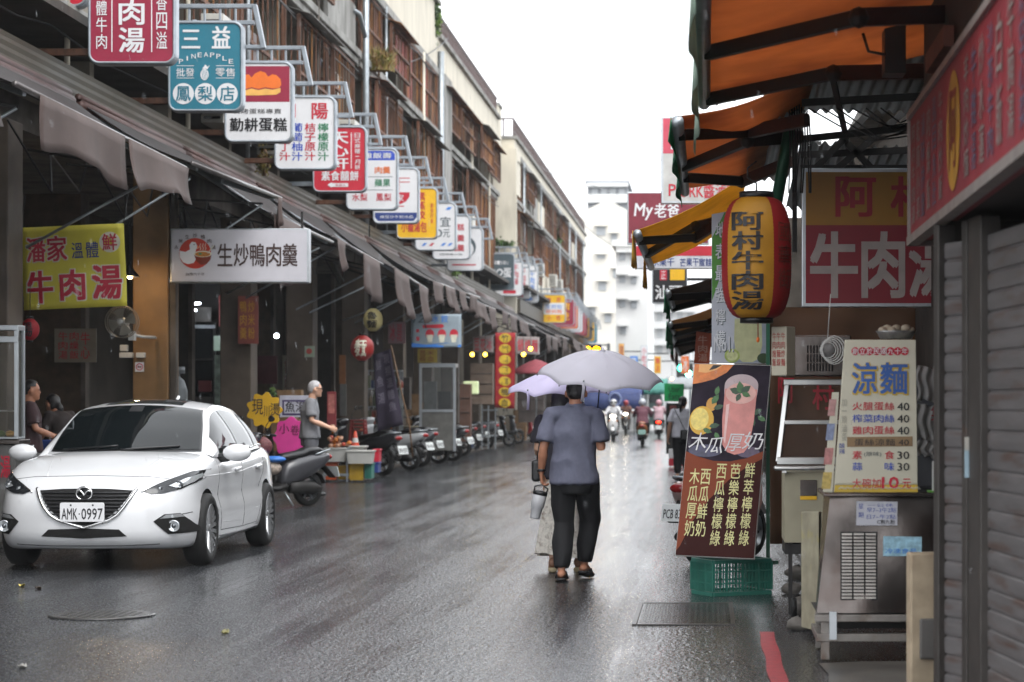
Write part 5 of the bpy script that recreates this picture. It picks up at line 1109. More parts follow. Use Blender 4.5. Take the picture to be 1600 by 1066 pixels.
def dn(m):
    m.text(CF, '星', 1341, 787, 1349, 795, hb, 2.6, .0); m.text(CF, '期', 1341, 800, 1349, 809, hb, 2.6, .0)
    m.text(CF, '一公休', 1355, 787, 1396, 792, hb, 2.6, 0); m.text(CF, '早7~3午2點', 1354, 793, 1400, 801, hb, 2.6, 0); m.text(CF, '日7~午2點', 1354, 804, 1399, 811, hb, 2.6, 0); m.text(CF, 'C剩九粉', 1370, 812, 1398, 819, hk, 2.6, .01)
paper('handwritten_note', 'white note with blue handwriting taped to the noodle cart front', 1338, 783, 1402, 821, pw, dn)
def ds(m): m.text(CF, '冷凍食品', 1383, 857, 1432, 865, tblue, 2.6, .01)
paper('sticker', 'pale blue torn sticker on the noodle cart front right of the vents', 1380, 838, 1440, 869, tp, ds, 'sticker')
# menu board on the cart
mb_ = thing('menu_board', 'cream cold noodle menu board standing on the steel cart with prices', 'menu board', at(1368, 774, Yc+.2))
Ymb = Yc+.16; MP = face(1285, 530, 1434, 774, Ymb, .0025); bcol = M('menu_cream', '#cdc8b4', .45, var=.05, scale=5)
m = MB(); m.slab([MP(1320.5, 531), MP(1431, 531), MP(1434, 773.5), MP(1302.5, 773)], V(0, .05, 0), bcol); m.build('board', mb_, .003)
m = MB(); m.slab([MP(1300.5, 613), MP(1311, 613), MP(1300.5, 773), MP(1286, 768)], V(0, .03, 0), bcol)
for i, mt in enumerate((red, blue, red, yellow)): m.add([MP(1296-3.2*i, 624+38*i, 1), MP(1307-2.2*i, 624+38*i, 1), MP(1304-2.2*i, 650+38*i, 1), MP(1293-3.2*i, 650+38*i, 1)], [(0, 1, 2, 3)], M('faded_strip%d' % i, ('#b58a86', '#8791ad', '#b8807c', '#c0a860')[i], .6, var=.2, scale=40))
m.build('side_strip', mb_)
m = MB(); ye = M('menu_yellow', '#cfae3c', .45, var=.1)
m.shape(MP, [(1304.5, 758), (1433.6, 757), (1434, 773), (1302.7, 772.5)], ye, 1)
for r_ in range(2):
    for k in range(13):
        cx = 1310+9.8*k+5*r_; cy = 758+7*r_
        for rr in (5, 3):
            m.tube([MP(cx+rr*math.cos(a), cy-rr*.8*math.sin(a), 1.5) for a in [math.pi*i/8 for i in range(9)]], .0022, bcol, 4)
for i, ch in enumerate('創立於民國九十年'):
    cx = 1336.5+11*i; m.disc(MP, cx, 549, 6.2, red, 1, 6.4); m.text(MP, ch, cx-4.6, 544.2, cx+4.6, 553.6, white, 2, .012)
lb = M('noodle_blue_light', '#3b8fc6', .45); db = M('noodle_blue_dark', '#34449a', .45)
for (x0, x1, ch) in ((1332, 1369, '涼'), (1376, 1417, '麵')):
    for dx, dy in ((2.2, 2.4), (1.4, -.4), (-1, 2)): m.text(MP, ch, x0+dx, 567+dy, x1+dx, 615+dy, ye, .9+.2*dx, .04)
    m.text(MP, ch, x0, 567, x1, 615, M('noodle_blue', '#3560a8', .45), 2.4, .032)
for (y, s_, pr, mt) in ((635, '火腿蛋絲', '40', red), (654, '榨菜肉絲', '40', blue), (672.5, '雞肉蛋絲', '40', red), (729, '蒜  味', '30', blue), (711, '素  食', '30', red)):
    m.row(MP, s_, 1331, y-6.3, 1398, y+6.3, mt, 1.5, .012); m.text(MP, pr, 1402, y-5.5, 1420.5, y+6.5, ink, 1.5, .022)
m.text(MP, '(原味)', 1350, 706, 1377, 714, slate, 1.5, 0)
m.shape(MP, [(1323.5, 683), (1426, 682), (1426, 697.5), (1323.5, 698.5)], M('kraft_tape', '#8f7556', .7, var=.1), 1); m.row(MP, '蛋絲涼麵', 1334, 686, 1399, 696.5, hk, 1.6, 0); m.text(MP, '40', 1404, 687, 1420, 696, hk, 1.6, 0)
m.row(MP, '大碗加', 1331, 748, 1377, 763, red, 1.8, .012); m.text(MP, '10', 1378, 745.5, 1404, 763.5, red, 1.8, .05); m.text(MP, '元', 1410, 748, 1423, 763, red, 1.8, .02)
m.col(MP, '加一顆滷蛋', 1315, 622, 1323, 690, M('faint_pencil', '#a5a294', .6), 1.5, 0); m.col(MP, '酸辣', 1311, 692, 1320, 710, hb, 1.5, 0)
m.build('lettering', mb_)
# what rests around it
m = MB(); fo = M('foil', '#9a9a9a', .3, .7, var=.2, scale=30); p = at(1400, 530, Ymb+.08); m.rings([[p+Vector((r*math.cos(a), r*.75*math.sin(a), z)) for a in [2*math.pi*k/24 for k in range(24)]] for (r, z) in ((.09, .002), (.112, .04), (.118, .046), (.11, .04))], fo); tr = m.build('foil_tray', label='foil tray of dumplings on top of the noodle menu board', cat='tray')
dgh = M('dough', '#a39684', .7, var=.15, scale=20)
for k in range(7):
    m = MB(); m.ball(p+V(-.075+.026*k, .02*math.sin(k*2.1), .05+.012*(k % 2)), .03, dgh, 10, (.03, .034, .022)); m.build('dumpling', tr)
bagm = cloth('plastic_bag', '#a9a7a6', .3, rough=.35, var=.06, bump=.3, bscale=14)
for i, (x, y, w_, h_, lab) in enumerate(((1455, 600, .17, .19, 'upper white plastic bag bundle hanging behind the menu board'), (1452, 660, .18, .2, 'middle white plastic bag bundle with red print hanging behind the menu board'), (1456, 700, .16, .09, 'lowest white plastic bag bundle behind the menu board'))):
    c = at(x, y, 13.15+.02*i); m = MB()
    m.grid(lambda u, v: c+Vector(((u-.5)*w_+.01*math.sin(v*7+i), -.03*math.sin(math.pi*u)-.012*math.sin(u*23+i), (v-.5)*h_+.01*math.sin(u*9))), 24, 10, bagm); o = m.build('plastic_bag', label=lab, cat='plastic bag', group='plastic bag bundles behind the menu'); sdm = o.modifiers.new('t', 'SOLIDIFY'); sdm.thickness = .03
    if i == 1: m = MB(); m.text(face(1435, 620, 1475, 690, 13.08), '袋', 1455, 632, 1472, 662, M('bag_red', '#a03540', .6), 0, .02); m.build('print', o)
m = MB(); m.bb(1.18, 1.5, 13.25, 13.3, .95, 1.62, M('grey_panel', '#55575c', .5)); m.build('back_panel', label='plain grey panel standing behind the plastic bags', cat='panel', bevel=.02)
m = MB(); gb = M('lime_plastic', '#5f9a3c', .45); p = at(1466, 795, 12.75)
for k in range(7): m.box(p+V(-.05+.017*k, 0, .05), (.006, .12, .09), gb)
for z in (.005, .05, .098): m.box(p+V(0, 0, z), (.12, .126, .012), gb)
m.box(p+V(-.02, 0, .17), (.03, .01, .2), plastic_w); m.build('basket', label='lime green plastic basket on the noodle cart by the shutter', cat='basket')
# stickered panel and rubble at the cart's left
pn = M('sticker_panel', '#97917c', .7, var=.2, scale=7, dirt='#b5a33e', damt=.3, dscale=6)
m = MB(); m.add([], [], pn); A = at(1252, 800, 14.0); B_ = at(1279, 800, 13.7); m.slab([A, B_, V(B_.x-.0, B_.y-.02, .06), V(A.x+.0, A.y-.02, .06)], V(.02, .05, 0), pn); m.build('stickered_panel', label='narrow upright panel covered with torn pale stickers beside the cart', cat='panel', bevel=.004)
rk = M('rubble', '#6f6a64', .8, var=.2, scale=9, bump=.5, bscale=30)
for i, (px, py, r_) in enumerate(((1247, 905, .09), (1237, 928, .07), (1258, 960, .1), (1250, 985, .07))):
    p = gp(px, py); m = MB(); rs = random.Random(i); m.ball(p+V(0, 0, r_*.55), r_, rk, 10, (r_*1.2, r_, r_*.7)); 
    for v in m.v: v += Vector((rs.uniform(-1, 1), rs.uniform(-1, 1), rs.uniform(-1, 1)))*r_*.18
    m.build('stone', label=('grey stone against the wall left of the sticker panel', 'small stone in front of the stall wheel', 'largest broken stone at the foot of the sticker panel', 'small stone nearest the camera beside the cart leg')[i], cat='stone', group='stones by the stall')
# ---------------------------------------------------------------- glass food stall behind the cart
Ys = 15.2; st = thing('food_stall', 'old food stall with slanted glass case, vent hood and pale lower body', 'stall', at(1258, 880, Ys))
sx = lambda px: (px-VX)*Ys/F; sz = lambda py: H-(py-VY)*Ys/F
m = MB(); m.bb(sx(1222), sx(1330), Ys, Ys+.6, sz(588), sz(524), ss); hood = m.build('vent_hood', st, .01)
m = MB()
for r_ in range(3):
    for k in range(9): m.bb(sx(1261+4.8*k), sx(1263.4+4.8*k), Ys-.006, Ys-.001, sz(552+14*r_)-.0, sz(540+14*r_), vblack)
m.build('vent_slot', hood)
m = MB(); m.bar((sx(1216), Ys-.03, sz(722)), (sx(1232), Ys+.18, sz(598)), .035, .03, steel); m.bar((sx(1330), Ys-.03, sz(722)), (sx(1330), Ys+.18, sz(598)), .035, .03, steel); m.bar((sx(1226), Ys+.18, sz(597)), (sx(1335), Ys+.18, sz(597)), .05, .04, steel); m.bar((sx(1214), Ys-.03, sz(720)), (sx(1335), Ys-.03, sz(720)), .05, .05, steel); m.bar((sx(1226), Ys+.07, sz(660)), (sx(1335), Ys+.07, sz(660)), .03, .03, steel); m.build('case_frame', st, .004)
m = MB(); m.add([(sx(1220), Ys-.02, sz(716)), (sx(1330), Ys-.02, sz(716)), (sx(1332), Ys+.17, sz(600)), (sx(1234), Ys+.17, sz(600))], [(0, 1, 2, 3)], glass('case_glass', '#5a5450', .25)); m.build('glass', st)
m = MB(); m.tube([(sx(1212), Ys-.1, sz(731)), (sx(1335), Ys-.1, sz(731))], .017, steel, 10, round_=True); m.bar((sx(1225), Ys-.1, sz(735)), (sx(1225), Ys, sz(735)), .03, .03, steel); m.build('rail', st)
cab = M('cream_cabinet', '#9c9680', .6, var=.1, scale=4, dirt='#75664c', damt=.3)
m = MB(); m.bb(sx(1226), sx(1335), Ys-.02, Ys+.6, sz(848), sz(738), cab); m.bb(sx(1250), sx(1276), Ys-.028, Ys-.022, sz(775), sz(750), ss); m.bb(sx(1250), sx(1276), Ys-.027, Ys-.021, sz(781), sz(775), yellow); m.build('cabinet', st, .008)
m = MB(); m.bb(sx(1232), sx(1238), Ys, Ys+.05, .02, sz(848), dark); m.bb(sx(1226), sx(1300), Ys, Ys+.5, sz(866), sz(850), dark); m.build('leg', st)
m = MB(); m.lathe([(.02, -.02), (.065, -.02), (.07, 0), (.065, .02), (.02, .02)], rubber, (sx(1240), Ys+.0, .07), Matrix.Rotation(R(90), 3, 'Y'), 18); m.build('castor', st)
# box sign at the stall corner
bs = thing('box_sign', 'small cream box sign with red dish names at the stall corner', 'sign', at(1224, 590, 15.0))
m = MB(); c = at(1224, 549, 15.1); rot = Matrix.Rotation(R(-32), 3, 'Z'); m.box(c, (.12, .12, .33), M('box_cream', '#b9b3a0', .5, var=.06), rot); m.build('case', bs, .006)
x_ = rot@Vector((0, -1, 0)); lx = rot@Vector((1, 0, 0)); fcl = rot@Vector((-1, 0, 0)); fy = rot@Vector((0, 1, 0))
BP = Panel((0, 0, 30, 80), c+x_*.0602-lx*.058+V(0, 0, .16), c+x_*.0602+lx*.058+V(0, 0, .16), c+x_*.0602-lx*.058-V(0, 0, .16), .002); BP.N = x_
m = MB(); 
for i in range(3): m.col(BP, ('牛肉燴飯', '牛肉麵線', '牛肉炒麵')[i], 2+9*i, 8, 9.5+9*i, 66, M('faded_red_ink', '#a8403c', .6), 1, .01)
m.build('lettering', bs)
# hanging bag and cable bundle
p = at(1293, 545, 14.3); m = MB(); m.ball(p, .05, bagm, 14, (.045, .04, .06)); ra = random.Random(1)
for v in m.v: v += Vector((ra.uniform(-1, 1), ra.uniform(-1, 1), ra.uniform(-1, 1)))*.008
b = m.build('hanging_bag', label='white bag with coiled cord hanging at the stall hood', cat='bag'); m = MB()
for k in range(5): m.tube([p+Vector(((.05+.006*k)*math.cos(a)+.01*k, -.045, (.05+.01*k)*math.sin(a)-.01)) for a in [2*math.pi*i/16 for i in range(16)]], .0035, plastic_w, 5, closed=True)
m.tube([p+V(0, 0, .05), p+V(.02, 0, .35)], .003, plastic_w, 5); m.build('cord', b)
# tarp wall with red characters, green post frame
tarp = cloth('brown_tarp', '#6e4e38', .25, rough=.7, var=.12, scale=3, bump=.3, bscale=6)
m = MB(); a = at(1203, 480, 17.9); b2 = at(1330, 850, 17.9); m.grid(lambda u, v: Vector((a.x+(1.9-a.x)*u, 17.9+.03*math.sin(u*14)+.02*math.sin(v*5), a.z+(b2.z-a.z)*v)), 30, 12, tarp); tw_ = m.build('tarp', label='brown tarpaulin wall with red characters behind the food stall', cat='tarpaulin'); tw_.modifiers.new('t', 'SOLIDIFY').thickness = .004
TP = face(1200, 580, 1320, 700, 17.84); m = MB(); m.text(TP, '阿', 1216, 590, 1240, 630, cherry, 0, .03); m.text(TP, '村', 1270, 600, 1302, 640, cherry, 0, .03); m.build('lettering', tw_)
gp_ = M('green_post', '#1f5a41', .4, .2, var=.15); m = MB(); a = at(1200, 500, 17.5); m.bb(a.x-.015, a.x+.015, 17.5, 17.53, .18, 2.5, gp_); m.bb(a.x-.2, a.x+.08, 17.5, 17.53, .2, .23, gp_); m.bb(a.x-.17, a.x-.14, 17.5, 17.53, .235, .5, gp_); m.build('green_post', label='thin green steel post behind the drinks board', cat='post')
m = MB(); m.bb(1.05, 2.2, 18.0, 18.1, 0.0, 2.2, M('dark_red_wall', '#4a2a20', .8, var=.2)); m.build('stall_wall', label='dark reddish stall wall below the big beef soup sign', cat='wall')
# ---------------------------------------------------------------- green crate and drinks board
grn = M('teal_crate', '#37796a', .45, var=.1); ck = thing('plastic_crate', 'teal green plastic crate carrying the drinks board', 'crate', (0, 0, 0)); L_, D_, Hh = .5, .36, .275
m = MB()
for z in (.01, Hh-.02): 
    for (c, d) in (((0, -D_/2, z+.0), (L_, .018, .03)), ((0, D_/2, z), (L_, .018, .03)), ((-L_/2, 0, z), (.018, D_-.02, .03)), ((L_/2, 0, z), (.018, D_-.02, .03))): m.box(c, d, grn)
m.bb(-L_/2+.01, L_/2-.01, -D_/2+.01, D_/2-.01, .002, .01, grn); m.build('rim', ck, .003)
m = MB()
for s in (-1, 1):
    n = 18
    for k in range(n+1):
        x = -L_/2+L_*k/n; w_ = .02 if k in (0, n//2, n, 4, 14) else .007
        m.box((x, s*D_/2, Hh/2), (w_, .014, Hh-.06), grn)
    for k in range(1, 18): m.box((s*L_/2, -D_/2+D_*k/18, Hh/2), (.014, .018 if k in (6, 12) else .007, Hh-.06), grn)
    for z in (.09, .18): m.box((0, s*D_/2, z), (L_-.01, .01, .012), grn); m.box((s*L_/2, 0, z), (.01, D_-.03, .012), grn)
m.build('lattice', ck)
ck.location = (.185, 17.17, 0.004); ck.rotation_euler = (0, 0, R(28))
pb = thing('drinks_board', 'tall papaya milk drinks board leaning back on the green crate', 'sign board', (.04, 16.9, .27))
DP = Panel((0, 0, 120, 305), V(-.0997, 17.45, 1.769), V(.494, 17.3, 1.752), V(-.241, 16.9, .31), .0015)
bk = M('poster_dark', '#2c2530', .75, spec=.2, var=.35, scale=7); br1 = M('poster_rust', '#854530', .75, spec=.2, var=.05); br2 = M('poster_brown', '#391714', .75, spec=.2, var=.06); pay = M('poster_letter', '#d5cf90', .45); og = M('papaya', '#d9772a', .4, var=.15, scale=20)
m = MB(); m.slab([DP(0, 0), DP(120, 0), DP(120, 305), DP(0, 305)], -DP.N*.018, plastic_w); m.build('board', pb)
m = MB(); m.rect(DP, 0.6, .6, 119.4, 175, bk, 1)
def arc(c, r, a0, a1, n=14, ry=None): return [(c[0]+r*math.cos(R(a0+(a1-a0)*i/n)), c[1]+(ry or r)*math.sin(R(a0+(a1-a0)*i/n))) for i in range(n+1)]
m.shape(DP, [(.6, 1), (62, 1), (52, 14), (34, 25), (14, 31), (.6, 34)], og, 1.5); m.shape(DP, [(8, 1), (46, 1), (36, 10), (20, 15), (8, 14)], M('papaya_in', '#e8a860', .4, var=.1), 2)
m.shape(DP, [(30, 2), (44, 2), (34, 8), (24, 11)], ink, 2.5)
m.disc(DP, 20, 92, 19, M('lemon_rind', '#d7a51f', .4, var=.1), 1.7, 23); m.disc(DP, 17, 90, 14, M('lemon_in', '#e7cf6a', .4, var=.15, scale=30), 2.2, 18)
m.disc(DP, 33, 66, 8, M('kumquat', '#c9902c', .4), 1.6, 11)
ga = [M('mint_a', '#3c6a35', .45, var=.25, scale=30), M('mint_b', '#26482a', .45, var=.2, scale=30)]
for i, (x, y, a, l_) in enumerate(((38, 58, -60, 17), (44, 70, -20, 15), (30, 108, 20, 14), (40, 100, -10, 15), (46, 116, 60, 13), (104, 76, -30, 16), (112, 86, 30, 14), (100, 92, 70, 12), (40, 44, -80, 14))):
    ca, sa = math.cos(R(a)), math.sin(R(a)); pts = [(x+ca*u*l_-sa*v*l_, y+sa*u*l_+ca*v*l_) for u, v in ((-.5, 0), (-.2, .26), (.2, .26), (.6, 0), (.2, -.26), (-.2, -.26))]; m.shape(DP, pts, ga[i % 2], 1.9)
gl1 = M('smoothie', '#cf8078', .35, var=.12, scale=9); gl2 = M('smoothie_top', '#dca79c', .35, var=.1, scale=14); gl3 = M('glass_rim', '#b9a3a6', .3)
m.shape(DP, [(52, 40), (102, 40), (101, 90), (97, 130), (90, 141)]+[(76, 145), (64, 141), (56, 130), (52, 90)], gl1, 2.4)
m.shape(DP, [(51, 42)]+arc((77, 34), 26, 180, 360, 16, 18)+[(103, 42), (101, 60), (53, 60)], gl3, 2.2); m.disc(DP, 77, 47, 23.5, gl2, 2.8, 17)
m.shape(DP, [(56, 66), (61, 64), (60, 128), (57, 122)], M('glass_glint', '#e3b8b2', .3), 2.9)
for i, (a, l_) in enumerate(((200, 20), (260, 22), (320, 20), (20, 16), (110, 15))):
    ca, sa = math.cos(R(a)), math.sin(R(a)); x, y = 77+ca*8, 46+sa*7; pts = [(x+ca*u*l_-sa*v*l_, y+sa*u*l_+ca*v*l_) for u, v in ((-.4, 0), (-.1, .26), (.2, .24), (.55, 0), (.2, -.24), (-.1, -.26))]; m.shape(DP, pts, ga[(i+1) % 2], 3.2+.2*i)
m.disc(DP, 30, 140, 26, M('dark_slate_blob', '#3d3b58', .4, var=.3, scale=20), 1.6, 10); m.disc(DP, 96, 140, 18, M('fig_blob', '#4d3a55', .4, var=.3, scale=20), 2.0, 9)
m.build('picture', pb)
m = MB(); cur = [(.6, 142), (20, 150), (45, 156), (70, 156), (95, 150), (119.4, 138)]
m.shape(DP, cur+[(119.4, 304.4), (.6, 304.4)], br1, 3.6); m.shape(DP, [(119.4, 150), (96, 164), (70, 186), (44, 216), (22, 250), (6, 290), (.6, 298), (.6, 304.4), (119.4, 304.4)], br2, 4.2); m.build('brown_field', pb)
m = MB(); wh2 = M('poster_white', '#d8d5d6', .45)
for (x0, y0, x1, y1, ch) in ((3, 112, 30, 140, '木'), (30, 118, 56, 144, '瓜'), (60, 112, 84, 140, '厚'), (86, 108, 116, 136, '奶')): m.text(DP, ch, x0, y0, x1, y1, wh2, 4.6, .0, slant=5)
for (cx, y0, y1, s_) in ((18, 168, 276, '木瓜厚奶'), (35, 168, 276, '西瓜鮮奶'), (58.5, 159, 289, '西瓜檸檬綠'), (80, 158, 288, '芭樂檸檬綠'), (102, 156, 287, '鮮萃檸檬綠')): m.col(DP, s_, cx-7.5, y0, cx+7.5, y1, pay, 5, .012, .1)
m.build('lettering', pb)
# lemon drink banner
lbn = thing('banner', 'white and green lemon drink banner hanging behind the lantern', 'banner', at(1156, 568, 17.85)); LP_ = face(1112, 330, 1202, 568, 17.85, .002); gn = M('banner_green', '#4e8a34', .5, var=.2, scale=8)
m = MB(); m.slab([LP_(1112, 335), LP_(1202, 318), LP_(1202, 568), LP_(1112, 568)], V(0, .004, 0), M('banner_white', '#b9bcc6', .5, var=.05)); m.build('cloth', lbn)
m = MB(); m.shape(LP_, [(1112.5, 372), (1132, 332), (1160, 326), (1130, 420), (1112.5, 470)], gn, 1); m.shape(LP_, [(1160, 480), (1200, 470), (1200, 567), (1140, 567), (1150, 520)], M('banner_grey', '#8f96a2', .5, var=.1), 1)
m.shape(LP_, [(1148, 498), (1190, 498), (1191, 540), (1186, 560), (1176, 566), (1160, 566), (1150, 556), (1147, 530)], M('juice_pale', '#b8b98e', .4, var=.1, scale=14), 1.6); m.disc(LP_, 1144, 556, 12, M('lime_slice', '#9fae5c', .4, var=.2, scale=30), 2, 11); m.disc(LP_, 1144, 556, 9, M('lime_in', '#c0c48e', .4, var=.2, scale=30), 2.4, 8); m.disc(LP_, 1193, 560, 10, leafm[1], 2.2, 8); m.build('picture', lbn)
m = MB(); lt = M('banner_letter', '#d3d4d8', .5)
for i, ch in enumerate('地表最強檸檬'):
    y = 347+34.0*i
    for dx, dy in ((.9, .9),): m.text(LP_, ch, 1118+dx, y+dy, 1133+dx, y+24+dy, slate, 2, .03)
    m.text(LP_, ch, 1118, y, 1133, y+24, lt, 2.8, .02)
m.text(LP_, 'No1.', 1116.5, 527.5, 1147, 550.5, slate, 2.5, .05); m.text(LP_, 'No1.', 1116, 526.5, 1146, 549.5, lt, 3.3, .03); m.build('lettering', lbn)
# ---------------------------------------------------------------- paper lantern
Yl = 15.0; lc = at(1182, 402, Yl); ln = thing('paper_lantern', 'big yellow and red paper lantern with black brush characters', 'lantern', at(1182, 500, Yl)); k_ = Yl/F
ly = cloth('lantern_yellow', '#c9922b', .3, rough=.55, var=.1, scale=5); lr = cloth('lantern_red', '#a5252a', .3, rough=.55, var=.1, scale=5)
def lrad(t): return k_*(55*(1-abs(2*t-1)**3.2)**.5*.52+26)*1.0 if 0 < t < 1 else k_*26
zt_, zb_ = 310, 497; nA = 64; rows = 68; rr = []
for i in range(rows+1):
    t = i/rows; r_ = lrad(min(max(t, .001), .999))+.0022*math.cos(i*math.pi); rr.append((r_, H-(zb_+(zt_-zb_)*t-VY)*k_))
vs = [Vector((lc.x+r_*math.cos(2*math.pi*j/nA), lc.y+r_*math.sin(2*math.pi*j/nA), z)) for r_, z in rr for j in range(nA)]
my, mr_ = [], []
for i in range(rows):
    for j in range(nA):
        ang = (j+.5)/nA*360-270+13; ang = (ang+180) % 360-180
        (my if abs(ang) < 43 else mr_).append((i*nA+j, i*nA+(j+1) % nA, (i+1)*nA+(j+1) % nA, (i+1)*nA+j))
m = MB(); m.add(vs, my, ly, True); o1 = m.build('paper', ln); m = MB(); m.add(vs, mr_, lr, True); m.build('side_paper', ln)
def LN(x, y, layer=0):
    t = (zb_-y)/(zb_-zt_); r_ = lrad(min(max(t, .02), .98)); u = max(-.96, min(.96, (x-1182)*k_/r_)); a = math.asin(u); r_ += .007
    return Vector((lc.x+r_*math.sin(a), lc.y-r_*math.cos(a), H-(y-VY)*k_))
m = MB()
for i, ch in enumerate('阿村牛肉湯'): m.text(LN, ch, 1145, 335+30.6*i, 1190, 335+30.6*i+28, ink, 0, .035)
for i, ch in enumerate('國華街'): m.text(LN, ch, 1214, 350+36*i, 1232, 350+36*i+30, fadr, 0, .03)
m.build('lettering', ln)
m = MB(); m.lathe([(.001, 0), (k_*27, 0), (k_*27, .05), (.001, .05)], black, (lc.x, lc.y, H-(zt_+2-VY)*k_), n=24); m.build('cap', ln); m = MB(); m.lathe([(.001, 0), (k_*26, 0), (k_*26, .04), (.001, .04)], black, (lc.x, lc.y, H-(zb_+8-VY)*k_), n=24); m.build('cap', ln)
m = MB(); zz = H-(zt_-VY)*k_; m.tube([(lc.x, lc.y, zz+.04), (lc.x, lc.y, zz+.1), (lc.x-.06, lc.y, zz+.14), (lc.x-.06, lc.y, zz+.2), (lc.x, lc.y, zz+.25)], .006, black, 6); m.tube([(lc.x+.01, lc.y, H-(zb_+8-VY)*k_), (lc.x+.01, lc.y, H-(zb_+30-VY)*k_)], .004, lr, 5); m.ball((lc.x+.01, lc.y, H-(zb_+34-VY)*k_), .012, orange, 8, (.012, .012, .02)); m.build('hook', ln)
# ---------------------------------------------------------------- big beef soup sign
bsn = thing('shop_sign', 'large yellow over red beef soup sign facing down the street', 'sign', at(1372, 480, 16.6)); BG = face(1253, 263, 1500, 480, 16.6, .003)
m = MB(); m.slab([BG(1253, 263), BG(1500, 263), BG(1500, 480), BG(1253, 480)], V(0, .12, 0), alu); m.build('case', bsn, .006)
m = MB(); m.rect(BG, 1259, 269, 1495, 352, M('beef_yellow', '#b07c22', .4, var=.05), 1); m.rect(BG, 1259, 352, 1495, 474, M('beef_red', '#8e1b2c', .4, var=.05), 1.01); m.build('panel', bsn)
m = MB(); m.text(BG, '阿', 1307, 277, 1367, 338, M('beef_red_ink', '#a8232c', .45), 2, .04); m.text(BG, '村', 1393, 277, 1450, 338, M('beef_red_ink', '#a8232c', .45), 2, .04)
for x0, x1, ch in ((1268, 1338, '牛'), (1348, 1412, '肉'), (1422, 1488, '湯')): m.text(BG, ch, x0, 364, x1, 464, M('beef_white', '#b5a9a4', .45), 2, .045)
m.build('lettering', bsn)
# ---------------------------------------------------------------- orange and yellow awnings with folding arms
def rawning(label, Y0, Y1, xa, za, xw, zw, mat, edge, arms, val=.3, vy=(0, 1), sag=.05, bar=galv, ev=0):
    """xa, za front bar; xw, zw wall side"""
    b = thing('awning', label, 'awning', (xw, (Y0+Y1)/2, zw), 'awnings over the right pavement')
    m = MB(); m.grid(lambda u, v: Vector((xa+(xw-xa)*v, Y0+(Y1-Y0)*u, za+(zw-za)*v-sag*math.sin(math.pi*v)+.012*math.sin(u*19)*math.sin(math.pi*v))), 24, 10, mat); c = m.build('canopy', b); c.modifiers.new('t', 'SOLIDIFY').thickness = .004
    m = MB(); m.tube([(xa, Y0, za-.03), (xa, Y1, za-.03)], .04, bar, 10); m.build('front_bar', b)
    ph = random.Random(label).uniform(0, 6)
    for (q0, q1) in (vy if isinstance(vy[0], tuple) else (vy,)):
        m = MB(); m.grid(lambda u, v: Vector((xa-.045-.02*math.sin(u*16+ph)*v, Y0+(Y1-Y0)*(q0+(q1-q0)*u), za-.0-val*v*(1-.05*math.sin(u*30)))), 30, 4, edge); c = m.build('valance', b); c.modifiers.new('t', 'SOLIDIFY').thickness = .004
    for (ya, yb, dz) in arms:
        e = Vector((xa+(xw-xa)*.52, yb, (za+zw)/2-.16+dz)); m = MB(); m.bar((xa+.02, ya, za-.06), e, .05, .075, dark); m.bar(e, (xw-.03, (ya+yb)/2+.1, zw-.2), .06, .09, brownbar); m.ball(e, .055, dark, 8); m.tube([e+V(.0, 0, .04), (xa+.05, ya+.03, za-.02)], .008, bar, 5); m.build('folding_arm', b, .006)
    return b
ora = cloth('orange_canvas', '#bb865c', .6, rough=.75, var=.12, scale=2.5, bump=.2, bscale=12, dirt='#8a5a3a', damt=.42, dscale=1.3); gre = cloth('green_edge', '#2f8f68', .35, rough=.7, var=.08); yel = cloth('yellow_canvas', '#d3ab45', .5, rough=.75, var=.12, scale=3, bump=.2, bscale=12, dirt='#80602a', damt=.25); pgr = cloth('pale_green_edge', '#a9bfae', .35, rough=.7, var=.1)
a1 = rawning('orange awning overhead, nearest the camera, with a pale hanging valance', 9.0, 14.0, -.02, 3.36, 1.45, 3.66, ora, pgr, ((11.8, 11.0, .0), (13.6, 13.2, .05)), val=.34, sag=.03)
m = MB(); m.bar((-.05, 14.03, 3.35), (1.3, 14.03, 3.68), .03, .07, M('green_bar', '#226b46', .5, var=.15)); m.build('edge_strip', a1)
m = MB(); rs = random.Random(6)
for k in range(34):
    x = rs.uniform(.06, 1.25); z = 3.35+.33*(x+.05)/1.35-.045; m.ball((x, 14.03, z), .011, M('drip', '#c9ced0', .1), 8, (.009, .009, .014))
m.build('water_drops', a1, kind='stuff')
rawning('second orange awning with dark folding arms and a thin green edge', 14.4, 19.2, -.19, 3.30, .72, 3.62, ora, gre, ((14.9, 15.9, .08), (16.9, 15.9, .02), (17.7, 18.4, -.02)), val=.16, sag=.07)
rawning('yellow awning folded low beyond the orange ones, its flap hanging at the end', 20.2, 25.2, -.63, 3.02, .36, 3.52, yel, yel, ((20.7, 21.8, -.04), (22.6, 21.6, .06)), val=.30, vy=((0, .14), (.72, .86)), sag=.05)
dk = cloth('dark_canvas', '#5a4630', .3, rough=.75, var=.15)
rawning('dark brown awning with green edge below the yellow one', 25.5, 30, -.45, 2.75, .5, 3.1, dk, gre, ((26, 27, 0), (29, 28, 0)), val=.22)
rawning('tan awning with green edge above the orange strip banner', 31, 36, -.52, 2.6, .5, 3.0, cloth('tan_canvas', '#a8895c', .4, rough=.75), gre, ((31.6, 32.6, 0), (35, 34, 0)), val=.28)
rawning('dark green-edged awning third beyond the yellow one', 37, 44, -.62, 2.7, .5, 3.1, dk, gre, ((38, 39, 0), (43, 42, 0)), val=.3, vy=((0, .2), (.6, .9)))
rawning('far red-edged awning before the traffic lights', 46, 58, -.7, 2.75, .5, 3.2, dk, cloth('red_edge', '#8e3a34', .3), ((47, 49, 0), (56, 53, 0)), val=.35, vy=((0, .3), (.5, .9)))
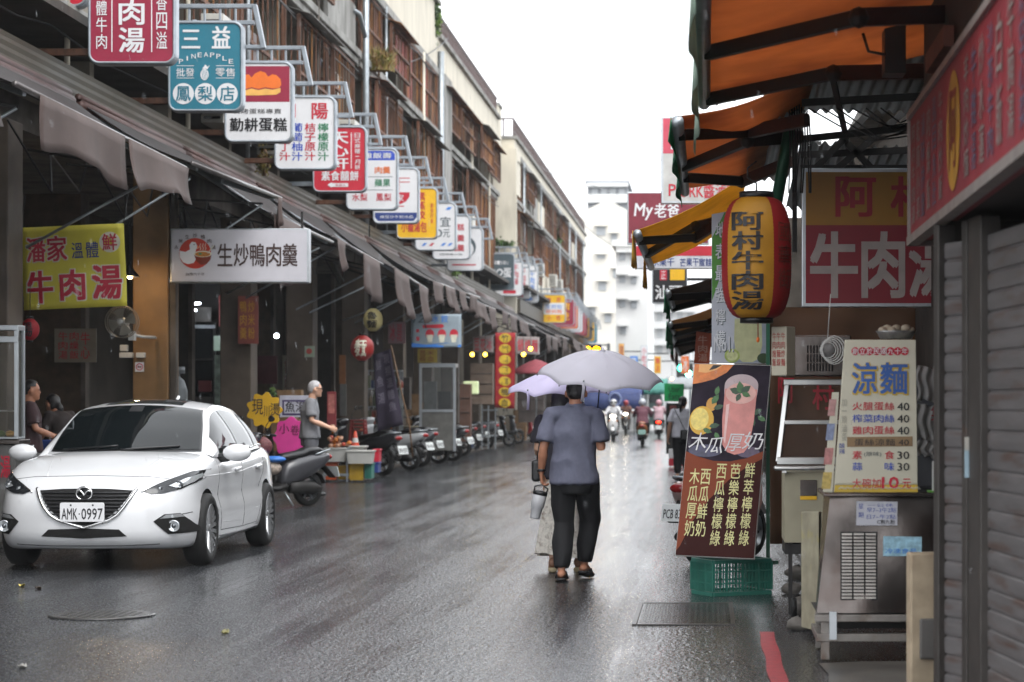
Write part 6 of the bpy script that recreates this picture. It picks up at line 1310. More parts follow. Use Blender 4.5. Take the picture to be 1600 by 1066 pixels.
# green post and cable bundles, metal roof and its trusses
m = MB(); m.tube([(.64, 16.2, 3.7), (.50, 16.2, 2.9)], .045, M('green_pipe', '#1f5b40', .4, .2, var=.15), 12); m.build('green_pipe', label='slanting dark green pipe holding up the second orange awning', cat='pipe')
rf = thing('metal_roof', 'rusty corrugated roof on dark trusses above the big beef soup sign', 'roof', (1.3, 17.5, 3.4)); cm_ = M('roof_sheet', '#767c7c', .4, .4, var=.15, scale=3, dirt='#4f463c', damt=.35)
m = MB()
def rfn(x0, x1, y0, y1, z0, z1): m.grid(lambda u, v: Vector((x0+(x1-x0)*u, y0+(y1-y0)*v, z0+(z1-z0)*v+.018*math.sin(u*(x1-x0)*75))), 80, 2, cm_, True)
rfn(.4, 1.65, 14.2, 16.6, 3.72, 3.62); rfn(.28, .72, 15.9, 20.0, 3.52, 3.46); rfn(.70, 1.12, 16.9, 20.0, 3.42, 3.2); rfn(1.25, 1.65, 17.0, 20, 3.40, 3.18); m.build('sheet', rf)
m = MB()
for (a, b2) in (((.7, 16.8, 3.32), (1.6, 16.8, 3.36)), ((.7, 16.8, 3.22), (1.65, 16.8, 3.22)), ((.72, 16.75, 3.12), (1.2, 16.75, 3.62)), ((.86, 16.75, 3.12), (1.55, 16.75, 3.7)), ((1.05, 16.75, 3.4), (1.3, 16.75, 3.14)), ((.66, 16.5, 3.4), (1.6, 16.5, 3.5)), ((.66, 15.6, 3.55), (1.6, 15.6, 3.6)), ((.8, 14.6, 3.66), (1.2, 18.2, 3.3)), ((.66, 16.9, 2.6), (.66, 16.9, 3.6))): m.bar(a, b2, .035, .05, dark)
m.build('truss', rf)
m = MB(); rs = random.Random(12)
for k in range(9):
    x = .58+.018*k; m.tube([(x, 15.9, 3.66-.02*k), (x+.01, 15.92, 3.3), (x+rs.uniform(-.03, .03), 15.9, 2.95)], .006, black, 5)
for k in range(6):
    a = V(.7+.1*k, 15.5, 3.5); b2 = V(1.5, 15.3+.1*k, 3.3+.04*k); m.tube([a, (a+b2)/2-V(0, 0, rs.uniform(.06, .2)), b2], .006, black, 5)
m.build('cable_bundle', label='loose black cables hanging below the metal roof', cat='cables', kind='stuff')
# ---------------------------------------------------------------- signs farther on the right
def fsign(name, label, x0, y0, x1, y1, Y, bgm, draw, T=.18, frm=alu):
    P = face(x0, y0, x1, y1, Y, .004); b = thing(name, label, 'sign', at((x0+x1)/2, y1, Y)); m = MB(); m.slab([P(x0, y0), P(x1, y0), P(x1, y1), P(x0, y1)], V(0, T, 0), frm); m.build('case', b, .01)
    m = MB(); e = (y1-y0)*.025; m.rect(P, x0+e, y0+e, x1-e, y1-e, bgm, 1); m.build('panel', b); m = MB(); draw(m, P); m.build('lettering', b)
    m = MB(); m.bar(P(x1-3, y0+(y1-y0)*.3)+V(0, T/2, 0), P(x1-3, y0+(y1-y0)*.3)+V(1.2, T/2, 0), .06, .06, dark); m.build('bracket', b)
def q1(m, P):
    m.rect(P, 1036, 185, 1157, 240, M('coral_print', '#c2475a', .45), 1.5); m.text(P, '湘', 1048, 197, 1076, 234, white, 2.2, .04); m.text(P, '緻', 1084, 197, 1114, 234, white, 2.2, .04); m.text(P, '味', 1120, 197, 1148, 234, white, 2.2, .04); m.text(P, 'P', 1045, 288, 1056, 306, cherry, 2, .03); m.text(P, 'ORK醬滷館', 1062, 286, 1152, 310, cherry, 2, .02)
fsign('shop_sign', 'tall coral and pale grey sign half hidden by the orange awning', 1033, 182, 1160, 318, 33, M('sign_pale', '#bdbcb8', .5), q1)
def q2(m, P): m.text(P, 'My', 990, 318, 1018, 344, white, 2, .03, slant=3); m.row(P, '老爸', 1022, 318, 1062, 340, white, 2, .03); m.row(P, '現打新鮮果汁冰沙', 985, 366, 1062, 374, white, 2, .01)
fsign('shop_sign', 'dark red sign with white handwriting beyond the yellow awning', 980, 300, 1108, 382, 40, M('myred', '#7c2434', .45), q2)
def q3(m, P): m.rect(P, 994, 384.5, 1114, 400, cherry, 1.5); m.row(P, '清水果干', 1006, 404, 1054, 416, navy, 2, .02); m.row(P, '芒果干蜜餞', 1062, 404, 1112, 416, navy, 2, .02)
fsign('shop_sign', 'long white fruit sign with navy lettering under the dark red one', 993, 383, 1115, 420, 37, M('sign_white', '#c6c8cf', .45), q3)
def q4(m, P): m.rect(P, 1031, 422, 1042, 438, cherry, 1.5); m.text(P, '正', 1033, 424, 1040, 436, white, 2.2, .01); m.rect(P, 1047, 421, 1070, 438, yellow, 1.5); m.text(P, '汕頭', 1024, 446, 1066, 468, white, 2, .03)
fsign('shop_sign', 'black sign with a white brush character and yellow patch', 1019, 420, 1074, 474, 44, ink, q4)
m = MB(); OB = face(1084, 520, 1112, 572, 29); m.slab([OB(1088, 518), OB(1112, 521), OB(1108, 574), OB(1084, 570)], V(0, .01, 0), M('orange_flag', '#b8502e', .5, var=.1)); o = m.build('banner', label='small orange strip banner hanging under the tan awning', cat='banner'); m = MB(); m.col(OB, '牛肉湯', 1091, 524, 1105, 566, M('orange_ink', '#d9a08a', .5), 1, .02); m.build('lettering', o)
# delivery sign stand
ub = thing('sign_stand', 'bright green delivery sign on a dark stand beside the walking woman', 'sign', gp(1052, 716)); Yu = 52.0; UP = face(1038, 599, 1069, 628, Yu)
m = MB(); m.slab([UP(1038, 599), UP(1069, 600), UP(1068, 628), UP(1038, 627)], V(0, .06, 0), M('delivery_green', '#0fa557', .5)); m.build('panel', ub, .01)
m = MB(); m.text(UP, 'Uber', 1045, 604, 1062, 613, M('dark_green_ink', '#0b4a2c', .5), 1, .02); m.text(UP, 'Eats', 1045, 615, 1062, 624, M('dark_green_ink', '#0b4a2c', .5), 1, .02); m.build('lettering', ub)
m = MB(); p = at(1053, 630, Yu); m.bb(p.x-.18, p.x+.12, Yu+.02, Yu+.3, .3, p.z, dark); m.bb(p.x-.1, p.x+.06, Yu-.01, Yu+.015, p.z-.42, p.z-.06, M('dim_red', '#7a2a2a', .5)); m.build('stand', ub, .02)
m = MB(); m.bb(p.x-.12, p.x+.3, Yu-.2, Yu+.1, .02, .2, red); m.bb(p.x-.12, p.x+.3, Yu-.2, Yu+.1, .2, .42, white); m.build('barrier_base', ub, .02)
# traffic lights far down the street
def signal(label, lamps, Y, px, pole=True):
    s = thing('traffic_light', label, 'traffic light', at(px, VY+H*F/Y, Y), 'lit traffic lights at the crossing'); zs = [at(x, y, Y) for x, y, c, e in lamps]
    x0 = min(p.x for p in zs)-.28; x1 = max(p.x for p in zs)+.28; z0 = min(p.z for p in zs)-.28; z1 = max(p.z for p in zs)+.28
    m = MB(); m.bb(x0, x1, Y+.02, Y+.35, z0, z1, dark); m.build('housing', s, .04)
    for i, (x, y, c, e) in enumerate(lamps):
        m = MB(); m.ball(zs[i], .2, M('lamp_'+c.strip('#'), c, .3, emit=e), 14, (.2, .07, .2)); m.build('lamp', s)
        m = MB(); m.tube([zs[i]+Vector((.23*math.cos(a), -.12, .23*math.sin(a))) for a in [math.pi*k/10 for k in range(11)]], .02, dark, 5); m.build('visor', s)
    m = MB(); m.cyl((x1+.4, Y+.2, 0), (x1+.4, Y+.2, z1+.1), .09, galv, 10); m.bar((x1+.4, Y+.2, z1), (x0, Y+.2, z1+.06), .08, .08, galv); m.build('pole', s)
signal('traffic light with an amber lamp under the right awnings', [(1062, 537, '#ff9a1e', 10)], 140, 1062)
signal('traffic light with two green lamps low beside the green sign', [(1064, 575, '#3fe0b0', 8), (1076, 584, '#7ff0d0', 8)], 135, 1070)
signal('pair of amber lamps above the grey umbrella', [(918, 547, '#ffb300', 8), (932, 547, '#ffb300', 8)], 128, 925)
# ---------------------------------------------------------------- left pavement: banners, lamps, stalls
def banner(label, corners, Y, mat, draw, name='banner', wav=.012, dY=(0, 0, 0, 0), cat='banner', N=14, grommet=True):
    """cloth banner from four photo corners TL TR BR BL, gently rippled; drawing follows the same ripple"""
    (ax, ay), (bx, by), (cx, cy), (dx, dy) = corners; ph = random.Random(label).uniform(0, 6)
    def B(u, v, layer=0):
        px = (ax*(1-u)+bx*u)*(1-v)+(dx*(1-u)+cx*u)*v; py = (ay*(1-u)+by*u)*(1-v)+(dy*(1-u)+cy*u)*v
        p = at(px, py, Y); p.y += wav*math.sin(u*7+v*3+ph)+wav*.6*math.sin(v*9-u*4)-.0035*layer; return p
    o = thing(name, label, cat, at((ax+cx)/2, max(cy, dy), Y))
    m = MB(); m.grid(lambda u, v: B(u, v), N, N, mat); c = m.build('cloth', o); sd = c.modifiers.new('t', 'SOLIDIFY'); sd.thickness = .003; sd.offset = 0
    m = MB(); draw(m, B); m.build('lettering', o)
    return o, B
ybm = cloth('yellow_banner', '#ded658', .4, rough=.6, var=.06, scale=3, bump=.15, bscale=10); rch = M('banner_red', '#b3223a', .5, var=.05); wch = M('banner_white_ink', '#d6d3c0', .5)
def dyb(m, B):
    def t(ch, u0, v0, u1, v1, mt, bold=.03, out=True):
        if out:
            for (a, b) in ((-.008, -.01), (.008, .01), (.008, -.01), (-.008, .01)): m.text(B, ch, u0+a, v0+b, u1+a, v1+b, wch, 1.2+a*20+b*8, bold+.012)
        m.text(B, ch, u0, v0, u1, v1, mt, 3, bold)
    t('潘', .05, .13, .23, .42, rch); t('家', .25, .12, .44, .42, rch); t('溫', .49, .21, .6, .40, navy, .015, False); t('體', .63, .21, .75, .40, navy, .015, False)
    m.shape(B, [(.86+.1*math.cos(a), .22+.125*math.sin(a)) for a in [2*math.pi*k/20 for k in range(20)]], wch, 1.2); t('鮮', .79, .12, .93, .32, rch, .02, False)
    t('牛', .05, .54, .29, .92, rch, .045); t('肉', .37, .54, .6, .9, rch, .045); t('湯', .68, .5, .95, .9, rch, .045)
yb, _ = banner('yellow beef soup banner with red brush characters over the white car', ((32, 356), (193, 349), (199, 478), (37, 485)), 26, ybm, dyb)
m = MB()
for (x, y) in ((32, 356), (193, 349)): m.tube([at(x, y, 26), at(x+8, y-50, 26.2)], .006, black, 5)
m.build('cord', yb)
# duck soup lightbox
dk_ = thing('lightbox_sign', 'long white lightbox sign with a duck and bowl emblem under the awning', 'sign', at(375, 442, 30)); DB = face(266, 357, 482, 442, 30, .004)
m = MB(); m.slab([DB(266, 357), DB(482, 357), DB(482, 442), DB(266, 442)], V(0, .2, 0), alu); m.build('case', dk_, .012)
m = MB(); m.rect(DB, 268.5, 359.5, 479.5, 439.5, M('lightbox_face', '#c2c0c6', .35, var=.03), 1); m.build('panel', dk_)
m = MB(); dbr = M('dark_brown_ink', '#3a2723', .5); rdk = M('emblem_red', '#b8331f', .45); m.row(DB, '生炒鴨肉羹', 339, 381, 466, 416, dbr, 2, .02)
cx, cy = 305, 396; m.disc(DB, cx, cy, 25, rdk, 1.6, 24)
m.shape(DB, [(281, 392), (290, 394), (297, 390), (296, 383), (300, 378), (306, 379), (308, 384), (313, 387), (307, 389), (305, 396), (307, 404), (303, 411), (294, 413), (286, 410), (281, 402)], white, 2.2); m.disc(DB, 303.5, 382.5, 1, ink, 2.8); m.shape(DB, [(308, 384.5), (314, 386.5), (308, 388)], orange, 2.7)
m.shape(DB, [(303, 397), (331, 397), (329, 406), (323, 413), (314, 414), (307, 408)], M('bowl_brown', '#7a2d1a', .4), 2.6); m.disc(DB, 317, 397, 14, wch, 2.9, 5); m.disc(DB, 317, 397.4, 12, M('broth', '#b9772c', .4, var=.2, scale=30), 3.2, 3.8); m.disc(DB, 313, 397, 3, green, 3.5, 1.4)
m.tube([DB(325, 396, 3.6), DB(334, 384, 3.6)], .006, wch, 5)
for k in range(3): m.tube([DB(313+4*k, 391, 3.6), DB(314.5+4*k, 388, 3.6), DB(312.5+4*k, 385, 3.6), DB(314+4*k, 381, 3.6)], .004, wch, 5)
for i, ch in enumerate('永樂生炒鴨肉羹'):
    a = R(200+20*i*140/120); x, y = cx+31*math.cos(a), cy+28*math.sin(a); m.text(DB, ch, x-3.2, y-3.2, x+3.2, y+3.2, dbr, 2, .012)
m.row(DB, '台南六十年', 290, 426, 320, 431, dbr, 2, 0); m.build('lettering', dk_)
m = MB()
for x in (280, 470): m.bar(DB(x, 357)+V(0, .1, 0), DB(x, 330)+V(0, .1, 0), .03, .03, dark)
m.build('hanger', dk_)
# wall fan and hanging lamp by the ochre pillar
Yf = 29.6; fn = thing('wall_fan', 'round wall fan with a wire cage on the ochre pillar below the yellow banner', 'fan', at(192, 503, Yf)); c = at(191, 503, Yf); cage = M('fan_cage', '#8a8378', .5, .4)
m = MB(); r_ = .21
for dz in (-.06, .05):
    m.tube([c+Vector((r_*math.cos(a), dz, r_*math.sin(a))) for a in [2*math.pi*k/32 for k in range(32)]], .006, cage, 5, closed=True)
for k in range(40):
    a = 2*math.pi*k/40; m.tube([c+V(0, -.085, 0)+Vector((.03*math.cos(a), 0, .03*math.sin(a))), c+Vector((r_*.8*math.cos(a+.15), -.08, r_*.8*math.sin(a+.15))), c+Vector((r_*math.cos(a+.2), -.03, r_*math.sin(a+.2)))], .0022, cage, 4)
m.lathe([(.001, 0), (.045, 0), (.05, .012), (.03, .02)], plastic_w, c+V(0, -.085, 0), Matrix.Rotation(R(-90), 3, 'X'), 16); m.build('cage', fn)
m = MB()
for k in range(4):
    a0 = k*math.pi/2+.3; m.grid(lambda u, v: c+Vector((.18*(.2+.8*v)*math.cos(a0+(u-.5)*1.0), .02*(u-.5), .18*(.2+.8*v)*math.sin(a0+(u-.5)*1.0))), 5, 4, M('fan_blade', '#7b786f', .35))
m.build('blades', fn)
m = MB(); m.cyl(c+V(0, .03, 0), c+V(0, .2, -.02), .06, plastic_w, 14, .045); m.tube([c+V(.03, .16, -.06), c+V(.06, .2, -.16), c+V(.12, .5, -.18), c+V(.2, .95, -.18)], .022, plastic_w, 8); m.bb(c.x+.04, c.x+.12, c.y+.15, c.y+.25, c.z-.24, c.z-.12, plastic_w); m.build('motor', fn)
lp = thing('hanging_lamp', 'black cone lamp with a glowing bulb beside the yellow banner', 'lamp', at(203, 432, 29.9)); c = at(203, 428, 29.9)
m = MB(); m.lathe([(.13, -.04), (.12, -.02), (.05, .06), (.025, .1), (.02, .14), (.001, .142)], black, c, n=24, cap=False); m.tube([c+V(0, 0, .14), c+V(0, 0, .7)], .006, black, 5); m.build('shade', lp)
m = MB(); m.ball(c+V(0, 0, -.03), .04, M('warm_bulb', '#ffd9a0', .3, emit=12), 12); m.build('bulb', lp)
pl_ = bpy.data.lights.new('lamp_light', 'POINT'); pl_.energy = 9; pl_.color = (1, .68, .36); pl_.shadow_soft_size = .05; po = bpy.data.objects.new('lamp_light', pl_); COL.objects.link(po); po.location = c+V(0, -.02, -.1); po.parent = None
m = MB(); ns = face(210, 564, 227, 583, 30.58, .003); m.rect(ns, 211, 566, 225, 581, white, 0); o = m.build('notice', label='small white no smoking notice on the ochre pillar', cat='notice'); m = MB(); m.tube([ns(218+5*math.cos(a), 573.5+5*math.sin(a), 1) for a in [2*math.pi*k/18 for k in range(18)]], .006, red, 4, closed=True); m.bar(ns(214.6, 570, 1), ns(221.4, 577, 1), .008, .004, red); m.rect(ns, 215, 572.6, 221, 574.4, ink, .6); m.build('symbol', o)
for i, (x0, y0, x1, y1) in enumerate(((187, 539, 198, 549), (186, 551, 207, 559), (212, 551, 225, 559))):
    a, b = at(x0, y0, 30.5), at(x1, y1, 30.5); m = MB(); m.bb(a.x, b.x, 30.5, 30.6, b.z, a.z, plastic_w); m.build('switch_box', label=('upper pale switch box left of the ochre pillar', 'wide pale switch box under the upper one', 'pale switch box above the no smoking notice')[i], cat='switch', bevel=.008)
# red paper lantern at the glass case
def plantern(label, px, py, rx, ry, Y, mat, ch=None, lit=0):
    l = thing('paper_lantern', label, 'lantern', at(px, py+ry, Y)); k = Y/F; c = at(px, py, Y); m = MB(); n = 24; pr = []
    for i in range(17):
        t = -1+2*i/16; pr.append((k*rx*(1-abs(t)**2.6*.72)+.002*(i % 2), k*ry*t))
    m.lathe(pr, mat, c, n=28); m.build('paper', l); m = MB(); m.lathe([(.001, 0), (k*rx*.36, 0), (k*rx*.36, .03), (.001, .03)], dark, c+V(0, 0, k*ry), n=16); m.lathe([(.001, -.02), (k*rx*.32, -.02), (k*rx*.32, 0), (.001, .001)], dark, c-V(0, 0, k*ry), n=16); m.tube([c+V(0, 0, k*ry), c+V(0, 0, k*ry+.4)], .005, dark, 5); m.build('cap', l)
    if ch:
        def L(x, y, layer=0):
            u = max(-.95, min(.95, (x-px)/rx)); t = (py-y)/ry; r_ = k*rx*(1-abs(t)**2.6*.72)+.012; return c+Vector((r_*u, -r_*math.sqrt(1-u*u), k*ry*t))
        m = MB(); m.col(L, ch, px-rx*.5, py-ry*.75, px+rx*.5, py+ry*.75, ink if not lit else wch, 0, .03); m.build('lettering', l)
    return l
lrd = cloth('red_paper', '#b02a35', .35, rough=.6, var=.1); lye = cloth('cream_paper_lantern', '#cfc28a', .35, rough=.6, var=.1)
plantern('small red paper lantern hanging above the glass case at the left edge', 47, 515, 14, 17, 25.5, lrd, '湯')
plantern('cream paper lantern with black characters hanging from the awnings', 583, 500, 15, 18, 43, lye, '魯麵')
plantern('round red lantern sign with a white character, glowing at its lower edge', 566, 544, 18, 20, 41, M('red_lit', '#861f1c', .5, emit=.04), '麵', 1)
# glass case and counter at the left edge
gc = thing('glass_case', 'steel framed glass display case on a steel counter at the left edge', 'display case', (-7.0, 22.5, .1)); X1 = (28-VX)*22/F; X0 = X1-1.2; zt_ = at(0, 516, 22).z; zc = at(0, 683, 22).z
m = MB()
for x in (X0, X1-.04):
    for y in (22, 22.2): m.bb(x, x+.04, y, y+.04, zc, zt_, alu)
m.bb(X0, X1, 22, 22.24, zt_, zt_+.05, alu); m.bb(X0, X1, 21.99, 22.03, zt_-.12, zt_-.06, alu); m.bb(X0, X1, 22, 22.24, zc-.02, zc, alu); m.build('frame', gc, .004)
m = MB(); m.bb(X1-.028, X1-.02, 22.05, 22.2, zc, zt_, glass('pane', '#6a6a64', .22)); m.bb(X0+.05, X1-.05, 22.012, 22.018, zc, zt_-.12, glass('pane', '#6a6a64', .22)); m.build('glass', gc)
m = MB(); m.bb(X0, X1-.06, 22.05, 22.2, zc+.25, zc+.265, plastic_w); m.build('shelf', gc)
m = MB()
rs = random.Random(3)
for k in range(14): m.ball((X0+.1+.075*k, 22.07+rs.uniform(0, .1), zc+.03), .04, rs.choice([leafm[2], plastic_w, peach, cherry]), 8, (.05, .05, .035))
m.build('food', gc, kind='stuff')
m = MB(); m.bb(X0, X1+.03, 21.95, 22.3, zc-.07, zc-.025, ss); m.bb(X0, X1-.02, 22.0, 22.28, .1, zc-.075, M('counter_steel', '#6b6a68', .4, .6, var=.15, dirt='#4c443e', damt=.35)); m.build('counter', gc, .006)
m = MB(); CPn = face(0, 700, 37, 760, 21.98, .003); m.text(CPn, '湯', 1, 712, 16, 747, rch, 1, .03); m.text(CPn, '肉', -22, 712, -4, 747, rch, 1, .03); m.build('lettering', gc)
# stall worker and a basin on a table behind the car
wk, jw_ = figure('stall worker in dark clothes standing behind the glass case', None, 0, stand(1.62, elR=(.24, .05, 1.08), wrR=(.2, .28, .98), elL=(-.24, .05, 1.08), wrL=(-.18, .28, 1.0)), dict(skin=skin, shirt=M('dark_red_tee', '#3a2528', .85), trousers=trous, hair=hairb, shoe=black), vox=.018); put(wk, (at(46, 600, 24.8).x, 24.8, .1), R(-70))
w2, _ = figure('stall worker with black hair bending over the table behind the white car', None, 0, stand(1.55, chest=(0, .12, 1.12), neck=(0, .24, 1.26), head=(0, .32, 1.36), shL=(-.17, .2, 1.22), shR=(.17, .2, 1.22), elL=(-.22, .25, .98), elR=(.22, .25, .98), wrL=(-.16, .45, .9), wrR=(.16, .45, .9)), dict(skin=skin, shirt=M('dark_brown_top', '#2b2322', .85), trousers=trous, hair=hairb, shoe=black), vox=.02, hair='tied'); put(w2, (at(112, 650, 27).x, 27, .1), R(60))
tb = thing('work_table', 'steel work table behind the white car', 'table', (at(80, 680, 26).x, 26, .1)); m = MB(); x = at(80, 680, 26).x; m.bb(x-.5, x+.5, 25.7, 26.3, .86, .9, ss); m.build('table_top', tb, .005)
for dx in (-.45, .45):
    for dy in (-.25, .25): m = MB(); m.bb(x+dx-.02, x+dx+.02, 26+dy-.02, 26+dy+.02, .1, .859, steel); m.build('leg', tb)
m = MB(); c = V(at(70, 660, 26).x, 25.9, .902); m.lathe([(.001, 0), (.13, 0), (.17, .13), (.18, .135), (.165, .13), (.12, .012), (.001, .012)], M('blue_basin', '#2f4f9e', .35), c, n=28); m.build('basin', label='blue plastic basin on the work table behind the white car', cat='basin')
m = MB(); c = V(at(100, 660, 26).x, 25.95, .902); m.lathe([(.001, 0), (.1, 0), (.12, .09), (.11, .09), (.09, .01), (.001, .01)], plastic_w, c, n=24); m.build('bowl', label='white bowl of greens beside the blue basin', cat='bowl')
# inside the shop between the pillars: doors, tubes, strips
sh = thing('shop', 'dim shop front with glass doors and a lit ceiling under the duck sign', 'shop front', (-9.8, 42, .1)); Ysf = 42.5
def rc(mb, x0, y0, x1, y1, Y, mt, d=.05): a, b = at(x0, y0, Y), at(x1, y1, Y); mb.bb(a.x, b.x, Y, Y+d, b.z, a.z, mt)
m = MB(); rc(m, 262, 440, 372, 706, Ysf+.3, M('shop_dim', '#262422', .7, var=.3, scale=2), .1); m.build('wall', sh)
m = MB()
for x in (268, 300, 333, 352): rc(m, x, 505, x+4, 700, Ysf, M('door_frame', '#3b3a38', .4, .5), .06)
rc(m, 268, 508, 336, 513, Ysf-.01, galv, .06); rc(m, 268, 560, 335, 563, Ysf-.005, M('door_frame', '#3b3a38', .4, .5)); m.build('door_frame', sh)
m = MB(); rc(m, 272, 514, 332, 690, Ysf+.03, glass('door_glass', '#1b2022', .5), .01); m.build('door_glass', sh)
m = MB(); rc(m, 272, 480, 330, 503, Ysf+.02, M('transom', '#4a4640', .5, var=.3, scale=4), .02); m.build('transom', sh)
m = MB(); rc(m, 342, 462, 351, 510, Ysf-.03, M('red_strip', '#8a3a34', .5, var=.2)); m.build('couplet_strip', sh, label='red paper strip beside the lit ceiling')
m = MB(); rc(m, 334, 525, 351, 548, Ysf-.03, M('fridge_glow', '#9fb5a6', .4, emit=.12), .02); rc(m, 335, 555, 350, 640, Ysf-.03, M('fridge_in', '#6f7a70', .3, var=.4, scale=12), .02); m.build('fridge', sh)
m = MB(); rc(m, 310, 595, 330, 612, Ysf-.05, M('red_box', '#5a2326', .5), .05); rc(m, 300, 620, 332, 690, Ysf-.05, M('shelf_dark', '#2f2c2a', .6), .05); m.build('cabinet', sh)
tm_ = M('tube_lit', '#eef4ff', .3, emit=9)
for i, (x0, y0, x1, y1) in enumerate(((268, 480, 284, 477), (290, 476, 312, 474), (297, 481, 306, 485))):
    m = MB(); m.tube([at(x0, y0, Ysf-1.2), at(x1, y1, Ysf-.3)], .022, tm_, 8, round_=True); m.build('fluorescent_tube', label=('left lit fluorescent tube under the duck sign', 'long lit fluorescent tube in the middle under the duck sign', 'short lit fluorescent tube below the long one')[i], cat='light', group='fluorescent tubes in the dim shop')
for i, (x, y) in enumerate(((432, 525), (452, 524))):
    m = MB(); m.ball(at(x, y, 45), .05, M('cold_bulb', '#eaf2ff', .3, emit=12), 10); m.tube([at(x, y, 45)+V(0, 0, .04), at(x, y, 45)+V(0, 0, .6)], .006, black, 5); m.build('bulb', label=('left one of two white bulbs between the pillars', 'right one of two white bulbs between the pillars')[i], cat='bulb')
# second shop interior bits: red banner, notice, reddish wall
for (x0, y0, x1, y1, Y, c_, lab, nm) in ((395, 556, 433, 600, 46, '#4a2226', 'dark red poster between the second and third pillar', 'poster'), (476, 541, 491, 558, 43.3, '#8c9a88', 'small pale green notice on the third pillar', 'notice'), (437, 618, 484, 652, 36, '#b9b9c4', 'white signboard with purple border behind the old man', 'signboard'), (511, 612, 525, 666, 40, '#7a2b2f', 'narrow dark red poster right of the old man', 'poster'), (530, 555, 540, 600, 50, '#8a5a34', 'amber lit panel between dark pillars', 'panel'), (531, 600, 541, 650, 47, '#6c6a66', 'grey door leaf between dark pillars', 'door')):
    m = MB(); rc(m, x0, y0, x1, y1, Y, M('flat_'+c_, c_, .5, var=.15, scale=6), .04); o = m.build(nm, label=lab, cat=nm, bevel=.004); P = face(x0, y0, x1, y1, Y, .003); m = MB()
    if nm == 'signboard':
        m.rect(P, x0+4, y0+7, x1-2, y1-3, M('purple_ink', '#4a3f66', .5), 1); m.rect(P, x0+7, y0+10, x1-5, y1-6, M('flat_'+c_, c_, .5), 1.6); m.row(P, '魚湯', x0+8, y0+10, x1-6, y1-8, ink, 2.2, .02); m.build('lettering', o)
    elif lab.startswith('narrow'): m.rect(P, x0+2, y0+4, x1-2, y0+34, M('poster_pale', '#a8645c', .5, var=.3, scale=20), 1); m.build('picture', o)
    elif nm == 'notice': m.disc(P, 483, 549, 4.5, M('notice_red', '#a5443c', .5), 1); m.build('symbol', o)
# flower shaped signs near the scooter
Y1 = 33.2; fl = thing('flower_sign', 'yellow flower shaped sign with hand drawn black characters', 'sign', at(413, 680, Y1)); c = at(413, 641, Y1); ym_ = M('flower_yellow', '#d9a91c', .5, var=.05); k_ = Y1/F
pts = [(1+.11*math.cos(9*a)) for a in [2*math.pi*i/90 for i in range(90)]]
m = MB(); m.slab([c+Vector((k_*26*p*math.cos(2*math.pi*i/90), 0, k_*26*p*math.sin(2*math.pi*i/90))) for i, p in enumerate(pts)], V(0, .02, 0), ym_); m.build('board', fl, .004); FP = face(386, 614, 440, 668, Y1-.006, .003)
m = MB(); m.text(FP, '現', 394, 624, 411, 648, hk, 1, 0); m.text(FP, '川', 412, 634, 421, 652, hk, 1, 0); m.text(FP, '燙', 422, 630, 438, 650, hk, 1, 0); m.build('lettering', fl); m = MB(); m.bar(c-V(0, -.01, .2), c-V(0, -.01, .95), .03, .015, wood); m.build('stick', fl)
Y2 = 34.0; pk = thing('flower_sign', 'bright pink cloud shaped sign behind the dark grey scooter', 'sign', at(455, 715, Y2)); c = at(455, 684, Y2); k_ = Y2/F
m = MB(); m.slab([c+Vector((k_*27*(1+.07*math.cos(8*a))*math.cos(a), 0, k_*31*(1+.07*math.cos(8*a))*math.sin(a))) for a in [2*math.pi*i/80 for i in range(80)]], V(0, .02, 0), pink); m.build('board', pk, .004); PP = face(428, 655, 482, 715, Y2-.006, .003); m = MB(); m.text(PP, '小', 436, 662, 452, 678, M('pink_ink', '#5a1a40', .5), 1, 0); m.text(PP, '卷', 454, 664, 468, 680, M('pink_ink', '#5a1a40', .5), 1, 0); m.build('lettering', pk); m = MB(); m.bar(c-V(0, -.01, .2), c-V(0, -.01, .8), .03, .015, wood); m.build('stick', pk)
# bags on the scooter's floor: red mesh bag, blue cap-like bag
p = at(408, 698, 31.3); m = MB(); m.ball(p, .1, M('mesh_bag', '#6e3a3c', .6, var=.4, scale=40), 16, (.16, .12, .14)); m.build('mesh_bag', label='dark red mesh bag on the front of the dark grey scooter', cat='bag')
p = at(428, 718, 31.2); m = MB(); m.ball(p, .1, M('blue_bag', '#2f72c4', .4, var=.1), 16, (.17, .12, .05)); m.ball(p-V(.03, 0, .12), .1, M('stripe_bag', '#a89a8e', .5, var=.4, scale=25), 14, (.14, .1, .1)); m.build('carrier_bag', label='bright blue and white carrier bag hooked on the dark grey scooter', cat='bag')
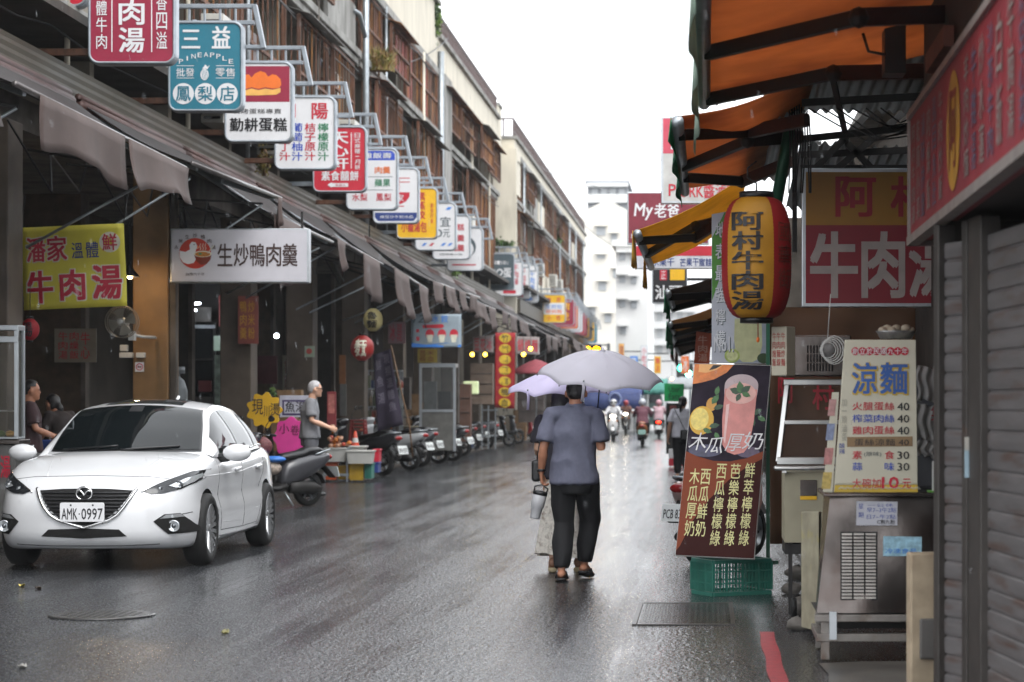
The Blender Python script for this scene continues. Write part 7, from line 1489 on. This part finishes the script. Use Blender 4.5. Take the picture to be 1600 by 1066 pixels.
# produce stand by the old man
Yp = 41.5; pxm = F/Yp; X = lambda px: (px-VX)*Yp/F; Z = lambda py: H-(py-VY)*Yp/F
foam = M('foam_box', '#b9b9b4', .7, var=.05)
def tub(name, label, px0, px1, py0, py1, Y, mat, cat, group=None, dep=.36, taper=.06, lid=False, ribs=0):
    a, b = at(px0, py0, Y), at(px1, py1, Y); m = MB(); w = b.x-a.x; h = a.z-b.z; cx = (a.x+b.x)/2; t = taper*w
    def rg(z, g): return [(cx-w/2+g, Y+g, z), (cx+w/2-g, Y+g, z), (cx+w/2-g, Y+dep-g, z), (cx-w/2+g, Y+dep-g, z)]
    m.rings([[Vector(p) for p in r] for r in (rg(b.z, t), rg(a.z, 0), rg(a.z, .02), rg(a.z-h*.15 if not lid else a.z, .025))], mat, False)
    for k in range(ribs): xx = cx-w/2+w*(k+.5)/ribs; m.bb(xx-.008, xx+.008, Y-.008+t*.5, Y+.01+t, b.z+h*.1, a.z-h*.12, mat)
    m.rings([[Vector(p) for p in r] for r in (rg(a.z-.03, -.012), rg(a.z, -.012), rg(a.z, 0), rg(a.z-.03, 0))], mat, False, closed=True)
    return m.build(name, label=label, cat=cat, group=group, bevel=.006)
ps_ = thing('produce_stand', 'low steel stand carrying white foam boxes beside the old man', 'stand', (X(540), Yp+.2, 0)); m = MB()
for x in (X(508), X(543)):
    for y in (Yp-.05, Yp+.5): m.bb(x-.015, x+.015, y-.015, y+.015, .01, Z(703), galv)
m.bb(X(505), X(546), Yp-.07, Yp-.04, Z(744), Z(740), galv); m.bb(X(505), X(546), Yp+.02, Yp+.52, Z(703)+.001, Z(700), galv); m.build('frame', ps_)
G_F = 'white foam boxes on the produce stand'
tub('foam_box', 'left white foam box on the produce stand', 508, 541, 700, 722, Yp, foam, 'box', G_F, lid=True)
tub('foam_box', 'right white foam box, the larger one, on the produce stand', 541, 582, 704, 725, Yp-.2, foam, 'box', G_F, lid=True)
tub('foam_box', 'shallow white foam tray of greens behind the larger foam box', 545, 570, 697, 704, Yp+.3, foam, 'box', G_F, lid=False)
ylw = M('yellow_crate', '#b8962a', .45, var=.1); tub('crate', 'yellow plastic crate under the larger foam box', 545, 568, 726, 751, Yp-.05, ylw, 'crate', 'yellow crates', ribs=9)
tub('crate', 'yellow plastic crate in shadow left of the other yellow crate', 528, 546, 728, 749, Yp+.2, ylw, 'crate', 'yellow crates', ribs=7)
tub('crate', 'teal plastic crate right of the yellow crates', 569, 581, 724, 748, Yp-.02, grn, 'crate', ribs=5)
tub('bucket', 'orange plastic bucket under the left foam box', 505, 526, 722, 750, Yp+.1, M('orange_bucket', '#c2562a', .45), 'bucket', dep=.25)
tub('bin', 'stacked red over blue bin right of the foam boxes', 583, 592, 702, 722, Yp+.5, red, 'bin'); tub('bin', 'blue bin below the red one right of the foam boxes', 583, 591, 722, 739, Yp+.5, navy, 'bin')
m = MB(); rs = random.Random(8); tom = [M('tomato', '#b0432c', .35), M('carrot', '#c7762f', .5), M('produce_pale', '#b58a70', .5)]
pr = thing('produce_bag', 'clear bags of tomatoes and carrots on the left foam box', 'produce', (X(524), Yp, Z(699)))
for k in range(26): q = V(X(rs.uniform(512, 548)), Yp+rs.uniform(.05, .3), Z(697)+rs.uniform(0, .16)*(1 if k < 18 else .2)); m.ball(q, .04, rs.choice(tom), 8, (.045, .045, .04))
m.build('vegetables', pr, kind='stuff')
def cone(label, px, py0, py1, Y):
    c = thing('traffic_cone', label, 'traffic cone', at(px, py1, Y)); b = at(px, py1, Y); h = at(px, py0, Y).z-b.z; m = MB(); m.lathe([(h*.26, .02), (h*.2, h*.35)], M('cone_orange', '#c9482a', .5), b, n=20, cap=False); m.lathe([(h*.155, h*.62), (h*.06, h), (.001, h)], M('cone_orange', '#c9482a', .5), b, n=20, cap=False); m.box(b+V(0, 0, .015), (h*.6, h*.6, .03), M('cone_orange', '#c9482a', .5)); m.build('cone', c); m = MB(); m.lathe([(h*.2, h*.35), (h*.155, h*.62)], plastic_w, b, n=20, cap=False); m.build('stripe', c)
cone('orange traffic cone with a white stripe behind the foam boxes', 555, 674, 701, Yp+.9)
# purple flag, 120 banner, red strip banner, parasol
pf, PB_ = banner('faded purple flag with a pale vertical inscription leaning on a pole', ((583, 555), (610, 545), (630, 664), (590, 674)), 45, cloth('purple_flag', '#3c3346', .3, rough=.7, var=.1), lambda m, B: [m.text(B, ch, .55, .05+.155*i, .85, .17+.155*i, M('flag_ink', '#76707f', .6), 1.5, .01) for i, ch in enumerate('現撈溫體魚')]+[m.text(B, ch, .12, .08+.22*i, .4, .22+.22*i, M('flag_ink', '#76707f', .6), 1.5, .01) for i, ch in enumerate('鮮魚湯')], wav=.03)
m = MB(); m.tube([at(611, 540, 45), at(640, 668, 45), at(645, 715, 45)], .016, wood, 8); m.build('pole', pf)
def d120(m, B):
    m.text(B, '120', .04, .02, .38, .26, slate, 1.5, .01, slant=.05)
    for u, ch, mt in ((.42, '水', tblue), (.6, '餃', tblue)): m.text(B, ch, u, .03, u+.13, .25, mt, 1.5, .02)
    for k in range(4): m.shape(B, [(.13+.24*k+.085*math.cos(a), .6+.15*math.sin(a)) for a in [2*math.pi*i/16 for i in range(16)]] if k else [(.1, .45), (.16, .45), (.16, .8), (.1, .8)], cherry, 1.3)
    for k in range(1, 4): m.shape(B, [(.13+.24*k-.07, .62), (.13+.24*k+.07, .62), (.13+.24*k+.04, .85), (.13+.24*k-.04, .85)], wch, 1.8)
    m.shape(B, [(.22, .33), (.62, .3), (.66, .36), (.62, .42), (.24, .42)], cherry, 1.4); m.shape(B, [(0.005, .86), (.3, .92), (.7, .86), (.995, .92), (.995, .995), (.005, .995)], tblue, 1.2)
banner('pale blue price banner with 120 and red pictures under the awnings', ((642, 491), (721, 491), (721, 543), (643, 543)), 50, M('banner_pale', '#8d9aa3', .6, var=.06), d120, wav=.006)
def dred(m, B):
    for i, ch in enumerate('竹炭臭豆腐鴨血'):
        v = .07+.143*i; m.shape(B, [(.5+.3*math.cos(a), v+.062*math.sin(a)) for a in [2*math.pi*k/18 for k in range(18)]], M('disc_yellow', '#c9a92e', .5), 1.3); m.text(B, ch, .33, v-.045, .67, v+.045, hk, 2.2, .02)
banner('tall red strip banner with seven yellow discs of black characters', ((774, 520), (805, 520), (804, 639), (773, 637)), 62, cloth('red_banner', '#a8252c', .3, rough=.6), dred, wav=.01)
banner('small white and red cloth banner left of the red strip banner', ((738, 526), (771, 524), (771, 551), (739, 551)), 64, M('banner_rose', '#9a8f8c', .6), lambda m, B: [m.text(B, ch, .08+.3*i, .15, .32+.3*i, .85, cherry, 1.5, .02) for i, ch in enumerate('豆花冰')], wav=.006)
banner('white banner with red characters right of the red strip banner', ((806, 526), (843, 527), (843, 555), (806, 553)), 66, M('banner_rose', '#9a8f8c', .6), lambda m, B: [m.text(B, ch, .08+.3*i, .15, .32+.3*i, .85, cherry, 1.5, .02) for i, ch in enumerate('鍋燒麵')], wav=.006)
def parasol(label, px, py, Y, rad, mat, h0, cat='parasol'):
    o = thing('parasol', label, cat, (at(px, py, Y).x, Y, 0)); x = at(px, py, Y).x; m = MB(); zt = at(px, py, Y).z
    m.grid(lambda u, v: Vector((x+rad*v*math.cos(2*math.pi*u)*(1-.05*abs(math.sin(4*2*math.pi*u/2))*v), Y+rad*v*math.sin(2*math.pi*u)*(1-.05*abs(math.sin(4*2*math.pi*u/2))*v), zt-h0*v**1.3)), 32, 6, mat); c = m.build('canopy', o); c.modifiers.new('t', 'SOLIDIFY').thickness = .01
    m = MB(); m.cyl((x, Y, 0), (x, Y, zt), .025, galv, 8); m.build('pole', o)
    for k in range(8): a = 2*math.pi*k/8; m = MB(); m.tube([(x, Y, zt-.03), (x+rad*math.cos(a), Y+rad*math.sin(a), zt-h0-.02)], .01, galv, 5); m.build('rib', o)
parasol('faded red market parasol behind the lavender umbrella', 838, 562, 76, .95, cloth('red_parasol', '#a8505a', .4, rough=.7), .48)
for i, (x, y) in enumerate(((738, 554), (758, 554), (818, 554), (829, 545))):
    m = MB(); c = at(x, y, 60); m.ball(c, .055, M('amber_bulb', '#ffcf3a', .3, emit=8), 10); m.tube([c+V(0, 0, .05), c+V(0, 0, .7)], .006, black, 5); m.build('bulb', label=('first amber bulb left of the red strip banner', 'second amber bulb left of the red strip banner', 'lower amber bulb right of the red strip banner', 'upper amber bulb right of the red strip banner')[i], cat='bulb', group='amber bulbs under the awnings')
# display cabinet, rack, boxes under the awnings around the 120 banner
cb = thing('display_cabinet', 'tall steel and glass display cabinet behind the parked scooters', 'cabinet', at(683, 690, 54)); m = MB()
for x in (655, 708): rc(m, x, 572, x+4, 705, 54, alu, .06)
rc(m, 655, 568, 712, 574, 54-.01, alu, .5); rc(m, 659, 640, 708, 644, 54, alu, .4); m.build('frame', cb); m = MB(); rc(m, 659, 644, 708, 704, 54.02, M('cabinet_panel', '#6f6e6a', .4, .4, var=.15), .4); rc(m, 662, 596, 682, 640, 54.05, M('cab_white', '#9b9b99', .5), .1); rc(m, 684, 612, 705, 640, 54.05, M('cab_dark', '#2f2b29', .5), .1); m.build('shelf_box', cb); m = MB(); rc(m, 659, 575, 708, 640, 54.0, glass('cab_glass', '#8a8f90', .15), .01); m.build('glass', cb)
rk_ = thing('steel_rack', 'thin steel rack standing before the red strip banner', 'rack', at(762, 700, 63)); m = MB()
for x in (752, 762, 773): rc(m, x, 634, x+2, 702, 63, galv, .04); rc(m, x, 640, x+2, 698, 63.5, galv, .04)
for y in (640, 660, 680): rc(m, 752, y, 775, y+2, 63, galv, .5)
m.build('frame', rk_)
for i, (x0, y0, x1, y1, Y, c_, lab) in enumerate(((718, 600, 735, 690, 60, '#5a4034', 'brown cupboard left of the steel rack'), (735, 568, 770, 632, 66, '#6f5f52', 'pale brown stall back behind the amber bulbs'), (810, 590, 850, 660, 80, '#4d4440', 'dark stall box under the red parasol'), (600, 590, 640, 640, 56, '#3a332e', 'dark cupboard behind the purple flag'), (545, 580, 556, 660, 52, '#3a3530', 'dark door leaf behind the traffic cone'))):
    m = MB(); rc(m, x0, y0, x1, y1, Y, M('box_'+c_, c_, .6, var=.2, scale=4), .4); a, b = at(x0, y0, Y), at(x1, y1, Y)
    for k in range(1, 4): m.bb(a.x+.02, b.x-.02, Y-.02, Y-.004, b.z+(a.z-b.z)*k/4-.01, b.z+(a.z-b.z)*k/4+.01, dark)
    m.build('cupboard', label=lab, cat='cupboard', bevel=.01)
m = MB(); c = at(374*1, 590, 1) if 0 else at(736, 606, 61); m.box(c, (.4, .3, .35), M('lit_screen', '#c6d3a6', .4, emit=.25)); m.build('lit_box', label='small glowing pale green box under the amber bulbs', cat='light box', bevel=.03)
# plants up on the facades
def plant(name, label, px, py, Y, rx, rz, n, size, mats, droop=0, grass=False, seed=1):
    o = thing(name, label, 'plant', at(px, py+rz, Y), 'plants growing on the facades'); c = at(px, py, Y); k = Y/F; rs = random.Random(seed); m = MB()
    if grass:
        for _ in range(n):
            b = c+Vector((rs.gauss(0, .3)*rx*k, rs.gauss(0, .25)*rx*k, -rz*k*.7)); d = Vector((rs.gauss(0, .5), rs.gauss(0, .5), 1)).normalized(); L = k*rz*rs.uniform(.9, 1.9); t = b+d*L*.6; e = t+Vector((d.x*L*.5, d.y*L*.5, rs.uniform(-.3, .35)*L)); w = Vector((.012, .004, 0)); m.add([b-w, b+w, t+w*.8, t-w*.8, e], [(0, 1, 2, 3), (3, 2, 4)], rs.choice(mats))
    else: leaves(m, c, (rx*k, rx*k*.8, rz*k), n, size, mats, 14, rs, droop)
    m.build('foliage', o); m = MB(); m.tube([c-V(0, 0, rz*k*1.0), c-V(0, 0, rz*k*.2), c+Vector((rx*k*.2, 0, rz*k*.4))], [.03, .02, .008], wood, 6)
    for a in (-.5, .6): m.tube([c-V(0, 0, rz*k*.4), c+Vector((a*rx*k, 0, rz*k*.3))], [.015, .006], wood, 5)
    m.build('stem', o)
dry = [M('dry_grass', '#8a7a3c', .6, var=.2), M('olive_grass', '#66682f', .6, var=.2), M('brown_grass', '#7a5a34', .6, var=.2)]
plant('grass_clump', 'dry yellow green grass clump growing on a balcony edge', 592, 92, 51.5, 24, 27, 900, .1, dry, grass=True)
plant('tree', 'leafy green tree spilling over the roof parapet', 668, 26, 64, 22, 46, 2600, .11, leafm, seed=4)
plant('shrub', 'small green shrub above the dark slate sign', 778, 384, 84, 22, 10, 700, .13, leafm, seed=5)
plant('shrub', 'green vine hanging on the long cream shophouse', 868, 372, 110, 8, 26, 500, .16, [leafm[2], leafm[0]], 1.5, seed=6)
plant('shrub', 'small bush on the cream shophouse balcony', 838, 348, 104, 10, 8, 300, .14, leafm, seed=7)
plant('shrub', 'green leaves below the hanging signs beside the awnings', 705, 425, 66, 12, 8, 300, .12, leafm, seed=8)
plant('vine', 'dry pale vine hanging at the awning edge under the juice sign', 413, 255, 37, 14, 20, 420, .06, dry, 1.2, seed=9)
plant('vine', 'dry pale vine on the second balcony of the red shophouse', 640, 150, 60, 6, 40, 400, .09, dry, 2, seed=10)
plant('potted_plant', 'small leafy plant at the doorway behind the scooter signs', 424, 618, 37, 10, 10, 200, .06, leafm, seed=11)
# ---------------------------------------------------------------- far end: tarps, stalls, walkers
def stall(label, x0, x1, y0, y1, Y, mat, dep=4, name='market_tent', drop=.6):
    a, b = at(x0, y0, Y), at(x1, y1, Y); o = thing(name, label, 'tent', ((a.x+b.x)/2, Y, 0)); m = MB()
    m.grid(lambda u, v: Vector((a.x+(b.x-a.x)*u, Y+dep*(1-abs(2*v-1))*0+dep*v, b.z+(a.z-b.z)*math.sin(math.pi*v)**.8-.05*math.sin(u*math.pi*4)**2)), 16, 8, mat)
    m.grid(lambda u, v: Vector((a.x+(b.x-a.x)*u, Y-.02-.03*math.sin(u*30)*v, b.z-drop*v)), 30, 2, mat); c = m.build('canopy', o); c.modifiers.new('t', 'SOLIDIFY').thickness = .01
    for x in (a.x+.05, b.x-.05):
        for y in (Y, Y+dep): m = MB(); m.cyl((x, y, 0), (x, y, b.z), .035, galv, 8); m.build('pole', o)
    return o
bt = stall('big blue tarpaulin tent with a pale ring emblem at the end of the street', 893, 1003, 598, 616, 112, cloth('blue_tarp', '#3d4c80', .25, rough=.6), drop=.85)
RP = face(940, 605, 980, 640, 111.9, .01); m = MB(); m.tube([RP(961+9*math.cos(a), 624+10*math.sin(a), 1) for a in [2*math.pi*k/24 for k in range(24)]], .05, M('ring_print', '#8290b8', .5), 5, closed=True); m.build('emblem', bt)
stall('turquoise awning tent right of the blue tarpaulin tent', 990, 1042, 590, 606, 118, cloth('turq_tarp', '#5fa79a', .35, rough=.6), drop=.35)
stall('pale pink awning tent left of the blue tarpaulin tent', 868, 905, 600, 612, 100, cloth('pink_tarp', '#9c6a70', .35, rough=.6), drop=.4)
stall('small white canopy at the far right end of the street', 1040, 1090, 588, 600, 125, cloth('white_tarp', '#a9adb0', .35, rough=.6), drop=.3)
tk_ = thing('van', 'small dark green van parked under the turquoise tent', 'van', at(1016, 660, 122)); a, b = at(1000, 612, 122), at(1036, 660, 122); m = MB()
m.slab([(a.x, 122, .35), (b.x, 122, .35), (b.x, 122, a.z-.55), (b.x-.12, 122, a.z), (a.x+.12, 122, a.z), (a.x, 122, a.z-.55)], V(0, 3.6, 0), M('van_green', '#3e5a55', .35, coat=.4)); m.build('body', tk_, .06)
m = MB(); m.bb(a.x+.18, b.x-.18, 121.97, 121.99, a.z-.62, a.z-.12, wing); m.build('windscreen', tk_)
for s in (a.x+.2, b.x-.2): wheel(tk_, V(s, 122.6, .32), .32, .2, 5, galv, 1); m = MB(); m.ball((s, 121.97, .75), .1, plastic_w, 10, (.12, .04, .09)); m.build('headlight', tk_)
walk = [(873, 668, '#9c8f88', '#2a2a30', 1.6, 'walker in a beige top just left of the grey umbrella handle'), (885, 672, '#3a3d45', '#23242a', 1.68, 'walker in dark clothes behind the man in slate'), (906, 671, '#35363c', '#1f1f24', 1.72, 'walker in a black jacket right of the slate man\'s head'), (917, 674, '#8b9a5a', '#2c2c33', 1.66, 'walker in an olive vest under the blue tarpaulin'), (928, 670, '#4a4550', '#2a2830', 1.62, 'walker in a dark purple top near the blue tarpaulin'), (850, 676, '#8d4a4a', '#2a2a30', 1.58, 'walker in a dull red top by the lavender umbrella'), (1044, 664, '#b0a8ae', '#3a3a44', 1.6, 'walker in pale grey beyond the green delivery sign')]
for i, (px, py, c1, c2, h_, lab) in enumerate(walk):
    q = gp(px, py); sgn = 1 if i % 2 else -1; o, _ = figure(lab, None, 0, stand(h_, knL=(-.09, .1*sgn, .47), anL=(-.09, -.12*sgn, .11), toL=(-.1, .05-.12*sgn, .03), anR=(.09, .16*sgn, .09), toR=(.1, .33 if sgn > 0 else .0, .03)), dict(skin=skin2, shirt=M('walk_'+c1, c1, .85), trousers=M('walkt_'+c2, c2, .85), hair=hairb, shoe=black), vox=.03, group='walkers at the far end'); put(o, q, 0 if i % 3 else math.pi)
# ---------------------------------------------------------------- ironwork on the road
ir = M('cast_iron', '#3a3938', .2, .1, var=.25, scale=12, bump=.4, bscale=40)
q = gp(160, 962); mh = thing('manhole_cover', 'round iron manhole cover in the road before the white car', 'manhole cover', (q.x, q.y, 0)); m = MB(); m.lathe([(.36, .001), (.36, .010), (.33, .012), (.001, .012)], ir, q, n=40)
for k in range(-5, 6):
    for l in range(-5, 6):
        if math.hypot(k, l) < 5: m.box(q+V(k*.058, l*.058, .0125), (.03, .03, .003), ir)
m.build('lid', mh)
a, b = gp(1000, 948), gp(1140, 977); cv = thing('drain_cover', 'rectangular checkered drain cover set in the road before the green crate', 'drain cover', ((a.x+b.x)/2, (a.y+b.y)/2, 0)); x0, x1, y0, y1 = -.46, .15, b.y, a.y+.2
m = MB(); m.bb(x0, x1, y0, y1, .001, .007, ir); rs = random.Random(2)
for i in range(15):
    for j in range(int((y1-y0)/.04)): m.box((x0+.02+.04*i+.02*(j % 2), y0+.03+.04*j, .0072), (.024, .008, .002), ir, R(35 if j % 2 else -35))
m.build('plate', cv); m = MB(); steel_ = M('worn_frame', '#4a4745', .35, .5, var=.2)
for (p, r_) in ((( x0-.02, (y0+y1)/2), (.03, y1-y0+.06)), ((x1+.02, (y0+y1)/2), (.03, y1-y0+.06)), (((x0+x1)/2, y0-.02), (x1-x0, .03)), (((x0+x1)/2, y1+.02), (x1-x0, .03))): m.box((p[0], p[1], .006), (r_[0], r_[1], .009), steel_)
m.build('frame', cv)
# thin overhead wire
m = MB(); m.tube([at(600, 140, 70), at(800, 250, 100), at(960, 300, 140)], .015, black, 4); m.tube([at(690, 180, 80), at(860, 265, 110), at(985, 312, 150)], .015, black, 4); m.build('overhead_wire', label='thin overhead wires crossing the pale sky at the left', cat='wire')
# ---------------------------------------------------------------- goods stacked under the left arcade
rs8 = random.Random(21); G_A = None
def goods(kind, label, px, py, Y, **k):
    """py is the photo row of the thing's foot"""
    p = at(px, py, Y); p.z = max(.1, p.z); n = kind; c = [M('goods_%d' % i, h, .6, var=.15) for i, h in enumerate(('#7a6a55', '#4d5a60', '#8a4a3c', '#6b7158', '#9a937f', '#3f4a6a'))]
    if kind == 'carton_stack':
        t = thing(n, label, 'cartons', p); z = p.z
        for i in range(k.get('n', 4)):
            w, d, h = rs8.uniform(.4, .55), rs8.uniform(.3, .4), rs8.uniform(.22, .34); m = MB(); m.box((p.x+rs8.uniform(-.04, .04), p.y, z+h/2), (w, d, h-.004), M('carton', '#86694a', .8, var=.15, scale=5), rs8.uniform(-.1, .1)); m.build('carton', t, .006); z += h
    elif kind == 'stool_stack':
        t = thing(n, label, 'stools', p); col = k['mat']
        for i in range(4):
            z = p.z+.07*i; m = MB(); m.bb(p.x-.15, p.x+.15, p.y-.15, p.y+.15, z+.42, z+.45, col)
            for sx in (-1, 1):
                for sy in (-1, 1): m.bar((p.x+sx*.17, p.y+sy*.17, z+.0), (p.x+sx*.13, p.y+sy*.13, z+.42), .03, .03, col)
            m.build('stool', t, .006)
    elif kind == 'gas_cylinder':
        m = MB(); m.lathe([(.001, 0), (.15, .0), (.16, .04), (.16, .75), (.11, .9), (.05, .95), (.05, 1.0), (.12, 1.0), (.12, 1.1), (.001, 1.1)], M('gas_steel', '#6f7476', .5, .3, dirt='#6b3f2c', damt=.3), p, n=20); m.build(n, label=label, cat='gas cylinder')
    elif kind == 'shelf_rack':
        t = thing(n, label, 'shelf', p); m = MB()
        for sx in (-.4, .4):
            for sy in (0, .4): m.bb(p.x+sx-.02, p.x+sx+.02, p.y+sy, p.y+sy+.03, p.z, p.z+1.8, galv)
        for i in range(5): m.bb(p.x-.42, p.x+.42, p.y, p.y+.43, p.z+.1+.42*i, p.z+.13+.42*i, galv)
        m.build('frame', t); m = MB()
        for i in range(4):
            x = p.x-.36
            while x < p.x+.34:
                w = rs8.uniform(.06, .16); h = rs8.uniform(.12, .33)
                if rs8.random() < .5: m.lathe([(.001, 0), (w*.45, 0), (w*.45, h*.7), (w*.2, h*.85), (w*.2, h), (.001, h)], rs8.choice(c), (x+w/2, p.y+.15, p.z+.131+.42*i), n=10)
                else: m.box((x+w/2, p.y+.16, p.z+.131+.42*i+h/2), (w*.9, .2, h), rs8.choice(c))
                x += w+.01
        m.build('goods', t, kind='stuff')
    elif kind == 'menu_sheet':
        m = MB(); w, h = k.get('w', .5), k.get('h', .7); m.box((p.x, p.y, p.z), (w, .02, h), M('sheet_'+k['c'], k['c'], .6, var=.1)); o = m.build(n, label=label, cat='menu'); P = Panel((0, 0, 10, 14), V(p.x-w/2, p.y-.012, p.z+h/2), V(p.x+w/2, p.y-.012, p.z+h/2), V(p.x-w/2, p.y-.012, p.z-h/2), .003); m = MB()
        for i, s_ in enumerate(k['t']): m.col(P, s_, 1+8*i/len(k['t']), 1.2, 1+8*(i+.8)/len(k['t']), 12.8, k['ink'], 1, .01)
        m.build('lettering', o)
    elif kind == 'tub_stack':
        t = thing(n, label, 'tubs', p)
        for i in range(3): m = MB(); m.lathe([(.001, .0), (.2, 0), (.25, .2), (.262, .2), (.262, .23), (.24, .23), (.001, .05)], rs8.choice(c), p+V(rs8.uniform(-.03, .03), 0, .2*i), n=20); m.build('tub', t)
goods('menu_sheet', 'pale menu sheet hanging in the dark behind the yellow banner', 118, 540, 33.2, c='#8b857a', t=('牛肉湯', '肉燥飯', '牛心'), ink=cherry, w=.62, h=.5)
goods('gas_cylinder', 'grey gas cylinder beside the ochre pillar behind the white car', 276, 690, 33)
goods('menu_sheet', 'dull red menu sheet on the second pillar', 388, 500, 37.55, c='#7c4038', t=('鴨肉羹', '炒米粉'), ink=fady, w=.34, h=.8)
goods('carton_stack', 'stack of brown cartons behind the pink sign', 450, 705, 40, n=4)
goods('menu_sheet', 'cream menu sheet between the dark red poster and the third pillar', 458, 585, 44.5, c='#a39a84', t=('魯麵', '米粉', '肉圓'), ink=fadr, w=.42, h=.75)
goods('stool_stack', 'stack of red plastic stools behind the produce stand', 560, 706, 46, mat=M('stool_red', '#8e2f2b', .45))
goods('tub_stack', 'stack of plastic tubs between the purple flag and the cabinet', 640, 705, 56)
goods('shelf_rack', 'goods shelf in shade behind the purple flag', 598, 700, 52)
goods('carton_stack', 'brown cartons stacked left of the display cabinet', 648, 700, 58, n=5)
goods('stool_stack', 'stack of blue plastic stools beside the steel rack', 728, 700, 65, mat=M('stool_blue', '#36537e', .45))
goods('menu_sheet', 'yellow menu sheet above the display cabinet', 668, 556, 57, c='#a8923c', t=('臭豆腐', '米血'), ink=fadr, w=.5, h=.35)
goods('menu_sheet', 'pink menu sheet hanging right of the cream paper lantern', 620, 520, 52, c='#99747a', t=('冰', '豆花'), ink=cherry, w=.4, h=.5)
goods('carton_stack', 'cartons beyond the red strip banner under the awnings', 815, 690, 84, n=4)
# hanging cables under the awnings
m = MB(); rr8 = random.Random(4)
for k in range(7):
    y0 = 24+3.2*k; m.tube([(-7.5, y0, 4.5), (-7.2, y0+.6, 3.9-rr8.uniform(0, .5)), (-7.45, y0+1.4, 4.3), (-7.4, y0+2.4, 4.0-rr8.uniform(0, .4)), (-7.5, y0+3.2, 4.5)], .012, black, 5)
m.build('cable_bundle', label='black cables looping under the brown awnings on the left', cat='cables', kind='stuff')
# overhead wires over the street end
m = MB()
for (a, b, sag) in ((at(770, 210, 84), at(1000, 330, 150), .5), (at(790, 235, 88), at(1040, 420, 150), .9), (at(560, 90, 50), at(700, 60, 66), .4)):
    m.tube([a+(b-a)*(k/10)-V(0, 0, sag*4*(k/10)*(1-k/10)) for k in range(11)], .014, black, 4)
m.build('overhead_wire', label='slack overhead wires in front of the far towers', cat='wire', kind='stuff')
# small signs crowding the far end
for i, (x0, y0, x1, y1, Y, mt, s_, ink_, lab) in enumerate(((1044, 500, 1060, 534, 72, cherry, '滷肉', white, 'small red sign hanging beyond the black sign on the right'), (1064, 556, 1077, 584, 92, orange, '冰', white, 'small orange sign below the far right awnings'), (1022, 556, 1033, 584, 118, yellow, '麵店', red, 'small yellow sign over the turquoise tent'), (1001, 540, 1012, 582, 119, white, '小吃店', red, 'narrow white sign with red characters on the white far building'), (966, 536, 976, 580, 119, peach, '旅社', maroon, 'tan vertical sign on the narrow white far building'), (984, 556, 997, 578, 119, tblue, '藥', white, 'small blue sign on the narrow white far building'), (944, 566, 957, 590, 148, green, '茶', white, 'small green sign on the cream gabled building'), (921, 560, 932, 592, 148, M('rose_print', '#c98a94', .5), '花店', maroon, 'rose coloured vertical sign on the cream gabled building'), (868, 574, 888, 590, 104, red, '水果', yellow, 'small red fruit sign over the pink awning tent'))):
    def fd(m, P, x0=x0, y0=y0, x1=x1, y1=y1, s_=s_, ink_=ink_):
        w = x1-x0
        if y1-y0 > w: m.col(P, s_, x0+w*.2, y0+2, x1-w*.2, y1-2, ink_, 2, .02)
        else: m.row(P, s_, x0+2, y0+3, x1-2, y1-3, ink_, 2, .02)
    fsign('shop_sign', lab, x0, y0, x1, y1, Y, mt, fd)
for i, (x, y, Y, lab) in enumerate(((1078, 530, 66, 'bright white bulb under the far right awning'), (1050, 592, 108, 'warm bulb low over the far stalls right of the green sign'), (1090, 598, 70, 'orange bulb low behind the drinks board'))):
    m = MB(); c = at(x, y, Y); m.ball(c, .07, M('bulb_%d' % i, ('#fff4e4', '#ffb56a', '#ff9a4a')[i], .3, emit=9), 10); m.tube([c+V(0, 0, .06), c+V(0, 0, .7)], .008, black, 5); m.build('bulb', label=lab, cat='bulb')
# litter on the wet road
for i, (px, py, c, lab) in enumerate(((34, 917, '#b5a24a', 'yellow leaf on the wet road before the white car'), (60, 921, '#4d3d2a', 'dark brown leaf beside the yellow one before the car'), (34, 1044, '#8d8a84', 'crumpled pale paper scrap on the road at the lower left'), (352, 990, '#6f6a3f', 'olive leaf on the road right of the manhole cover'))):
    p = gp(px, py); m = MB(); r8 = random.Random(i); m.grid(lambda u, v: p+Vector(((u-.5)*.05*math.sin(math.pi*(.1+.8*v)), (v-.5)*.09, .007+.02*abs(u-.5)+.01*math.sin(v*5+i))), 4, 5, M('litter_'+c, c, .5, var=.2)); o = m.build('leaf' if 'leaf' in lab else 'paper_scrap', label=lab, cat='leaf' if 'leaf' in lab else 'litter'); o.modifiers.new('t', 'SOLIDIFY').thickness = .002
# falling rain
rm = M('rain_drop', '#d6dade', .1, spec=.8, alpha=.3); m = MB(); r9 = random.Random(9)
for k in range(520):
    Y = r9.uniform(7, 30); x = at(r9.uniform(-20, 1620), r9.uniform(0, 900), Y); L = r9.uniform(.012, .035); d = V(.12*L, 0, -L); w = .0011
    m.add([x+V(-w, 0, 0), x+V(w, 0, 0), x+d+V(w, 0, 0), x+d+V(-w, 0, 0), x+d*.5+V(0, w, 0)], [(0, 1, 4), (1, 2, 4), (2, 3, 4), (3, 0, 4)], rm)
m.build('rain', kind='stuff')
# rainy air
hz = bpy.data.materials.new('rain_haze'); hz.use_nodes = True; hn = hz.node_tree; hn.nodes.remove(hn.nodes['Principled BSDF']); pv = hn.nodes.new('ShaderNodeVolumePrincipled')
pv.inputs['Color'].default_value = (.93, .95, .98, 1); pv.inputs['Density'].default_value = .00032; hn.links.new(pv.outputs[0], hn.nodes['Material Output'].inputs['Volume'])
m = MB(); m.bb(-60, 60, -6, 262, -1, 32, hz); m.build('haze', kind='stuff')
bpy.context.view_layer.update()
